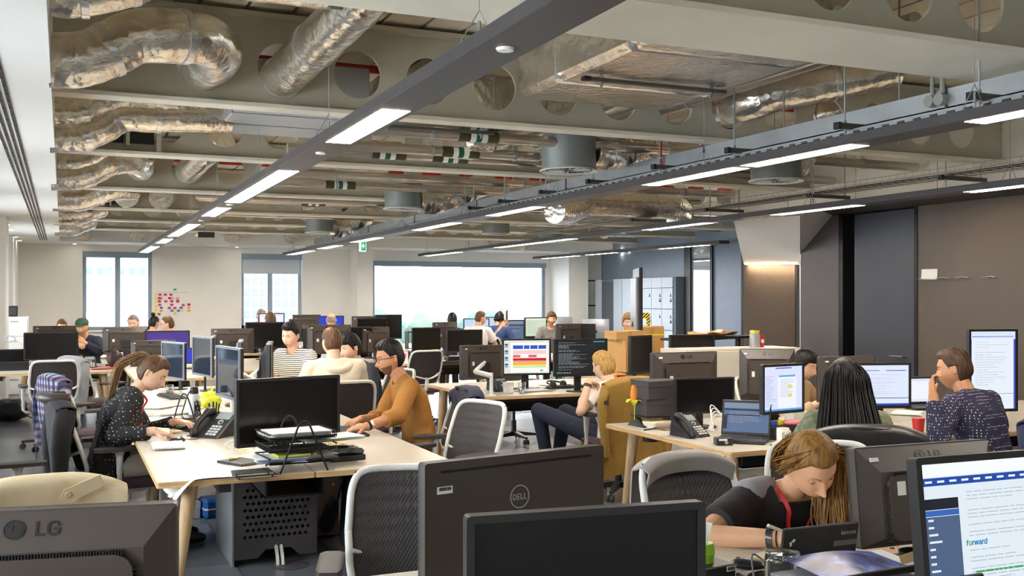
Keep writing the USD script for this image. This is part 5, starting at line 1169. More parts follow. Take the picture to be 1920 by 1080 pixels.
    if glasses:
        gl = obj('glasses', MB().tube([hp(s_ * .034 + .021 * math.cos(a), .098, .006 + .017 * math.sin(a)) for s_ in (-1,) for a in np.linspace(0, 6.2832, 20)], .0016, 6).tube([hp(.034 + .021 * math.cos(a), .098, .006 + .017 * math.sin(a)) for a in np.linspace(0, 6.2832, 20)], .0016, 6).tube([hp(-.013, .099, .01), hp(0, .104, .012), hp(.013, .099, .01)], .0016, 6)
            .tube([hp(-.055, .097, .010), hp(-.074, .06, .012), hp(-.078, -.01, .010)], .002, 6).tube([hp(.055, .097, .010), hp(.074, .06, .012), hp(.078, -.01, .010)], .002, 6), black, t)
    # hair
    kk = 5 if det >= 4 else 4
    if hair:
        hs = hair_shell(hair if hair in ('short', 'bald', 'bangs') else 'long', fem, len(label), kk, thick); hs.vertices = hs.vertices @ RH.T + HC
        obj('hair', hs, hair_m, t, 60)
    return dict(path=t, L=L, hp=hp, HC=HC, NK=NK, SH=SH, CHS=CHS, arms=arms, up=up, RY=RY, org=org, W1=W1, HP=HP, sw=sw)
def wld(P, p): return P['RY'] @ np.asarray(p) + P['org']
def lanyard(P, ribbon, drop=.26, wdt=.075):
    N, C = P['NK'], P['CHS']; f = np.array([0, 1., 0])
    pts = [N + (-wdt * .55, -.05, .03), N + (-wdt, .0, .02), N + (-wdt * .9, .075, -.05), C + (-wdt * .55, .125, .0), C + (0, .13, -drop + .12), C + (wdt * .55, .125, .0), N + (wdt * .9, .075, -.05), N + (wdt, .0, .02), N + (wdt * .55, -.05, .03)]
    return obj('lanyard', sweep(spline(pts, 40), .0075, 6, flat=.22), ribbon, P['path'], 60)
lan = M('lanyard_red', (206, 44, 48), .6)
fair, warm, tan_, brn = skin('fair', (234, 190, 160)), skin('warm', (222, 168, 130)), skin('tan', (196, 140, 100)), skin('brown', (168, 116, 80))
h_dkblond, h_brown, h_dark, h_blond, h_grey = hair_mat('dark_blond', (88, 58, 26), (170, 122, 60)), hair_mat('brown', (56, 38, 27), (122, 86, 56)), hair_mat('dark', (12, 10, 10), (32, 26, 24)), hair_mat('blond', (136, 100, 48), (214, 172, 100)), hair_mat('grey', (104, 92, 84), (170, 156, 146))

# the writing woman
blk = M('black_jersey', (34, 32, 34), .7, bump=(300, .2), var=.08)
P = person('woman with long wavy hair, black top and red lanyard, writing at the nearest desk', 1520, 872, 3.42, 176, 1.205, warm, 'long', h_dkblond, blk, 'short', 20, (2, 40, 12), [az(1665, 1030, 3.2), az(1466, 1010, 3.2)], True, 5, hunch=14, pen=True, neckline=(.088, 30, .018), thick=(.010, .016), hip=.52, tl=.46, poles=[(-1, -.5, -.5), (.9, -.2, -.2)])
lanyard(P, lan, .30, .07)
yk = M('grey_yoke', (150, 146, 148), .8, bump=(300, .3), var=.1)
for s in (-1, 1): obj('shoulder_yoke', mh(sph(P['SH'] + (s * (P['sw'] - .005), 0, .012), .066), sph(P['SH'] + (s * .085, -.005, .034), .05)).trim_by_plane((0, 0, 1), float(P['SH'][2] + .022)), yk, P['path'], 60)
hp = P['hp']
obj('hair_lock', strands([hp(-.03, .04, .10), hp(-.085, .0, .03), hp(-.095, .02, -.06), P['NK'] + (-.10, .12, -.04), P['NK'] + (-.09, .17, -.13), P['NK'] + (-.08, .18, -.21)], .0030, 4, 420, .024, .022), h_dkblond, P['path'], 60)
obj('hair_lock', strands([hp(.0, -.06, .09), hp(.05, -.09, .02), hp(.04, -.09, -.06), hp(-.02, -.09, -.09), hp(-.07, -.05, -.10)], .0028, 5, 240, .016, .003), h_dkblond, P['path'], 60)
obj('hair_wisp', strands([hp(.03, .03, .118), hp(.075, .0, .05), hp(.082, -.03, .0), hp(.06, -.06, -.05)], .0022, 6, 90, .012, .003), h_dkblond, P['path'], 60)
a, el, wr = P['arms'][1]; d = (wr - el) / np.linalg.norm(wr - el)
wt_ = obj('watch_strap', sweep([wr - d * .045, wr - d * .025], .0325, 18), M('watch_steel', (110, 110, 112), .25, .9), P['path'], 60)
obj('watch_dial', MB().bar(wr - d * .035 + (.0, -.0, .030), wr - d * .035 + (0, 0, .037), .017, n=18), M('watch_face', (60, 60, 64), .2, .5), wt_)
obj('hair_tie', sweep([wr - d * .014, wr - d * .009], .030, 16), black, P['path'], 60)
pw_ = wld(P, wr); pn = thing('pen', 'pale pen in the hand of the writing woman', 'pen'); pa = az(1440, 985, 3.15); pb = az(1496, 1008, 3.2)
obj('barrel', MB().bar(pa, pb, .0052), M('pen_silver', (214, 206, 200), .3, .3), pn); obj('tip', MB().bar(pb, pb + (pb - pa) * .25, .0052, .001), black, pn)

# the woman in the dotted blouse
dots = raw('dotted_blouse', {'tc': ('texture_coordinate', {}), 'v': ('voronoi_texture', {'scale': 46., 'randomness': .5}), 'r': ('rgb_ramp', {'ramp': [(.0, lin(236, 232, 226)), (.17, lin(236, 232, 226)), (.2, lin(26, 23, 25)), (1, lin(26, 23, 25))]}), 'p': ('principled_bsdf', {'roughness': .75})},
    [('tc.object', 'v.vector'), ('v.distance', 'r.fac'), ('r.color', 'p.base_color')])
P = person('woman in a black white-dotted blouse with a ponytail, bent over the left bench', 286, 700, 6.62, -84, 1.29, fair, 'long', h_brown, dots, 'long', 9, (-26, 32, 0), [ah(330, 790, .79), ah(288, 808, .79)], True, 5, M('trousers_cream', (232, 224, 208), .8, bump=(200, .2)), hunch=22, pen=True, hip=.55, tl=.50, neckline=(.06, 18, 0), thick=(.006, .012))
lanyard(P, lan, .34, .06); hp = P['hp']
obj('ponytail', strands([hp(0, -.07, .085), hp(0, -.125, .07), hp(.0, -.17, .0), hp(0, -.20, -.09), P['NK'] + (0, -.16, -.13)], .0026, 8, 260, .010, .001), hair_mat('ash', (110, 80, 52), (190, 156, 112)), P['path'], 60)
pn = thing('pen', 'thin pen in the hand of the woman in the dotted blouse', 'pen'); pa = ah(291, 802, .83); pb = ah(304, 808, .745); obj('barrel', MB().bar(pa, pb, .004), M('pen_silver'), pn); obj('tip', MB().bar(pb, pb + (pb - pa) * .1, .004, .001), black, pn)

# the man in the tan sweater
swt = M('sweater_tan', (168, 114, 50), .9, bump=(240, .35), var=.08, vs=12)
P = person('man in a tan sweater and glasses with short black hair, typing at the left bench', 731, 672, 7.0, 84, 1.325, tan_, 'short', h_dark, swt, 'push', 12, (8, 10, 0), [ah(686, 800, .785), ah(676, 786, .785)], False, 5, glasses=True, hunch=10, tl=.50, hip=.55, thick=(.008, .022, .006), knees=[(az(628, 880, 6.9), ah(612, 985, .09)), (az(660, 880, 7.1), ah(652, 1010, .09))], feet=False)
sho = M('shoe_tan', (150, 98, 48), .4, var=.12)
for k, (px, py) in enumerate(((612, 968), (662, 1000))):
    g = ah(px, py, .0); gl = P['L'](g); gl[2] = 0
    s = obj('shoe', mh(sph(gl + (0, -.04, .04), .038), sph(gl + (0, -.01, .09), .05), sph(gl + (0, .10, .045), .042), sph(gl + (0, .19, .03), .029)).trim_by_plane((0, 0, 1), .012), sho, P['path'], 60); obj('sole', mh(sph(gl + (0, -.04, .02), .038, 2), sph(gl + (0, .19, .02), .03, 2)).trim_by_plane((0, 0, 1), .0).trim_by_plane((0, 0, -1), -.014), M('sole_dark', (44, 32, 24), .7), s)
beard = hair_shell('short', False, 3, 4, (.001, .001)); V = head_shape(ICO[5].vertices) ; x, y, z = V.T
mk = sst(-z - .25 * (y - .05), .030, .050) * sst(y, -.02, .03) * (1 - np.exp(-((z + .066) / .008) ** 2 - (x / .018) ** 2) * .9); V2 = V * (.985 + .0185 * mk)[:, None]; RHb = rot_head(8, 10, 0); obj('beard', trimesh.Trimesh(V2 @ RHb.T + P['HC'], ICO[5].faces, process=False), M('stubble', (112, 78, 58), .8, var=.2, vs=60), P['path'], 60)
a, el, wr = P['arms'][0]; d = (wr - el) / np.linalg.norm(wr - el)
w_ = obj('watch_strap', sweep([wr - d * .03, wr - d * .012], .031, 16), black, P['path'], 60); obj('watch_dial', MB().bar(wr - d * .02 + (-.012, -.022, .016), wr - d * .02 + (-.016, -.032, .022), .019, n=18), M('dial_ivory', (236, 226, 204), .3), w_)

# the group of three behind him
strp = raw('striped_tee', {'tc': ('texture_coordinate', {}), 'w': ('wave_texture', {'scale': 17., 'bands_direction': 'z', 'distortion': .8, 'detail_scale': 1.}), 'r': ('rgb_ramp', {'ramp': [(.0, lin(52, 48, 46)), (.22, lin(60, 54, 50)), (.34, lin(236, 226, 208)), (1, lin(240, 232, 216))]}), 'p': ('principled_bsdf', {'roughness': .85})},
    [('tc.object', 'w.vector'), ('w.fac', 'r.fac'), ('r.color', 'p.base_color')])
person('man in a black and white striped T-shirt, looking down to the left', 545, 629, 9.6, 128, 1.395, fair, 'short', h_dark, strp, 'short', 2, (6, 14, -6), [az(535, 722, 9.2), az(520, 712, 9.5)], False, 4, hip=.56, thick=(.008, .022, .02), curl=30)
hood = M('hoodie_cream', (236, 222, 198), .9, bump=(240, .3), var=.05)
P = person('man in a cream hoodie seen from behind, short brown hair', 622, 642, 8.35, 4, 1.345, fair, 'short', h_brown, hood, 'long', 6, (6, 4, 0), None, False, 4, thick=(.004, .014, .004), neckline=(.07, 0, 0), wide=1.1)
obj('hood', wrinkle(sweep(spline([P['NK'] + (-.10, .05, .0), P['NK'] + (-.11, -.04, -.02), P['NK'] + (-.05, -.095, -.06), P['NK'] + (.05, -.095, -.06), P['NK'] + (.11, -.04, -.02), P['NK'] + (.10, .05, .0)], 26), .036, 12), .006, 20), hood, P['path'], 60)
person('laughing man with dark wavy hair in a black jacket, behind the cream hoodie', 657, 653, 9.0, 108, 1.285, fair, 'bangs', h_dark, M('jacket_black_soft', (44, 46, 54), .8, bump=(200, .3)), 'long', 14, (0, 10, 0), None, False, 4, thick=(.014, .024, .01))
# the blond man
tee = M('tee_white', (238, 230, 222), .88, bump=(260, .25), var=.03)
P = person('blond man in a white T-shirt, chin on his hand, facing the code screen', 1131, 687, 8.45, 8, 1.19, fair, 'short', h_blond, tee, 'short', 12, (16, 6, -6), [az(1104, 715, 8.15), az(1180, 742, 8.3)], False, 4, M('jeans_ink', (30, 36, 56), .85, bump=(240, .3)), hip=.52, tl=.46, thick=(.014, .020, .004), poles=[(-.5, -.2, -.9), (.7, -.3, -.8)], knees=[(az(1010, 770, 8.9), az(1027, 868, 8.8)), (az(1060, 772, 8.9), az(1045, 865, 9.0))], feet=False, curl=40)
obj('lanyard', sweep(spline([P['NK'] + (-.065, .05, .0), P['NK'] + (-.06, -.03, .012), P['NK'] + (0, -.066, .005), P['NK'] + (.06, -.03, .012), P['NK'] + (.065, .05, .0)], 24), .008, 6, flat=.3), lan, P['path'], 60)
a, el, wr = P['arms'][0]; d = (wr - el) / np.linalg.norm(wr - el); obj('wristband', sweep([wr - d * .05, wr - d * .025], .033, 14), M('band_dark', (70, 56, 46), .6), P['path'], 60)
# right bench
P = person('woman with long straight dark hair seen from behind at the right bench', 1583, 718, 5.35, -34, 1.225, tan_, 'long', h_dark, M('green_print', (120, 124, 96), .8, var=.35, vs=40), 'long', 10, (0, 8, 0), None, True, 4, hip=.52, tl=.47, thick=(.014, .018))
hp = P['hp']
for k, x in enumerate((-.075, -.045, -.015, .015, .045, .075)):
    obj('hair_lock', strands([hp(x * .7, -.05, .10), hp(x * 1.15, -.105, .03), hp(x * 1.3, -.11, -.07), P['NK'] + (x * 1.7, -.14, -.10), P['NK'] + (x * 1.9, -.15, -.22), P['NK'] + (x * 1.8, -.15, -.30)], .0030, 20 + k, 120, .013, .001), h_dark, P['path'], 60)
P = person('man in a navy white-dotted shirt, hand to his mouth, at the right bench', 1789, 693, 6.0, 12, 1.285, tan_, 'short', hair_mat('dark_brown', (34, 24, 18), (92, 66, 46)), raw('dotted_navy', {'tc': ('texture_coordinate', {}), 'v': ('voronoi_texture', {'scale': 62., 'randomness': .2}), 'r': ('rgb_ramp', {'ramp': [(.0, lin(206, 206, 220)), (.22, lin(206, 206, 220)), (.27, lin(42, 40, 66)), (1, lin(42, 40, 66))]}), 'p': ('principled_bsdf', {'roughness': .8})},
    [('tc.object', 'v.vector'), ('v.distance', 'r.fac'), ('r.color', 'p.base_color')]), 'long', 16, (22, 8, 0), [az(1750, 742, 5.72), ah(1800, 800, .79)], False, 4, hip=.56, tl=.50, thick=(.008, .018, .008), poles=[(-.7, -.2, -.9), (.8, -.4, -.5)], curl=45, wide=1.1)
person('dark-haired man half hidden behind the lit spreadsheet screen', 1508, 686, 8.0, 200, 1.24, fair, 'bangs', h_dark, M('shirt_sand', (206, 176, 130), .85), 'long', 10, (10, 16, 0), None, False, 3, thick=(.012, .022, .006))
# far people
person('boy with fair brown hair holding his head, below the lockers', 1178, 604, 13.9, 196, 1.43, fair, 'bangs', hair_mat('fair', (120, 84, 52), (196, 150, 100)), M('top_navy', (40, 46, 70), .8), 'long', 8, (-30, 8, 0), [az(1194, 604, 13.55), None], False, 3, thick=(.014, .02, .01))
person('man in a white T-shirt seen from behind by the wide window', 901, 597, 16.6, -46, 1.44, warm, 'short', h_brown, tee, 'short', 4, (-38, 6, 0), None, False, 3, thick=(.004, .008))
P = person('man in a navy T-shirt wearing a headset, by the wide window', 936, 598, 17.6, -46, 1.43, warm, 'short', h_dark, M('tee_navy', (52, 74, 122), .85), 'short', 10, (-22, 14, 0), [az(940, 612, 17.45), None], False, 3, thick=(.005, .008), wide=1.15)
hp = P['hp']; obj('headset', MB().tube(spline([hp(-.082, -.01, .0), hp(-.06, -.01, .10), hp(0, -.01, .134), hp(.06, -.01, .10), hp(.082, -.01, .0)], 20), .007, 6).bar(hp(-.07, -.01, -.005), hp(-.095, -.01, -.005), .034).bar(hp(.07, -.01, -.005), hp(.095, -.01, -.005), .034), black, P['path'], 60)
person('man with short black hair against the wide window, farthest of three', 848, 600, 17.0, -10, 1.36, tan_, 'short', h_dark, M('top_navy'), 'long', 6, (-14, 4, 0), None, False, 2, thick=(.006, .012))
person('person with brown hair behind the left silver computer', 1034, 598, 17.6, 160, 1.36, warm, 'bangs', h_brown, M('top_grey', (130, 126, 124), .85), 'long', 8, (10, 6, 0), None, True, 2, thick=(.016, .02))
P = person('man in a green cap and dark top at the far left bench', 154, 613, 14.1, 150, 1.31, warm, 'short', h_grey, M('top_dark', (44, 48, 64), .85), 'long', 12, (10, 12, 0), [az(158, 642, 13.8), az(150, 645, 13.8)], False, 3)
hp = P['hp']; cp = ICO[3].vertices * np.array([.088, .108, .08]); cp[:, 2] = np.maximum(cp[:, 2], -.01); RHc = rot_head(10, 12, 0)
cm = M('cap_green', (58, 92, 70), .8); cpp = obj('cap', trimesh.Trimesh((cp + (0, 0, .05)) @ RHc.T + P['HC'], ICO[3].faces, process=False), cm, P['path'], 60); obj('cap_peak', mh(sph(hp(-.05, .08, .055), .008), sph(hp(.05, .08, .055), .008), sph(hp(-.03, .165, .045), .006), sph(hp(.03, .165, .045), .006)), cm, cpp, 60)
person('grey-haired man with a maroon sleeve behind the stickered monitor', 250, 606, 15.0, 160, 1.355, fair, 'short', h_grey, M('top_maroon', (128, 44, 54), .85), 'long', 12, (0, 12, 0), [ah(205, 680, .79), None], False, 3, thick=(.008, .014))
P = person('woman with black hair in a bun at the far left bench', 289, 606, 17.2, -30, 1.31, warm, 'short', h_dark, M('top_pale', (214, 206, 200), .85), 'long', 6, (-20, 10, 0), None, True, 3, thick=(.008, .010)); hp = P['hp']; obj('hair_bun', wrinkle(trimesh.Trimesh(ICO[3].vertices * .036 + hp(0, -.05, .145), ICO[3].faces, process=False), .005, 40), h_dark, P['path'], 60)
person('man in glasses facing left at the far left bench', 314, 608, 16.0, 76, 1.31, fair, 'short', h_brown, M('top_pale'), 'long', 6, (0, 4, 0), None, False, 3, glasses=True)
person('person with a visible dark crown above the black monitors at the far left', 116, 612, 17.2, 178, 1.27, warm, 'short', h_brown, M('top_grey'), 'long', 8, (0, 20, 0), None, False, 2)
person('bald man in a white collar seen from behind against the blue screen', 621, 601, 16.0, -4, 1.37, warm, 'bald', h_grey, M('shirt_white', (236, 236, 240), .8), 'long', 5, (0, 4, 0), None, False, 3, thick=(.002, .002))
person('person with brown hair in front of the pale slide screen', 507, 601, 15.6, 0, 1.32, warm, 'short', h_brown, M('top_dark'), 'long', 6, (0, 6, 0), None, False, 2, thick=(.012, .018))
person('grey-haired person at the left edge of the pale slide screen', 490, 592, 19.2, 200, 1.385, fair, 'short', h_grey, M('top_grey'), 'long', 6, (0, 6, 0), None, False, 2)
# ------------------------------------------------------------------ small things on the desks
pap = M('paper_white', (240, 238, 232), .75, bump=(40, .08)); glassm = M('clear_glass', (245, 250, 250), .03, trans=1., ior=1.45); card = M('cardboard', (206, 160, 98), .85, bump=(120, .15), var=.06); cream_p = M('paper_cream', (238, 222, 186), .8)
lime = M('lime_card', (196, 214, 60), .5); yel = M('yellow_note', (242, 224, 60), .6); white_pl = M('white_plastic', (236, 234, 228), .4)
def on(px, py, z=None): return ah(px, py, z or (.80 if py > 1000 else DZ))
def stack(label, p, rot, w, d, n, mat=pap, name='paper_stack', cat='papers', tk=.0035, jit=.008):
    t = thing(name, label, cat, p, rot); r = random.Random(len(label))
    for k in range(n):
        x, y, a = r.uniform(-jit, jit), r.uniform(-jit, jit), r.uniform(-4, 4)
        m = grid(lambda u, v: np.stack([(u - .5) * w, (v - .5) * d, .0015 + .004 * np.maximum(0, u - .8) * (k == n - 1)]), 8, 8, .0012 if tk < .004 else tk * .8); m.apply_transform(R3(0, 0, a)); m.apply_translation([x, y, k * tk + tk]); obj('sheet', m, mat if not isinstance(mat, (list, tuple)) else mat[k % len(mat)], t, 40)
    return t
def book(label, p, rot, w, d, h, cover, name='notebook', cat='notebook'):
    t = thing(name, label, cat, p, rot)
    obj('page_block', MB().box((.003, 0, h / 2), (w - .006, d - .008, h - .005)), cream_p, t, False); obj('cover', MB().box((0, 0, h - .0015), (w, d, .003), ch=.001).box((0, 0, .0015), (w, d, .003), ch=.001).box((-w / 2 + .0015, 0, h / 2), (.003, d, h)), cover, t, False)
    obj('elastic_band', MB().box((w * .36, 0, h / 2), (.006, d + .002, h + .001)), M('band_black', (20, 20, 20), .6), t, False); return t
blkbook = M('book_black', (40, 38, 38), .55, bump=(300, .1))
def box_(label, p, rot, w, d, h, mat, name='box', cat='box', lid=.35, lidmat=None):
    t = thing(name, label, cat, p, rot)
    obj('tray', MB().box((0, 0, h / 2), (w, d, h), ch=.003), mat, t, False)
    if lid: obj('lid', MB().box((0, 0, h * (1 - lid / 2) + .002), (w + .006, d + .006, h * lid), ch=.003), lidmat or mat, t, False)
    return t
# letter trays
def trays(label, p, rot, W=.34, D=.26):
    t = thing('letter_tray', label, 'letter tray', p, rot); wm_ = M('tray_black', (30, 29, 30), .4, .3)
    for k, z in enumerate((.045, .105, .165)):
        tr_ = obj('tray', MB().box((0, 0, z), (W, D, .002)).tube([(-W / 2, -D / 2, z + .03), (-W / 2 - .01, D / 2, z + .03), (W / 2 + .01, D / 2, z + .03), (W / 2, -D / 2, z + .03)], .004, 6).tube([(-W / 2, -D / 2, z + .012), (W / 2, -D / 2, z + .012)], .006, 6), wm_, t, False)
        mb = MB()
        for j in range(12): mb.bar((-W / 2 + j * W / 11, D / 2, z), (-W / 2 + j * W / 11, D / 2, z + .03), .0015, n=4)
        for j in range(9):
            for s in (-1, 1): mb.bar((s * W / 2, -D / 2 + j * D / 8, z), (s * (W / 2 + .004), -D / 2 + j * D / 8, z + .03), .0015, n=4)
        obj('tray_mesh', mb, wm_, tr_, False, kind='stuff')
    for y in (-D / 2 - .008, D / 2 + .008): obj('handle_frame', sweep(spline([(-W * .36, y, .0), (-W * .16, y, .17), (-.02, y, .245), (.02, y, .245), (W * .16, y, .17), (W * .36, y, .0)], 30), .0052, 8), wm_, t, 60)
    return t
q = on(556, 878); trays('black three-tier wire letter tray with an A-shaped handle on the left bench', q, 4)
stack('white papers heaped in the top tier of the letter tray', q + (-.01, 0, .168), 8, .31, .22, 8)
stack('loose papers sticking out of the right of the letter tray', q + (.19, .05, .13), 12, .30, .2, 5)
book('lime green notebook in the bottom tier of the letter tray', q + (-.02, -.03, .075), 4, .2, .15, .014, lime)
stack('blue and white folders under the lime notebook', q + (-.09, -.03, .048), -8, .25, .2, 6, [M('folder_blue', (104, 128, 190), .5), pap])
stack('crumpled clear wrappers at the right of the letter tray', q + (.10, -.02, .048), 5, .16, .18, 8, M('wrapper', (206, 200, 196), .3))
book('black notebook lying lower left of the letter tray, lower of two', on(478, 893), 6, .19, .13, .012, blkbook); book('black notebook lying lower left of the letter tray, upper of two', on(478, 893) + (-.012, .006, .0125), 2, .18, .125, .014, blkbook)
book('dark notebook with a yellow tab left of the letter tray', on(452, 868), 28, .15, .21, .012, blkbook)
for k, (px, py) in enumerate(((453, 850), (437, 866))): obj('sticky_tab', MB().box((0, 0, 0), (.05, .03, .003), T=R3(0, 6, 24)).mesh().apply_translation(on(px, py) + (0, 0, .02)), yel, smooth=False, label=f'{("upper", "lower")[k]} yellow sticky tab left of the letter tray', cat='sticky note')
book('tan book lying right behind the letter tray', on(612, 838), 10, .2, .15, .02, M('book_tan', (206, 170, 112), .7))
t = thing('wrapped_box', 'flat black box in a shiny clear wrapper on the left bench', 'box', on(645, 862), 8); obj('carton', MB().box((0, 0, .016), (.20, .13, .03), ch=.004), blkbook, t, False)
w_ = cham(.19, .14, .03, .012)
for _ in range(4): w_ = w_.subdivide()
w_.apply_translation([.0, .01, .05]); obj('wrapper', wrinkle(w_, .012, 22, 4), M('shrink_wrap', (60, 62, 66), .12, spec=.9, coat=.6), t, 40); obj('paper_slip', MB().box((.01, .04, .07), (.08, .05, .002), T=R3(-14, 6, 12)), pap, t, False)
# paper drooping over the corner
def droop(u, v): x = (u - .35) * .46; y = (v - .5) * .30; return np.stack([x, y + .02 * np.sin(u * 5), .003 - .09 * np.clip((.22 - u) / .22, 0, 1) ** 1.4 * (1 - .4 * v) + .006 * np.sin(v * 7 + u * 4)])
t = thing('loose_sheet', 'large white sheet drooping over the corner of the left bench', 'paper', (.62, 5.18, DZ), 8); obj('sheet', grid(droop, 30, 16, .0012), pap, t, 60); obj('folded_corner', grid(lambda u, v: np.stack([-.17 + .07 * u, -.10 + .06 * v, -.075 + .05 * u + .0 * v]), 4, 4, .001), pap, t, 40)
stack('folded white papers on the left bench in front of the phone', on(316, 838), -4, .17, .28, 4); stack('open cream notepad under the hand of the dotted blouse woman', on(302, 812), 14, .22, .17, 3, cream_p)
for k, (px, py, n, l) in enumerate(((315, 792, 8, 'thick paper pile with a yellow edge near the dotted blouse woman'), (318, 778, 6, 'paper pile behind the yellow-edged pile'), (300, 764, 4, 'loose papers farthest along the left bench'), (345, 770, 3, 'fanned papers beside the white bottle'))): stack(l, on(px, py), 8 + 20 * k, .30, .22, n, [pap, pap, cream_p] if k else [yel, pap, pap])
t = thing('water_bottle', 'white bottle with a black cap and a lettered black label', 'bottle', on(364, 788), 30)
obj('body', lathe([(0, 0), (.036, .0), (.038, .01), (.038, .17), (.03, .19), (0, .19)], 24), M('bottle_white', (226, 228, 226), .25), t, 40); obj('cap', lathe([(.0, .19), (.03, .19), (.03, .225), (.022, .24), (0, .24)], 24), plas, t, 40); lb_ = obj('label', MB().box((0, -.037, .085), (.05, .004, .11)), black, t, False)
for k, s in enumerate(('NT', 'A', 'CK')): m = text(s, .024, .001, True); m.apply_transform(trimesh.transformations.translation_matrix([.004, -.0392, .112 - k * .034]) @ FRONT); obj('letters', m, white_pl, lb_, False)
bag = trimesh.creation.icosphere(4, 1.); bag.apply_scale([.085, .06, .075]); bag.apply_translation([0, 0, .06]); t = thing('plastic_bag', 'crumpled yellow-green plastic bag on the left bench', 'bag', on(396, 764), 0); obj('film', wrinkle(bag, .02, 20, 5), M('bag_lime', (206, 206, 50), .25), t, 40); obj('knot', MB().tube([(0, 0, .12), (.01, 0, .15), (-.01, .01, .165)], .01), M('bag_lime'), t)
t = thing('pen_cup', 'clear pen cup with a green scribble and dark pens', 'cup', on(401, 802), 0)
obj('cup', lathe([(.001, 0), (.034, 0), (.04, .11), (.037, .11), (.031, .004), (.001, .004)], 24), M('cup_clear', (196, 206, 216), .15, trans=.6), t, 40)
for k in range(7): a = k * .9; obj('pen', MB().bar((.015 * math.cos(a), .015 * math.sin(a), .01), (.036 * math.cos(a), .036 * math.sin(a), .16 + .01 * (k % 3)), .0045), (plas, plas, lime, M('pen_blue', (40, 60, 140), .4))[k % 4], t)
obj('scribble', MB().tube(spline([(-.03, -.03, .02), (-.01, -.038, .045), (.0, -.039, .02), (.015, -.038, .045), (.03, -.028, .02)], 24), .003, 5), lime, t)
t = thing('tumbler', 'small clear tumbler behind the head of the dotted blouse woman', 'glass', on(318, 742), 0); obj('glass_wall', lathe([(.001, 0), (.03, 0), (.036, .10), (.033, .10), (.027, .006), (.001, .006)], 24), glassm, t, 60); obj('water', lathe([(.0, .0065), (.0265, .0065), (.0295, .05), (0, .05)], 20), glassm, t, 60)
t = thing('file_rack', 'black A-frame file rack beside the white bottle', 'file rack', on(352, 792), -20)
for y in (-.1, .1): obj('rack_frame', sweep(spline([(-.08, y, 0), (-.03, y, .17), (0, y, .21), (.03, y, .17), (.08, y, 0)], 20), .005, 6), black, t)
obj('rack_shelf', MB().box((0, 0, .04), (.14, .2, .003)), black, t, False)
t = thing('monitor_cable', 'white cables curling beside the letter tray', 'cable', on(450, 846), 0)
for k in range(3): obj('lead', sweep(spline([(-.05 + .03 * k, .08, .003), (-.08 + .05 * k, .0, .05), (0, -.03 + .02 * k, .07), (.06, .02, .02), (.1, .08, .003)], 26), .003, 5), white_pl, t)
# under the left bench
for k, (x, y) in enumerate(((1.60, 6.9), (.66, 7.9))):
    t = thing('computer_tower', f'black computer tower under the left bench, {("right", "left")[k]}', 'computer', (x, y, 0), 0); obj('case', MB().box((0, 0, .22), (.18, .42, .40), ch=.006), plas, t, False); obj('front_panel', MB().box((0, -.212, .22), (.17, .006, .39)), plas2, t, False); obj('power_light', MB().box((.05, -.216, .36), (.012, .004, .006)), E('led_red', (230, 40, 30), .6), t, False)
t = thing('water_pack', 'blue shrink-wrapped bottle pack on the floor under the left bench', 'bottle pack', ah(395, 968, 0), 10); obj('wrap', MB().box((0, 0, .07), (.14, .2, .14), ch=.02), M('pack_blue', (40, 96, 170), .3), t, False); obj('print_band', MB().box((0, 0, .07), (.143, .203, .05), ch=.02), white_pl, t, False)
box_('white carton on the floor under the left bench', ah(347, 970, 0), 6, .18, .18, .12, white_pl)
t = thing('paper_bag', 'crumpled white carrier bag on the floor at the bottom of the photo', 'bag', (.93, 3.78, 0), 20); w_ = cham(.34, .26, .30, .03)
for _ in range(4): w_ = w_.subdivide()
w_.apply_translation([0, 0, .17]); obj('bag_body', wrinkle(w_, .04, 9, 7), pap, t, 40); obj('bag_handle', sweep(spline([(-.08, 0, .30), (-.06, 0, .40), (.06, 0, .40), (.08, 0, .30)], 16), .006, 6), pap, t)
# far left floor and desk things
t = thing('rucksack', 'shiny black bag on the floor at the left edge', 'bag', ah(18, 788, 0), 0); w_ = trimesh.creation.icosphere(4, 1.); w_.apply_scale([.26, .2, .15]); w_.apply_translation([0, 0, .14]); obj('bag_body', wrinkle(w_, .035, 7, 2), M('bag_gloss', (40, 42, 46), .3), t, 40); obj('strap', sweep(spline([(.1, -.1, .2), (.25, -.2, .05), (.45, -.2, .02), (.6, -.1, .015)], 20), .016, 8, flat=.4), plas, t)
box_('brown paper carrier beneath the far left bench', ah(52, 752, 0), 10, .22, .16, .34, M('paper_brown', (150, 116, 70), .8), lid=0) if False else None
for k, (px, py) in enumerate(((36, 590),)):
    t = thing('filing_cabinet', 'white filing cabinet by the left pier', 'cabinet', (-.62, 14.6, 0), 0) if False else thing('filing_cabinet', 'white filing cabinet by the left wall', 'cabinet', (-.74, 18.95, 0), 0)
    obj('carcass', MB().box((0, 0, .65), (.42, .45, 1.3), ch=.004), white_pl, t, False)
    for j in range(4): dd = obj('drawer', MB().box((0, -.232, .17 + j * .32), (.40, .016, .30), ch=.003), white, t, False); obj('drawer_pull', MB().box((0, -.244, .26 + j * .32), (.12, .01, .015)), steel, dd, False)
    t = thing('radio', 'small dark box on top of the white filing cabinet', 'box', (-.80, 18.95, 1.3), 0); obj('case', MB().box((0, 0, .09), (.22, .16, .18), ch=.01), plas, t, False); obj('speaker_grille', MB().box((0, -.081, .09), (.18, .004, .13)), charcoal, t, False)
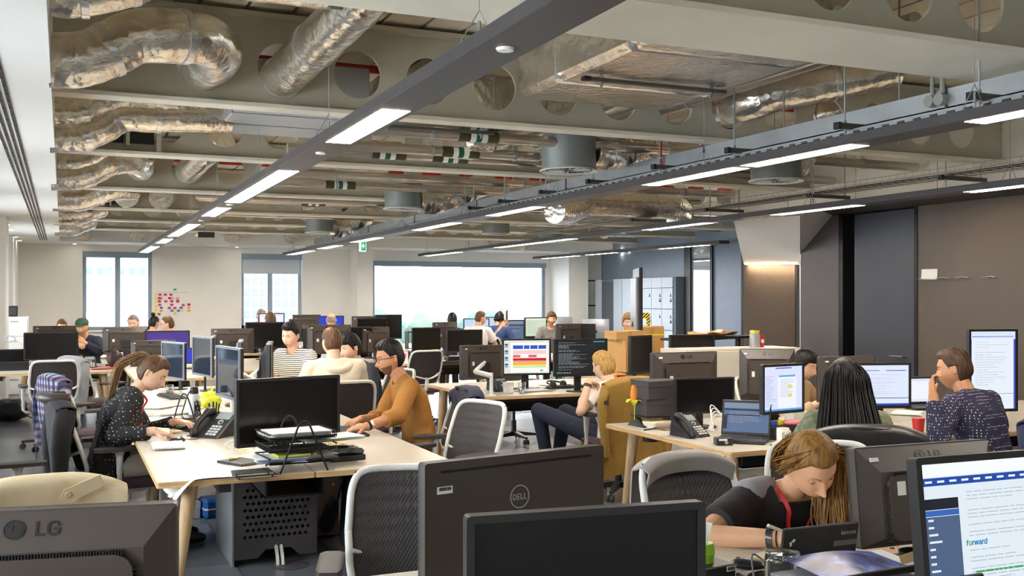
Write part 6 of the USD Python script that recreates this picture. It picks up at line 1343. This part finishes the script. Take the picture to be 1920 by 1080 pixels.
t = thing('desk_lamp', 'pale jointed desk lamp at the far left', 'lamp', on(52, 690), 0); obj('base', lathe([(0, 0), (.08, 0), (.08, .015), (0, .02)], 20), white_pl, t); obj('lower_arm', MB().bar((0, 0, .015), (.08, 0, .22), .008), white_pl, t); obj('upper_arm', MB().bar((.08, 0, .22), (-.14, 0, .36), .008), white_pl, t); obj('lamp_ring', sweep([(-.2 + .06 * math.cos(a), 0, .37 + .035 * math.sin(a)) for a in np.linspace(0, 6.2832, 24)], .009, 8), M('lamp_grey', (190, 200, 198), .3), t)
t = thing('handbag', 'round dark red handbag on the desk beside the grey jacket chair', 'bag', on(216, 690), 0); w_ = trimesh.creation.icosphere(3, 1.); w_.apply_scale([.10, .07, .11]); w_.apply_translation([0, 0, .11]); obj('bag_body', wrinkle(w_, .01, 14, 2), M('bag_wine', (52, 34, 40), .4), t, 40); obj('bag_handle', sweep(spline([(-.05, 0, .2), (-.03, 0, .27), (.03, 0, .27), (.05, 0, .2)], 14), .007, 6), M('bag_wine'), t)
stack('papers with a red sheet at the far left bench', on(196, 692), 10, .34, .22, 4, [pap, M('paper_red', (206, 60, 50), .7)])
stack('white papers before the green-capped man', on(168, 687), -10, .4, .25, 5)
box_('bright blue box at the left edge of the photo', on(0, 686), 0, .2, .2, .18, M('box_cyan', (30, 150, 220), .5))
box_('dark flat box on the far left bench', on(24, 694), 4, .34, .22, .10, plas)
# brainstorming notes on the far wall
notes = {'p': (206, 44, 130), 'y': (246, 226, 70), 'b': (70, 120, 200), 'o': (242, 160, 90), 'g': (60, 176, 140), 'm': (150, 50, 120)}
NT = [(297.5, 566 + 7.4 * 0, 'o')]
pos = [('g', 328, 543)] + [('y', 292.5, 552 + 7.3 * k) for k in range(6)] + [('p', x, 552.5) for x in (300, 310, 320.5)] + [('p', 299, 559), ('o', 302, 559.5), ('p', 318, 559), ('o', 323, 559.5), ('o', 333, 559.5)] + [('p', x, 565) for x in (299, 311, 322, 333)] + [('p', 299.5, 571.5), ('p', 322, 571.5), ('p', 343.5, 572), ('m', 354, 571)] + \
    [('b', 302.5, 577), ('p', 317.5, 577.5), ('p', 328, 577.5), ('b', 339.5, 577), ('o', 354, 577)] + [('o', 302, 583), ('b', 322.5, 582.5), ('b', 334.5, 582.5), ('y', 341.5, 582.5), ('o', 354, 582.5)] + [('p', 298, 589), ('y', 328, 588)]
RW = lambda y: round((y - 552) / 6.3); rows = sorted({RW(y) for _, _, y in pos}); SEQ = ['first', 'second', 'third', 'fourth', 'fifth', 'sixth', 'seventh', 'eighth']; CN = {'p': 'pink', 'y': 'yellow', 'b': 'blue', 'o': 'orange', 'g': 'green', 'm': 'purple'}
for c, x, y in pos:
    q = at(x, y, WY - .006); nm = CN[c]; rw = rows.index(RW(y)); mates = sorted(xx for cc, xx, yy in pos if cc == c and RW(yy) == rows[rw])
    which = f'{SEQ[mates.index(x)]} {nm} sticky note from the left' if len(mates) > 1 else f'only {nm} sticky note'
    obj('sticky_note', grid(lambda u, v: np.stack([q[0] + (u - .5) * .062, q[1] - .004 * (1 - v) ** 2, q[2] + (v - .5) * .045]), 3, 4, .0008), M('note_' + nm, notes[c], .7), smooth=False, label=f'{which}, {SEQ[rw]} row of the wall note chart', cat='sticky note', group='notes of the wall chart')
q = at(324, 548, WY - .003); obj('note_chart_line', MB().box(q, (.62, .002, .006)), M('tape_grey', (150, 150, 150), .6), smooth=False, label='thin grey line heading the sticky note chart on the far wall', cat='tape')
# papers on the dark right wall
for k, (x0, y0, x1, y1, l) in enumerate(((1728, 505, 1758, 524, 'white sheet taped on the dark wall'), (1727, 521, 1753, 526, 'first pale strip curling off the dark wall'), (1758, 518, 1786, 524, 'second pale strip curling off the dark wall'), (1793, 518, 1822, 523, 'third pale strip curling off the dark wall'), (1848, 517, 1873, 522, 'fourth pale strip curling off the dark wall'))):
    def onx(px, py, X=RX - .004): t_ = (px - 960) / F; kk = (S + t_ * C) / (C - t_ * S); Yv = X / kk; zc = X * S + Yv * C; return np.array([X, Yv, CH + (HOR - py) * zc / F])
    a, b = onx(x0, y0), onx(x1, y1)
    if k == 0: m = grid(lambda u, v: np.stack([RX - .006 - .01 * (1 - v) ** 2, a[1] + (b[1] - a[1]) * u, b[2] + (a[2] - b[2]) * v]), 6, 6, .001)
    else: m = grid(lambda u, v: np.stack([RX - .01 - .07 * v, a[1] + (b[1] - a[1]) * u, b[2] + .01 + .02 * (v - v * v) + .012 * np.sin(u * 3)]), 8, 6, .001)
    obj('wall_paper_strip' if k else 'taped_sheet', m, pap, smooth=40, label=l, cat='paper')
# right bench things
q = on(1230, 797)
t = thing('box_stand', 'black sloped stand under the two black boxes', 'stand', q, 4); obj('leg', hull([(-.17, -.1, 0), (-.13, -.1, 0), (-.10, .06, .06), (-.12, .06, .06), (-.17, .1, 0), (-.13, .1, 0)]), plas, t, False); obj('leg', hull([(.17, -.1, 0), (.13, -.1, 0), (.10, .06, .06), (.12, .06, .06), (.17, .1, 0), (.13, .1, 0)]), plas, t, False); obj('platform', MB().box((0, .0, .065), (.28, .2, .008)), plas, t, False)
bx = M('box_graphite', (64, 60, 60), .6)
box_('lower of two black cardboard boxes on the right bench', q + (.01, 0, .07), -6, .26, .20, .115, bx); box_('upper of two black cardboard boxes on the right bench', q + (.0, .0, .187), 3, .27, .21, .125, bx)
stack('small white notebooks in front of the black boxes', on(1236, 801), 6, .18, .14, 8, [pap, cream_p], tk=.005); book('spiral notebook with a black cover beside the black boxes', on(1256, 805), 2, .16, .11, .012, M('book_kraft', (120, 96, 70), .7)); 
t = thing('pen', 'dark pen lying before the black boxes', 'pen', on(1220, 806), 20); obj('barrel', MB().bar((-.07, 0, .005), (.06, 0, .005), .0045), plas, t); obj('tip', MB().bar((.06, 0, .005), (.075, 0, .005), .0045, .001), steel, t)
t = thing('dock', 'black laptop dock with a white tag on the right bench', 'dock', on(1356, 834), -20); obj('case', MB().box((0, 0, .022), (.10, .07, .044), ch=.004), plas, t, False); obj('tag', MB().box((-.01, -.0355, .034), (.05, .001, .012)), sticker, t, False); obj('emblem', MB().bar((.01, -.034, .018), (.01, -.037, .018), .011, n=16), M('emblem_tan', (170, 150, 120), .4), t)
t = thing('white_cables', 'loop of white cables behind the open laptop on the right bench', 'cable', on(1380, 806), 0)
for k in range(4): obj('lead', sweep(spline([(-.22, -.02 * k, .01), (-.12, .05 + .02 * k, .10 + .02 * k), (0, .02 * k, .04), (.12, .06, .12 - .02 * k), (.24, .03 * k, .01)], 30), .004, 6), white_pl, t)
t = thing('mug', 'white mug with a black square mark on the right bench', 'mug', on(1468, 831), 0)
obj('cup', lathe([(.001, 0), (.036, 0), (.038, .004), (.038, .092), (.035, .092), (.034, .006), (.001, .006)], 28), M('mug_white', (240, 236, 226), .2), t, 40); obj('mug_handle', sweep(spline([(.036, .0, .075), (.062, .01, .068), (.062, .01, .032), (.036, 0, .02)], 14), .005, 8), M('mug_white'), t)
mk_ = MB()
for x, z, w2, h2 in ((-.026, .05, .002, .036), (-.002, .05, .002, .036), (-.014, .067, .026, .002), (-.014, .033, .026, .002)): mk_.box((x, -.0376 + abs(x) * .25, z), (w2, .003, h2))
m = text('X', .014, .001, True); m.apply_transform(trimesh.transformations.translation_matrix([-.014, -.0372, .043]) @ FRONT); mk_.add(m); obj('square_mark', mk_, black, t, False)
t = thing('monitor_riser', 'black riser box carrying small things at the right bench', 'stand', on(1462, 818), 8); obj('top_board', MB().box((0, 0, .075), (.34, .24, .012), ch=.003), plas, t, False); obj('side_board', MB().box((-.16, 0, .036), (.012, .24, .07)).box((.16, 0, .036), (.012, .24, .07)), plas, t, False)
obj('pink_folder', hull([on(1400, 802) + v for v in ((-.02, 0, 0), (.10, .05, 0), (-.02, 0, .09), (.10, .05, .10), (-.02, .01, 0), (.10, .06, .10))]), M('pink_card', (236, 84, 140), .6), smooth=False, label='bright pink folder behind the open laptop', cat='folder')
t = thing('eraser_block', 'blue and yellow block on the black riser', 'block', on(1453, 797, DZ + .08), 8); obj('blue_half', MB().box((-.03, 0, .014), (.06, .05, .028), ch=.003), M('block_blue', (60, 90, 190), .5), t, False); obj('yellow_half', MB().box((.03, 0, .014), (.06, .05, .028), ch=.003), yel, t, False)
t = thing('sweet_bag', 'pink and white packet on the black riser', 'packet', on(1487, 797, DZ + .08), 0); w_ = trimesh.creation.icosphere(3, 1.); w_.apply_scale([.07, .035, .018]); w_.apply_translation([0, 0, .018]); obj('packet', wrinkle(w_, .008, 30, 3), M('packet_pink', (236, 130, 140), .4), t, 40); obj('packet_end', MB().box((.075, 0, .02), (.02, .05, .004)), M('packet_pink'), t, False)
t = thing('network_box', 'small clear box with a green light behind the riser', 'network box', on(1497, 798, DZ), 0); obj('case', MB().box((0, 0, .05), (.16, .1, .1), ch=.004), M('case_clear', (196, 204, 190), .2), t, False); obj('green_light', MB().box((.05, -.052, .06), (.016, .004, .016)), E('led_green', (40, 220, 90), .8), t, False)
t = thing('toy_bottle', 'small purple bottle beside the riser', 'bottle', on(1437, 822), 0); obj('body', lathe([(0, 0), (.026, 0), (.028, .01), (.028, .03), (.014, .045), (.014, .06), (0, .06)], 18).apply_transform(R3(0, 90, 0)).apply_translation([-.03, 0, .028]), M('bottle_purple', (186, 120, 170), .3), t, 40); obj('cap', lathe([(0, 0), (.018, 0), (.018, .015), (0, .015)], 16).apply_transform(R3(0, 90, 0)).apply_translation([.03, 0, .028]), M('bottle_purple'), t, 40)
t = thing('cup', 'red paper cup beside the navy dotted shirt man', 'cup', on(1722, 812), 0); obj('cup', lathe([(.001, 0), (.03, 0), (.042, .10), (.039, .10), (.027, .004), (.001, .004)], 24), M('cup_red', (206, 50, 46), .4), t, 40); obj('rim', sweep([(.041 * math.cos(a), .041 * math.sin(a), .10) for a in np.linspace(0, 6.2832, 24)], .002, 6), white_pl, t)
t = thing('paper_flower', 'orange and yellow paper flower beside the black boxes', 'flower', (*az(1190, 700, 6.98)[:2], DZ), 0, None, (.7, .7, 1.5)); obj('stem', MB().bar((0, 0, 0), (0, 0, .10), .006), lime, t)
for k in range(6): a = k * 1.05; obj('petal', grid(lambda u, v: np.stack([np.cos(a) * (.01 + .08 * u) - np.sin(a) * (v - .5) * .06 * np.sin(u * 2.6), np.sin(a) * (.01 + .08 * u) + np.cos(a) * (v - .5) * .06 * np.sin(u * 2.6), .09 + .03 * np.sin(u * 2.5)]), 6, 5, .002), yel, t, 60)
obj('bloom', wrinkle(trimesh.Trimesh(ICO[3].vertices * .042 + (0, 0, .145), ICO[3].faces, process=False), .01, 50), M('bloom_orange', (240, 150, 60), .7), t, 60)
# cupboards and boxes behind the right bench
t = thing('cupboard', 'white cupboard behind the right bench monitors', 'cupboard', (5.75, 8.05, 0), 0)
obj('carcass', MB().bb((-.55, -.22, 0), (.75, .22, 1.13)), M('cupboard_white', (236, 226, 206), .5), t, False)
for k in range(2): dd = obj('cupboard_door', MB().bb((-.54 + k * .64, -.235, .04), (.09 + k * .64, -.22, 1.11), ch=.003), M('cupboard_white'), t, False); obj('wood_handle', MB().box((-.06 + k * .16 + .03, -.25, .80), (.09, .03, .03), ch=.006), ash, dd, False)
t = thing('high_table', 'black narrow high table below the pin board', 'table', (7.1, 10.2, 0), 24); obj('table_top', MB().box((0, 0, 1.13), (1.5, .4, .03), ch=.004), black, t, False)
for x in (-.68, .68): obj('leg', MB().box((x, 0, .557), (.05, .05, 1.115)), black, t, False)
q = at(1415, 652, 8.0); t = thing('sweet_jar', 'clear jar with a yellow lid on the white cupboard', 'jar', (q[0], 8.0, 1.13), 0); obj('jar', lathe([(.001, 0), (.048, 0), (.05, .01), (.05, .12), (.042, .14), (.039, .14), (.047, .118), (.047, .006), (.001, .006)], 24), M('jar_glass', (226, 230, 226), .1, trans=.7), t, 40); obj('jar_lid', lathe([(0, .14), (.046, .14), (.046, .165), (0, .165)], 24), M('lid_yellow', (232, 200, 50), .4), t, 40)
t = thing('tin', 'red tin beside the yellow-lidded jar', 'tin', (q[0] + .09, 8.03, 1.13), 0); obj('can', lathe([(0, 0), (.036, 0), (.036, .12), (0, .12)], 24), M('tin_red', (206, 40, 40), .4), t, 40); obj('can_mark', MB().bar((0, -.034, .06), (0, -.037, .06), .02, n=16), white_pl, t)
t = thing('cardboard_tray', 'flat torn cardboard tray on the black high table', 'cardboard', (7.15, 10.2, 1.147), 20); obj('tray', grid(lambda u, v: np.stack([(u - .5) * .62, (v - .5) * .3, .01 + .04 * np.abs(v * 2 - 1) ** 4 + .012 * np.sin(u * 9)]), 16, 10, .006), card, t, 40); obj('torn_flap', grid(lambda u, v: np.stack([.1 + u * .16, -.05 + v * .1, .05 + .03 * np.sin(u * 4)]), 6, 5, .004), M('card_pale', (236, 200, 170), .8), t, 40)
for k, (px, py, Y, w, d, h, l) in enumerate(((1183, 664, 10.6, .42, .40, .38, 'large cardboard carton beside the dark monitor, lower'), (1170, 0, 10.62, .36, .36, .10, 'flat cardboard carton on the large carton'), (1207, 690, 11.3, .36, .4, 1.24, 'tall cardboard carton stack right of the display stand'))):
    x = at(px, 650, Y)[0]; z = (.73, 1.11, 0)[k]
    t = thing('carton', l, 'carton', (x, Y, z), (4, -6, 2)[k]); obj('carton_body', MB().box((0, 0, h / 2), (w, d, h), ch=.004), card, t, False); obj('tape_strip', MB().box((0, -d / 2 - .001, h / 2), (.05, .002, h)).box((0, 0, h + .001), (.05, d, .002)), M('parcel_tape', (190, 150, 96), .3), t, False); obj('flap', MB().box((w * .25, 0, h + .004), (w * .48, d * .98, .004), T=R3(0, -2, 0)), card, t, False)
    if k == 2: obj('yellow_band', MB().box((0, -d / 2 - .002, h - .10), (w, .002, .02)), yel, t, False)
x = at(1183, 670, 10.6)[0]; t = thing('storage_unit', 'pale wood storage unit under the cardboard cartons', 'cabinet', (x + .15, 10.75, 0), 0); obj('carcass', MB().box((0, 0, .3625), (1.2, .5, .725)), ash, t, False); obj('door_panel', MB().box((-.3, -.255, .36), (.56, .012, .68)).mesh(), ash, t, False); obj('door_panel', MB().box((.3, -.255, .36), (.56, .012, .68)).mesh(), ash, t, False)
t = thing('hazard_frame', 'yellow and black striped sign on the cardboard carton', 'sign', (at(1211, 600, 11.3)[0], 11.35, 1.245), 0); fr_ = sbox(-.09, .0, .09, .17).difference(sbox(-.09, .0, .045, .10)); obj('plate', extxz(fr_, .006), M('hazard_yellow', (240, 216, 30), .5), t, False); hz = MB()
for k in range(14):
    st_ = Polygon([(-.3 + k * .05, 0), (-.278 + k * .05, 0), (-.08 + k * .05, .17), (-.102 + k * .05, .17)]).intersection(fr_)
    if st_.area > 1e-5: hz.add(extxz(st_, .001, -.001))
obj('stripe', hz, black, t, False, kind='stuff')
t = thing('display_stand', 'tall display panel on a stand seen edge-on before the lockers', 'display', (6.78, 11.33, 0), 64); obj('panel', MB().box((0, 0, 1.50), (.95, .045, .98), ch=.004), black, t, False); obj('back_cover', MB().box((0, .04, 1.45), (.86, .04, .84), ch=.01), M('display_grey', (150, 146, 146), .4), t, False); obj('post', MB().bb((-.04, .02, .05), (.04, .07, 1.3)), black, t, False); obj('foot', MB().box((0, .04, .025), (.8, .5, .05), ch=.01), black, t, False)
t = thing('air_cooler', 'white upright fan column by the wide window', 'fan', (at(972, 590, 16.3)[0], 16.95, DZ), 20); obj('column', lathe([(0, 0), (.09, 0), (.085, .02), (.075, .68), (0, .7)], 24), white_pl, t, 40); obj('outlet_slot', MB().box((0, -.078, .4), (.03, .012, .5)), charcoal, t, False)
# middle bench
t = thing('tumbler', 'clear tumbler between the phone and the coloured table screen', 'glass', on(979, 737), 0); obj('glass_wall', lathe([(.001, 0), (.03, 0), (.036, .10), (.033, .10), (.027, .006), (.001, .006)], 24), glassm, t, 60); obj('water', lathe([(.0, .0065), (.0265, .0065), (.029, .04), (0, .04)], 20), glassm, t, 60)
t = thing('headphones', 'black headphones on the middle bench keyboard', 'headphones', on(1045, 727), 20); obj('headband', sweep(spline([(-.09, 0, .03), (-.08, .06, .05), (0, .11, .06), (.08, .06, .05), (.09, 0, .03)], 20), .009, 8), plas, t); 
for s in (-1, 1): obj('ear_cup', MB().bar((s * .085, -.01, .035), (s * .06, -.01, .035), .034, n=20), plas, t)
stack('white papers in front of the coloured table screen', on(1000, 733), 6, .3, .2, 3); box_('small white box at the left end of the middle bench', on(953, 737), 10, .07, .07, .10, white_pl)
t = thing('sandwich_box', 'orange and red food packet by the boxes', 'packet', on(848, 626) if False else np.array([*at(1160, 660, 9.6)[:2], DZ]), 0); obj('packet', MB().box((0, 0, .03), (.14, .1, .06), ch=.012), M('bloom_orange'), t, False); obj('packet_print', MB().box((0, -.0505, .03), (.1, .002, .03)), red, t, False)
stack('paper pile right of the tan sweater man on the far bench', on(812, 679), 5, .3, .2, 6); t = thing('penguin_card', 'pink and white card on the grey backed chair desk', 'card', on(757, 681), 0); obj('card', MB().box((0, 0, .08), (.12, .01, .16)), white_pl, t, False); obj('pink_spot', MB().box((0, -.006, .1), (.06, .002, .06)), M('pink_card'), t, False)
t = thing('charger_box', 'black box with a green light below the slate-grey monitor', 'network box', on(855, 676), 0); obj('case', MB().box((0, 0, .03), (.3, .16, .055), ch=.004), plas, t, False); obj('green_light', MB().box((.11, -.082, .045), (.02, .004, .02)), E('led_green', (40, 220, 90), .8), t, False)
t = thing('black_cloth', 'black hat lying on the far bench by the coloured table screen', 'hat', np.array([*at(985, 640, 16.75)[:2], DZ]), 0); obj('crown', wrinkle(trimesh.Trimesh(ICO[3].vertices * np.array([.14, .12, .13]) * np.array([1, 1, 1]) + (0, 0, .1), ICO[3].faces, process=False), .012, 14), M('felt_black', (30, 30, 34), .9), t, 60); obj('brim', lathe([(0, 0), (.22, 0), (.22, .012), (0, .012)], 28), M('felt_black'), t)
t = thing('pencil_pots', 'wire rack of files under the wide window', 'file rack', np.array([*at(783, 612, 17.0)[:2], DZ]), 0)
for x in (-.2, -.07, .07, .2): obj('divider', MB().bb((x - .006, -.1, 0), (x + .006, .1, .3)), black, t, False)
obj('rack_rail', MB().bb((-.206, -.1, .28), (.206, -.085, .3)).bb((-.206, -.1, 0), (.206, .1, .01)), black, t, False)
t = thing('pencil_jar', 'jar of tall pencils on the desk below the leftmost window', 'jar', np.array([*at(206, 610, 16.2)[:2], DZ]), 0); obj('jar', lathe([(.001, 0), (.05, 0), (.05, .18), (.046, .18), (.046, .005), (.001, .005)], 18), M('jar_terracotta', (150, 90, 70), .5), t, 40)
for k in range(4): a = k * 1.6; obj('pencil', MB().bar((.02 * math.cos(a), .02 * math.sin(a), .01), (.05 * math.cos(a), .05 * math.sin(a), .42), .006), (M('pencil_pink', (226, 150, 170), .5), ash)[k % 2], t)
for k, (px, py, l) in enumerate(((580, 687, 'left'), (1040, 722, 'middle'), (1700, 776, 'right'))): stack(f'scattered white papers among cables, {l} of three such heaps', on(px, py), 20 * k, .3, .2, 3)
# foreground right corner
q = on(1468, 1142); t = thing('drinking_glass', 'upturned clear drinking glass at the bottom right of the photo', 'glass', q, 0, None, 1.15)
obj('glass_wall', lathe([(.0405, 0), (.0425, .0), (.040, .118), (.036, .126), (.001, .128), (.001, .119), (.034, .116), (.0365, .11)], 36), glassm, t, 60); obj('base_ring', sweep([(.036 * math.cos(a), .036 * math.sin(a), .126) for a in np.linspace(0, 6.2832, 30)], .0022, 6), glassm, t)
q = on(1337, 1092); t = thing('tissue_jar', 'lime green jar with white tissues at the bottom right', 'jar', q + (0, .06, .045), 0); obj('jar', lathe([(.001, 0), (.036, 0), (.038, .02), (.040, .024), (.038, .05), (.034, .055), (.001, .05)], 28), M('jar_lime', (150, 200, 40), .3), t, 40)
for k in range(3): obj('tissue', grid(lambda u, v: np.stack([(.02 - .035 * k) * (.2 + v) + (u - .5) * .03, .01 * np.sin(u * 6 + k), .045 + (.03 + .035 * (k != 1)) * v]), 6, 8, .0012), pap, t, 60)
obj('jar_clip', sweep([(.039 * math.cos(a), .039 * math.sin(a), .028) for a in np.linspace(0, 6.2832, 24)], .0016, 6), M('jar_lime'), t)
t = thing('label_box', 'black box with a barcode sticker under the lime jar', 'box', q + (.01, .05, 0), 8); obj('case', MB().box((0, 0, .022), (.13, .11, .044), ch=.003), plas, t, False); lb2 = obj('sticker', MB().box((.045, -.0555, .032), (.034, .001, .014)), sticker, t, False); bc = MB()
for k in range(10): bc.box((.032 + k * .0028, -.0565, .033), (.0014, .001, .009))
obj('barcode', bc, ink, lb2, False)
t = thing('laptop', 'dark laptop lid edge at the bottom left corner', 'laptop', (-.02, 1.93, .80), 170); obj('lid', MB().box((0, 0, .165), (.34, .012, .2), ch=.003), plas2, t, False); obj('base', MB().box((0, -.13, .06), (.34, .24, .018), ch=.003), plas2, t, False); obj('riser', MB().box((0, -.08, .025), (.3, .2, .05)), plas, t, False); obj('hinge', MB().box((0, 0, .06), (.3, .016, .06)), plas, t, False)
mag = raw('brochure_print', {'tc': ('texture_coordinate', {}), 'n': ('noise_texture', {'scale': 7., 'detail': 5., 'distortion': 1.5}), 'r': ('rgb_ramp', {'ramp': [(.25, lin(240, 240, 248)), (.42, lin(90, 110, 190)), (.55, lin(70, 58, 96)), (.75, lin(40, 36, 50))]}), 'p': ('principled_bsdf', {'roughness': .3})}, [('tc.object', 'n.vector'), ('n.fac', 'r.fac'), ('r.color', 'p.base_color')])
q2 = az(1590, 1000, 2.50); q2[2] = .80; stack('tall pile of papers and magazines under the blue brochure at the bottom right', q2, 4, .30, .22, 9, [pap, pap, M('magazine_grey', (150, 150, 156), .4)], tk=.013); t = thing('brochure', 'glossy blue and purple brochure at the bottom right', 'brochure', q2 + (.03, .02, .131), -8); obj('cover', grid(lambda u, v: np.stack([(u - .5) * .26, (v - .5) * .2, .004 + .012 * np.sin(u * 3.0)]), 12, 8, .002), mag, t, 60); obj('white_page', grid(lambda u, v: np.stack([.10 + u * .06, (v - .5) * .21, .003 + .006 * u]), 6, 6, .001), pap, t, 60)
t = thing('wire_stand', 'black bent-tube rack in front of the brochure', 'rack', (q2[0] + .02, q2[1] - .19, .80), 3, None, (1.15, 1, 1.75))
for y in (-.06, .06): obj('tube_frame', sweep(spline([(-.15, y, 0), (-.15, y, .06), (-.135, y, .085), (-.11, y, .09), (.11, y, .09), (.135, y, .085), (.15, y, .06), (.15, y, 0)], 40), .0055, 10), black, t, 60)
for x in (-.15, .15): obj('cross_tube', MB().bar((x, -.06, .004), (x, .06, .004), .0045), black, t)
t = thing('mug', 'black mug with a white bordered word, behind the brochure', 'mug', (*az(1722, 1000, 2.72)[:2], .80), -24, None, 1.3); obj('cup', lathe([(.001, 0), (.037, 0), (.039, .004), (.039, .095), (.036, .095), (.035, .006), (.001, .006)], 28), M('mug_black', (26, 25, 25), .25), t, 40)
mk_ = MB(); m = text('HEJ', .016, .001, True); m.apply_transform(trimesh.transformations.translation_matrix([0, -.0394, .035]) @ FRONT); mk_.add(m)
for x, z, w2, h2 in ((-.026, .048, .0018, .056), (.026, .048, .0018, .056), (0, .076, .054, .0018), (0, .020, .054, .0018)): mk_.box((x, -.0390 + abs(x) * .40, z), (w2, .002, h2))
obj('mug_print', mk_, white_pl, t, False); obj('mug_handle', sweep(spline([(.037, 0, .078), (.064, 0, .07), (.064, 0, .03), (.037, 0, .02)], 14), .005, 8), M('mug_black'), t)
obj('card_sheet', MB().box((0, 0, .085), (.13, .004, .17), T=R3(-16, -8, 0)).mesh().apply_translation((*az(1742, 1000, 2.55)[:2], .80)), M('kraft_card', (190, 156, 112), .8), smooth=False, label='tan card leaning against the lit e-mail monitor', cat='card')
t = thing('marker_pen', 'lime green marker behind the tan card', 'pen', (*az(1750, 1000, 2.74)[:2], .80), 0, None, 1.2); obj('barrel', MB().bar((0, 0, 0), (0, .01, .10), .009), lime, t); obj('cap', MB().bar((0, .01, .10), (0, .013, .13), .0095), M('cap_lime', (140, 220, 40), .4), t)
stack('notepad under the writing hand of the woman with wavy hair', on(1478, 1046), 16, .2, .15, 3, cream_p)
t = thing('mouse_cable', 'thin grey cable looping beside the upturned glass', 'cable', on(1420, 1100), 0); obj('lead', sweep(spline([(-.06, -.08, .003), (-.03, -.02, .05), (.0, .02, .085), (.03, .0, .06), (.05, -.04, .003)], 26), .0028, 6), M('cable_grey', (110, 108, 106), .5), t); obj('plug', MB().bar((.05, -.04, .004), (.06, -.06, .004), .005), plas, t)
t = thing('power_adapter', 'black wire basket tray by the upturned glass', 'tray', on(1432, 1100), 20); obj('rim', sweep([(.06 * math.cos(a), .04 * math.sin(a), .03) for a in np.linspace(0, 6.2832, 24)], .0028, 6), black, t); obj('basin', lathe([(0, 0), (.04, 0), (.05, .03), (.047, .03), (.038, .003), (0, .003)], 20), charcoal, t, 40)
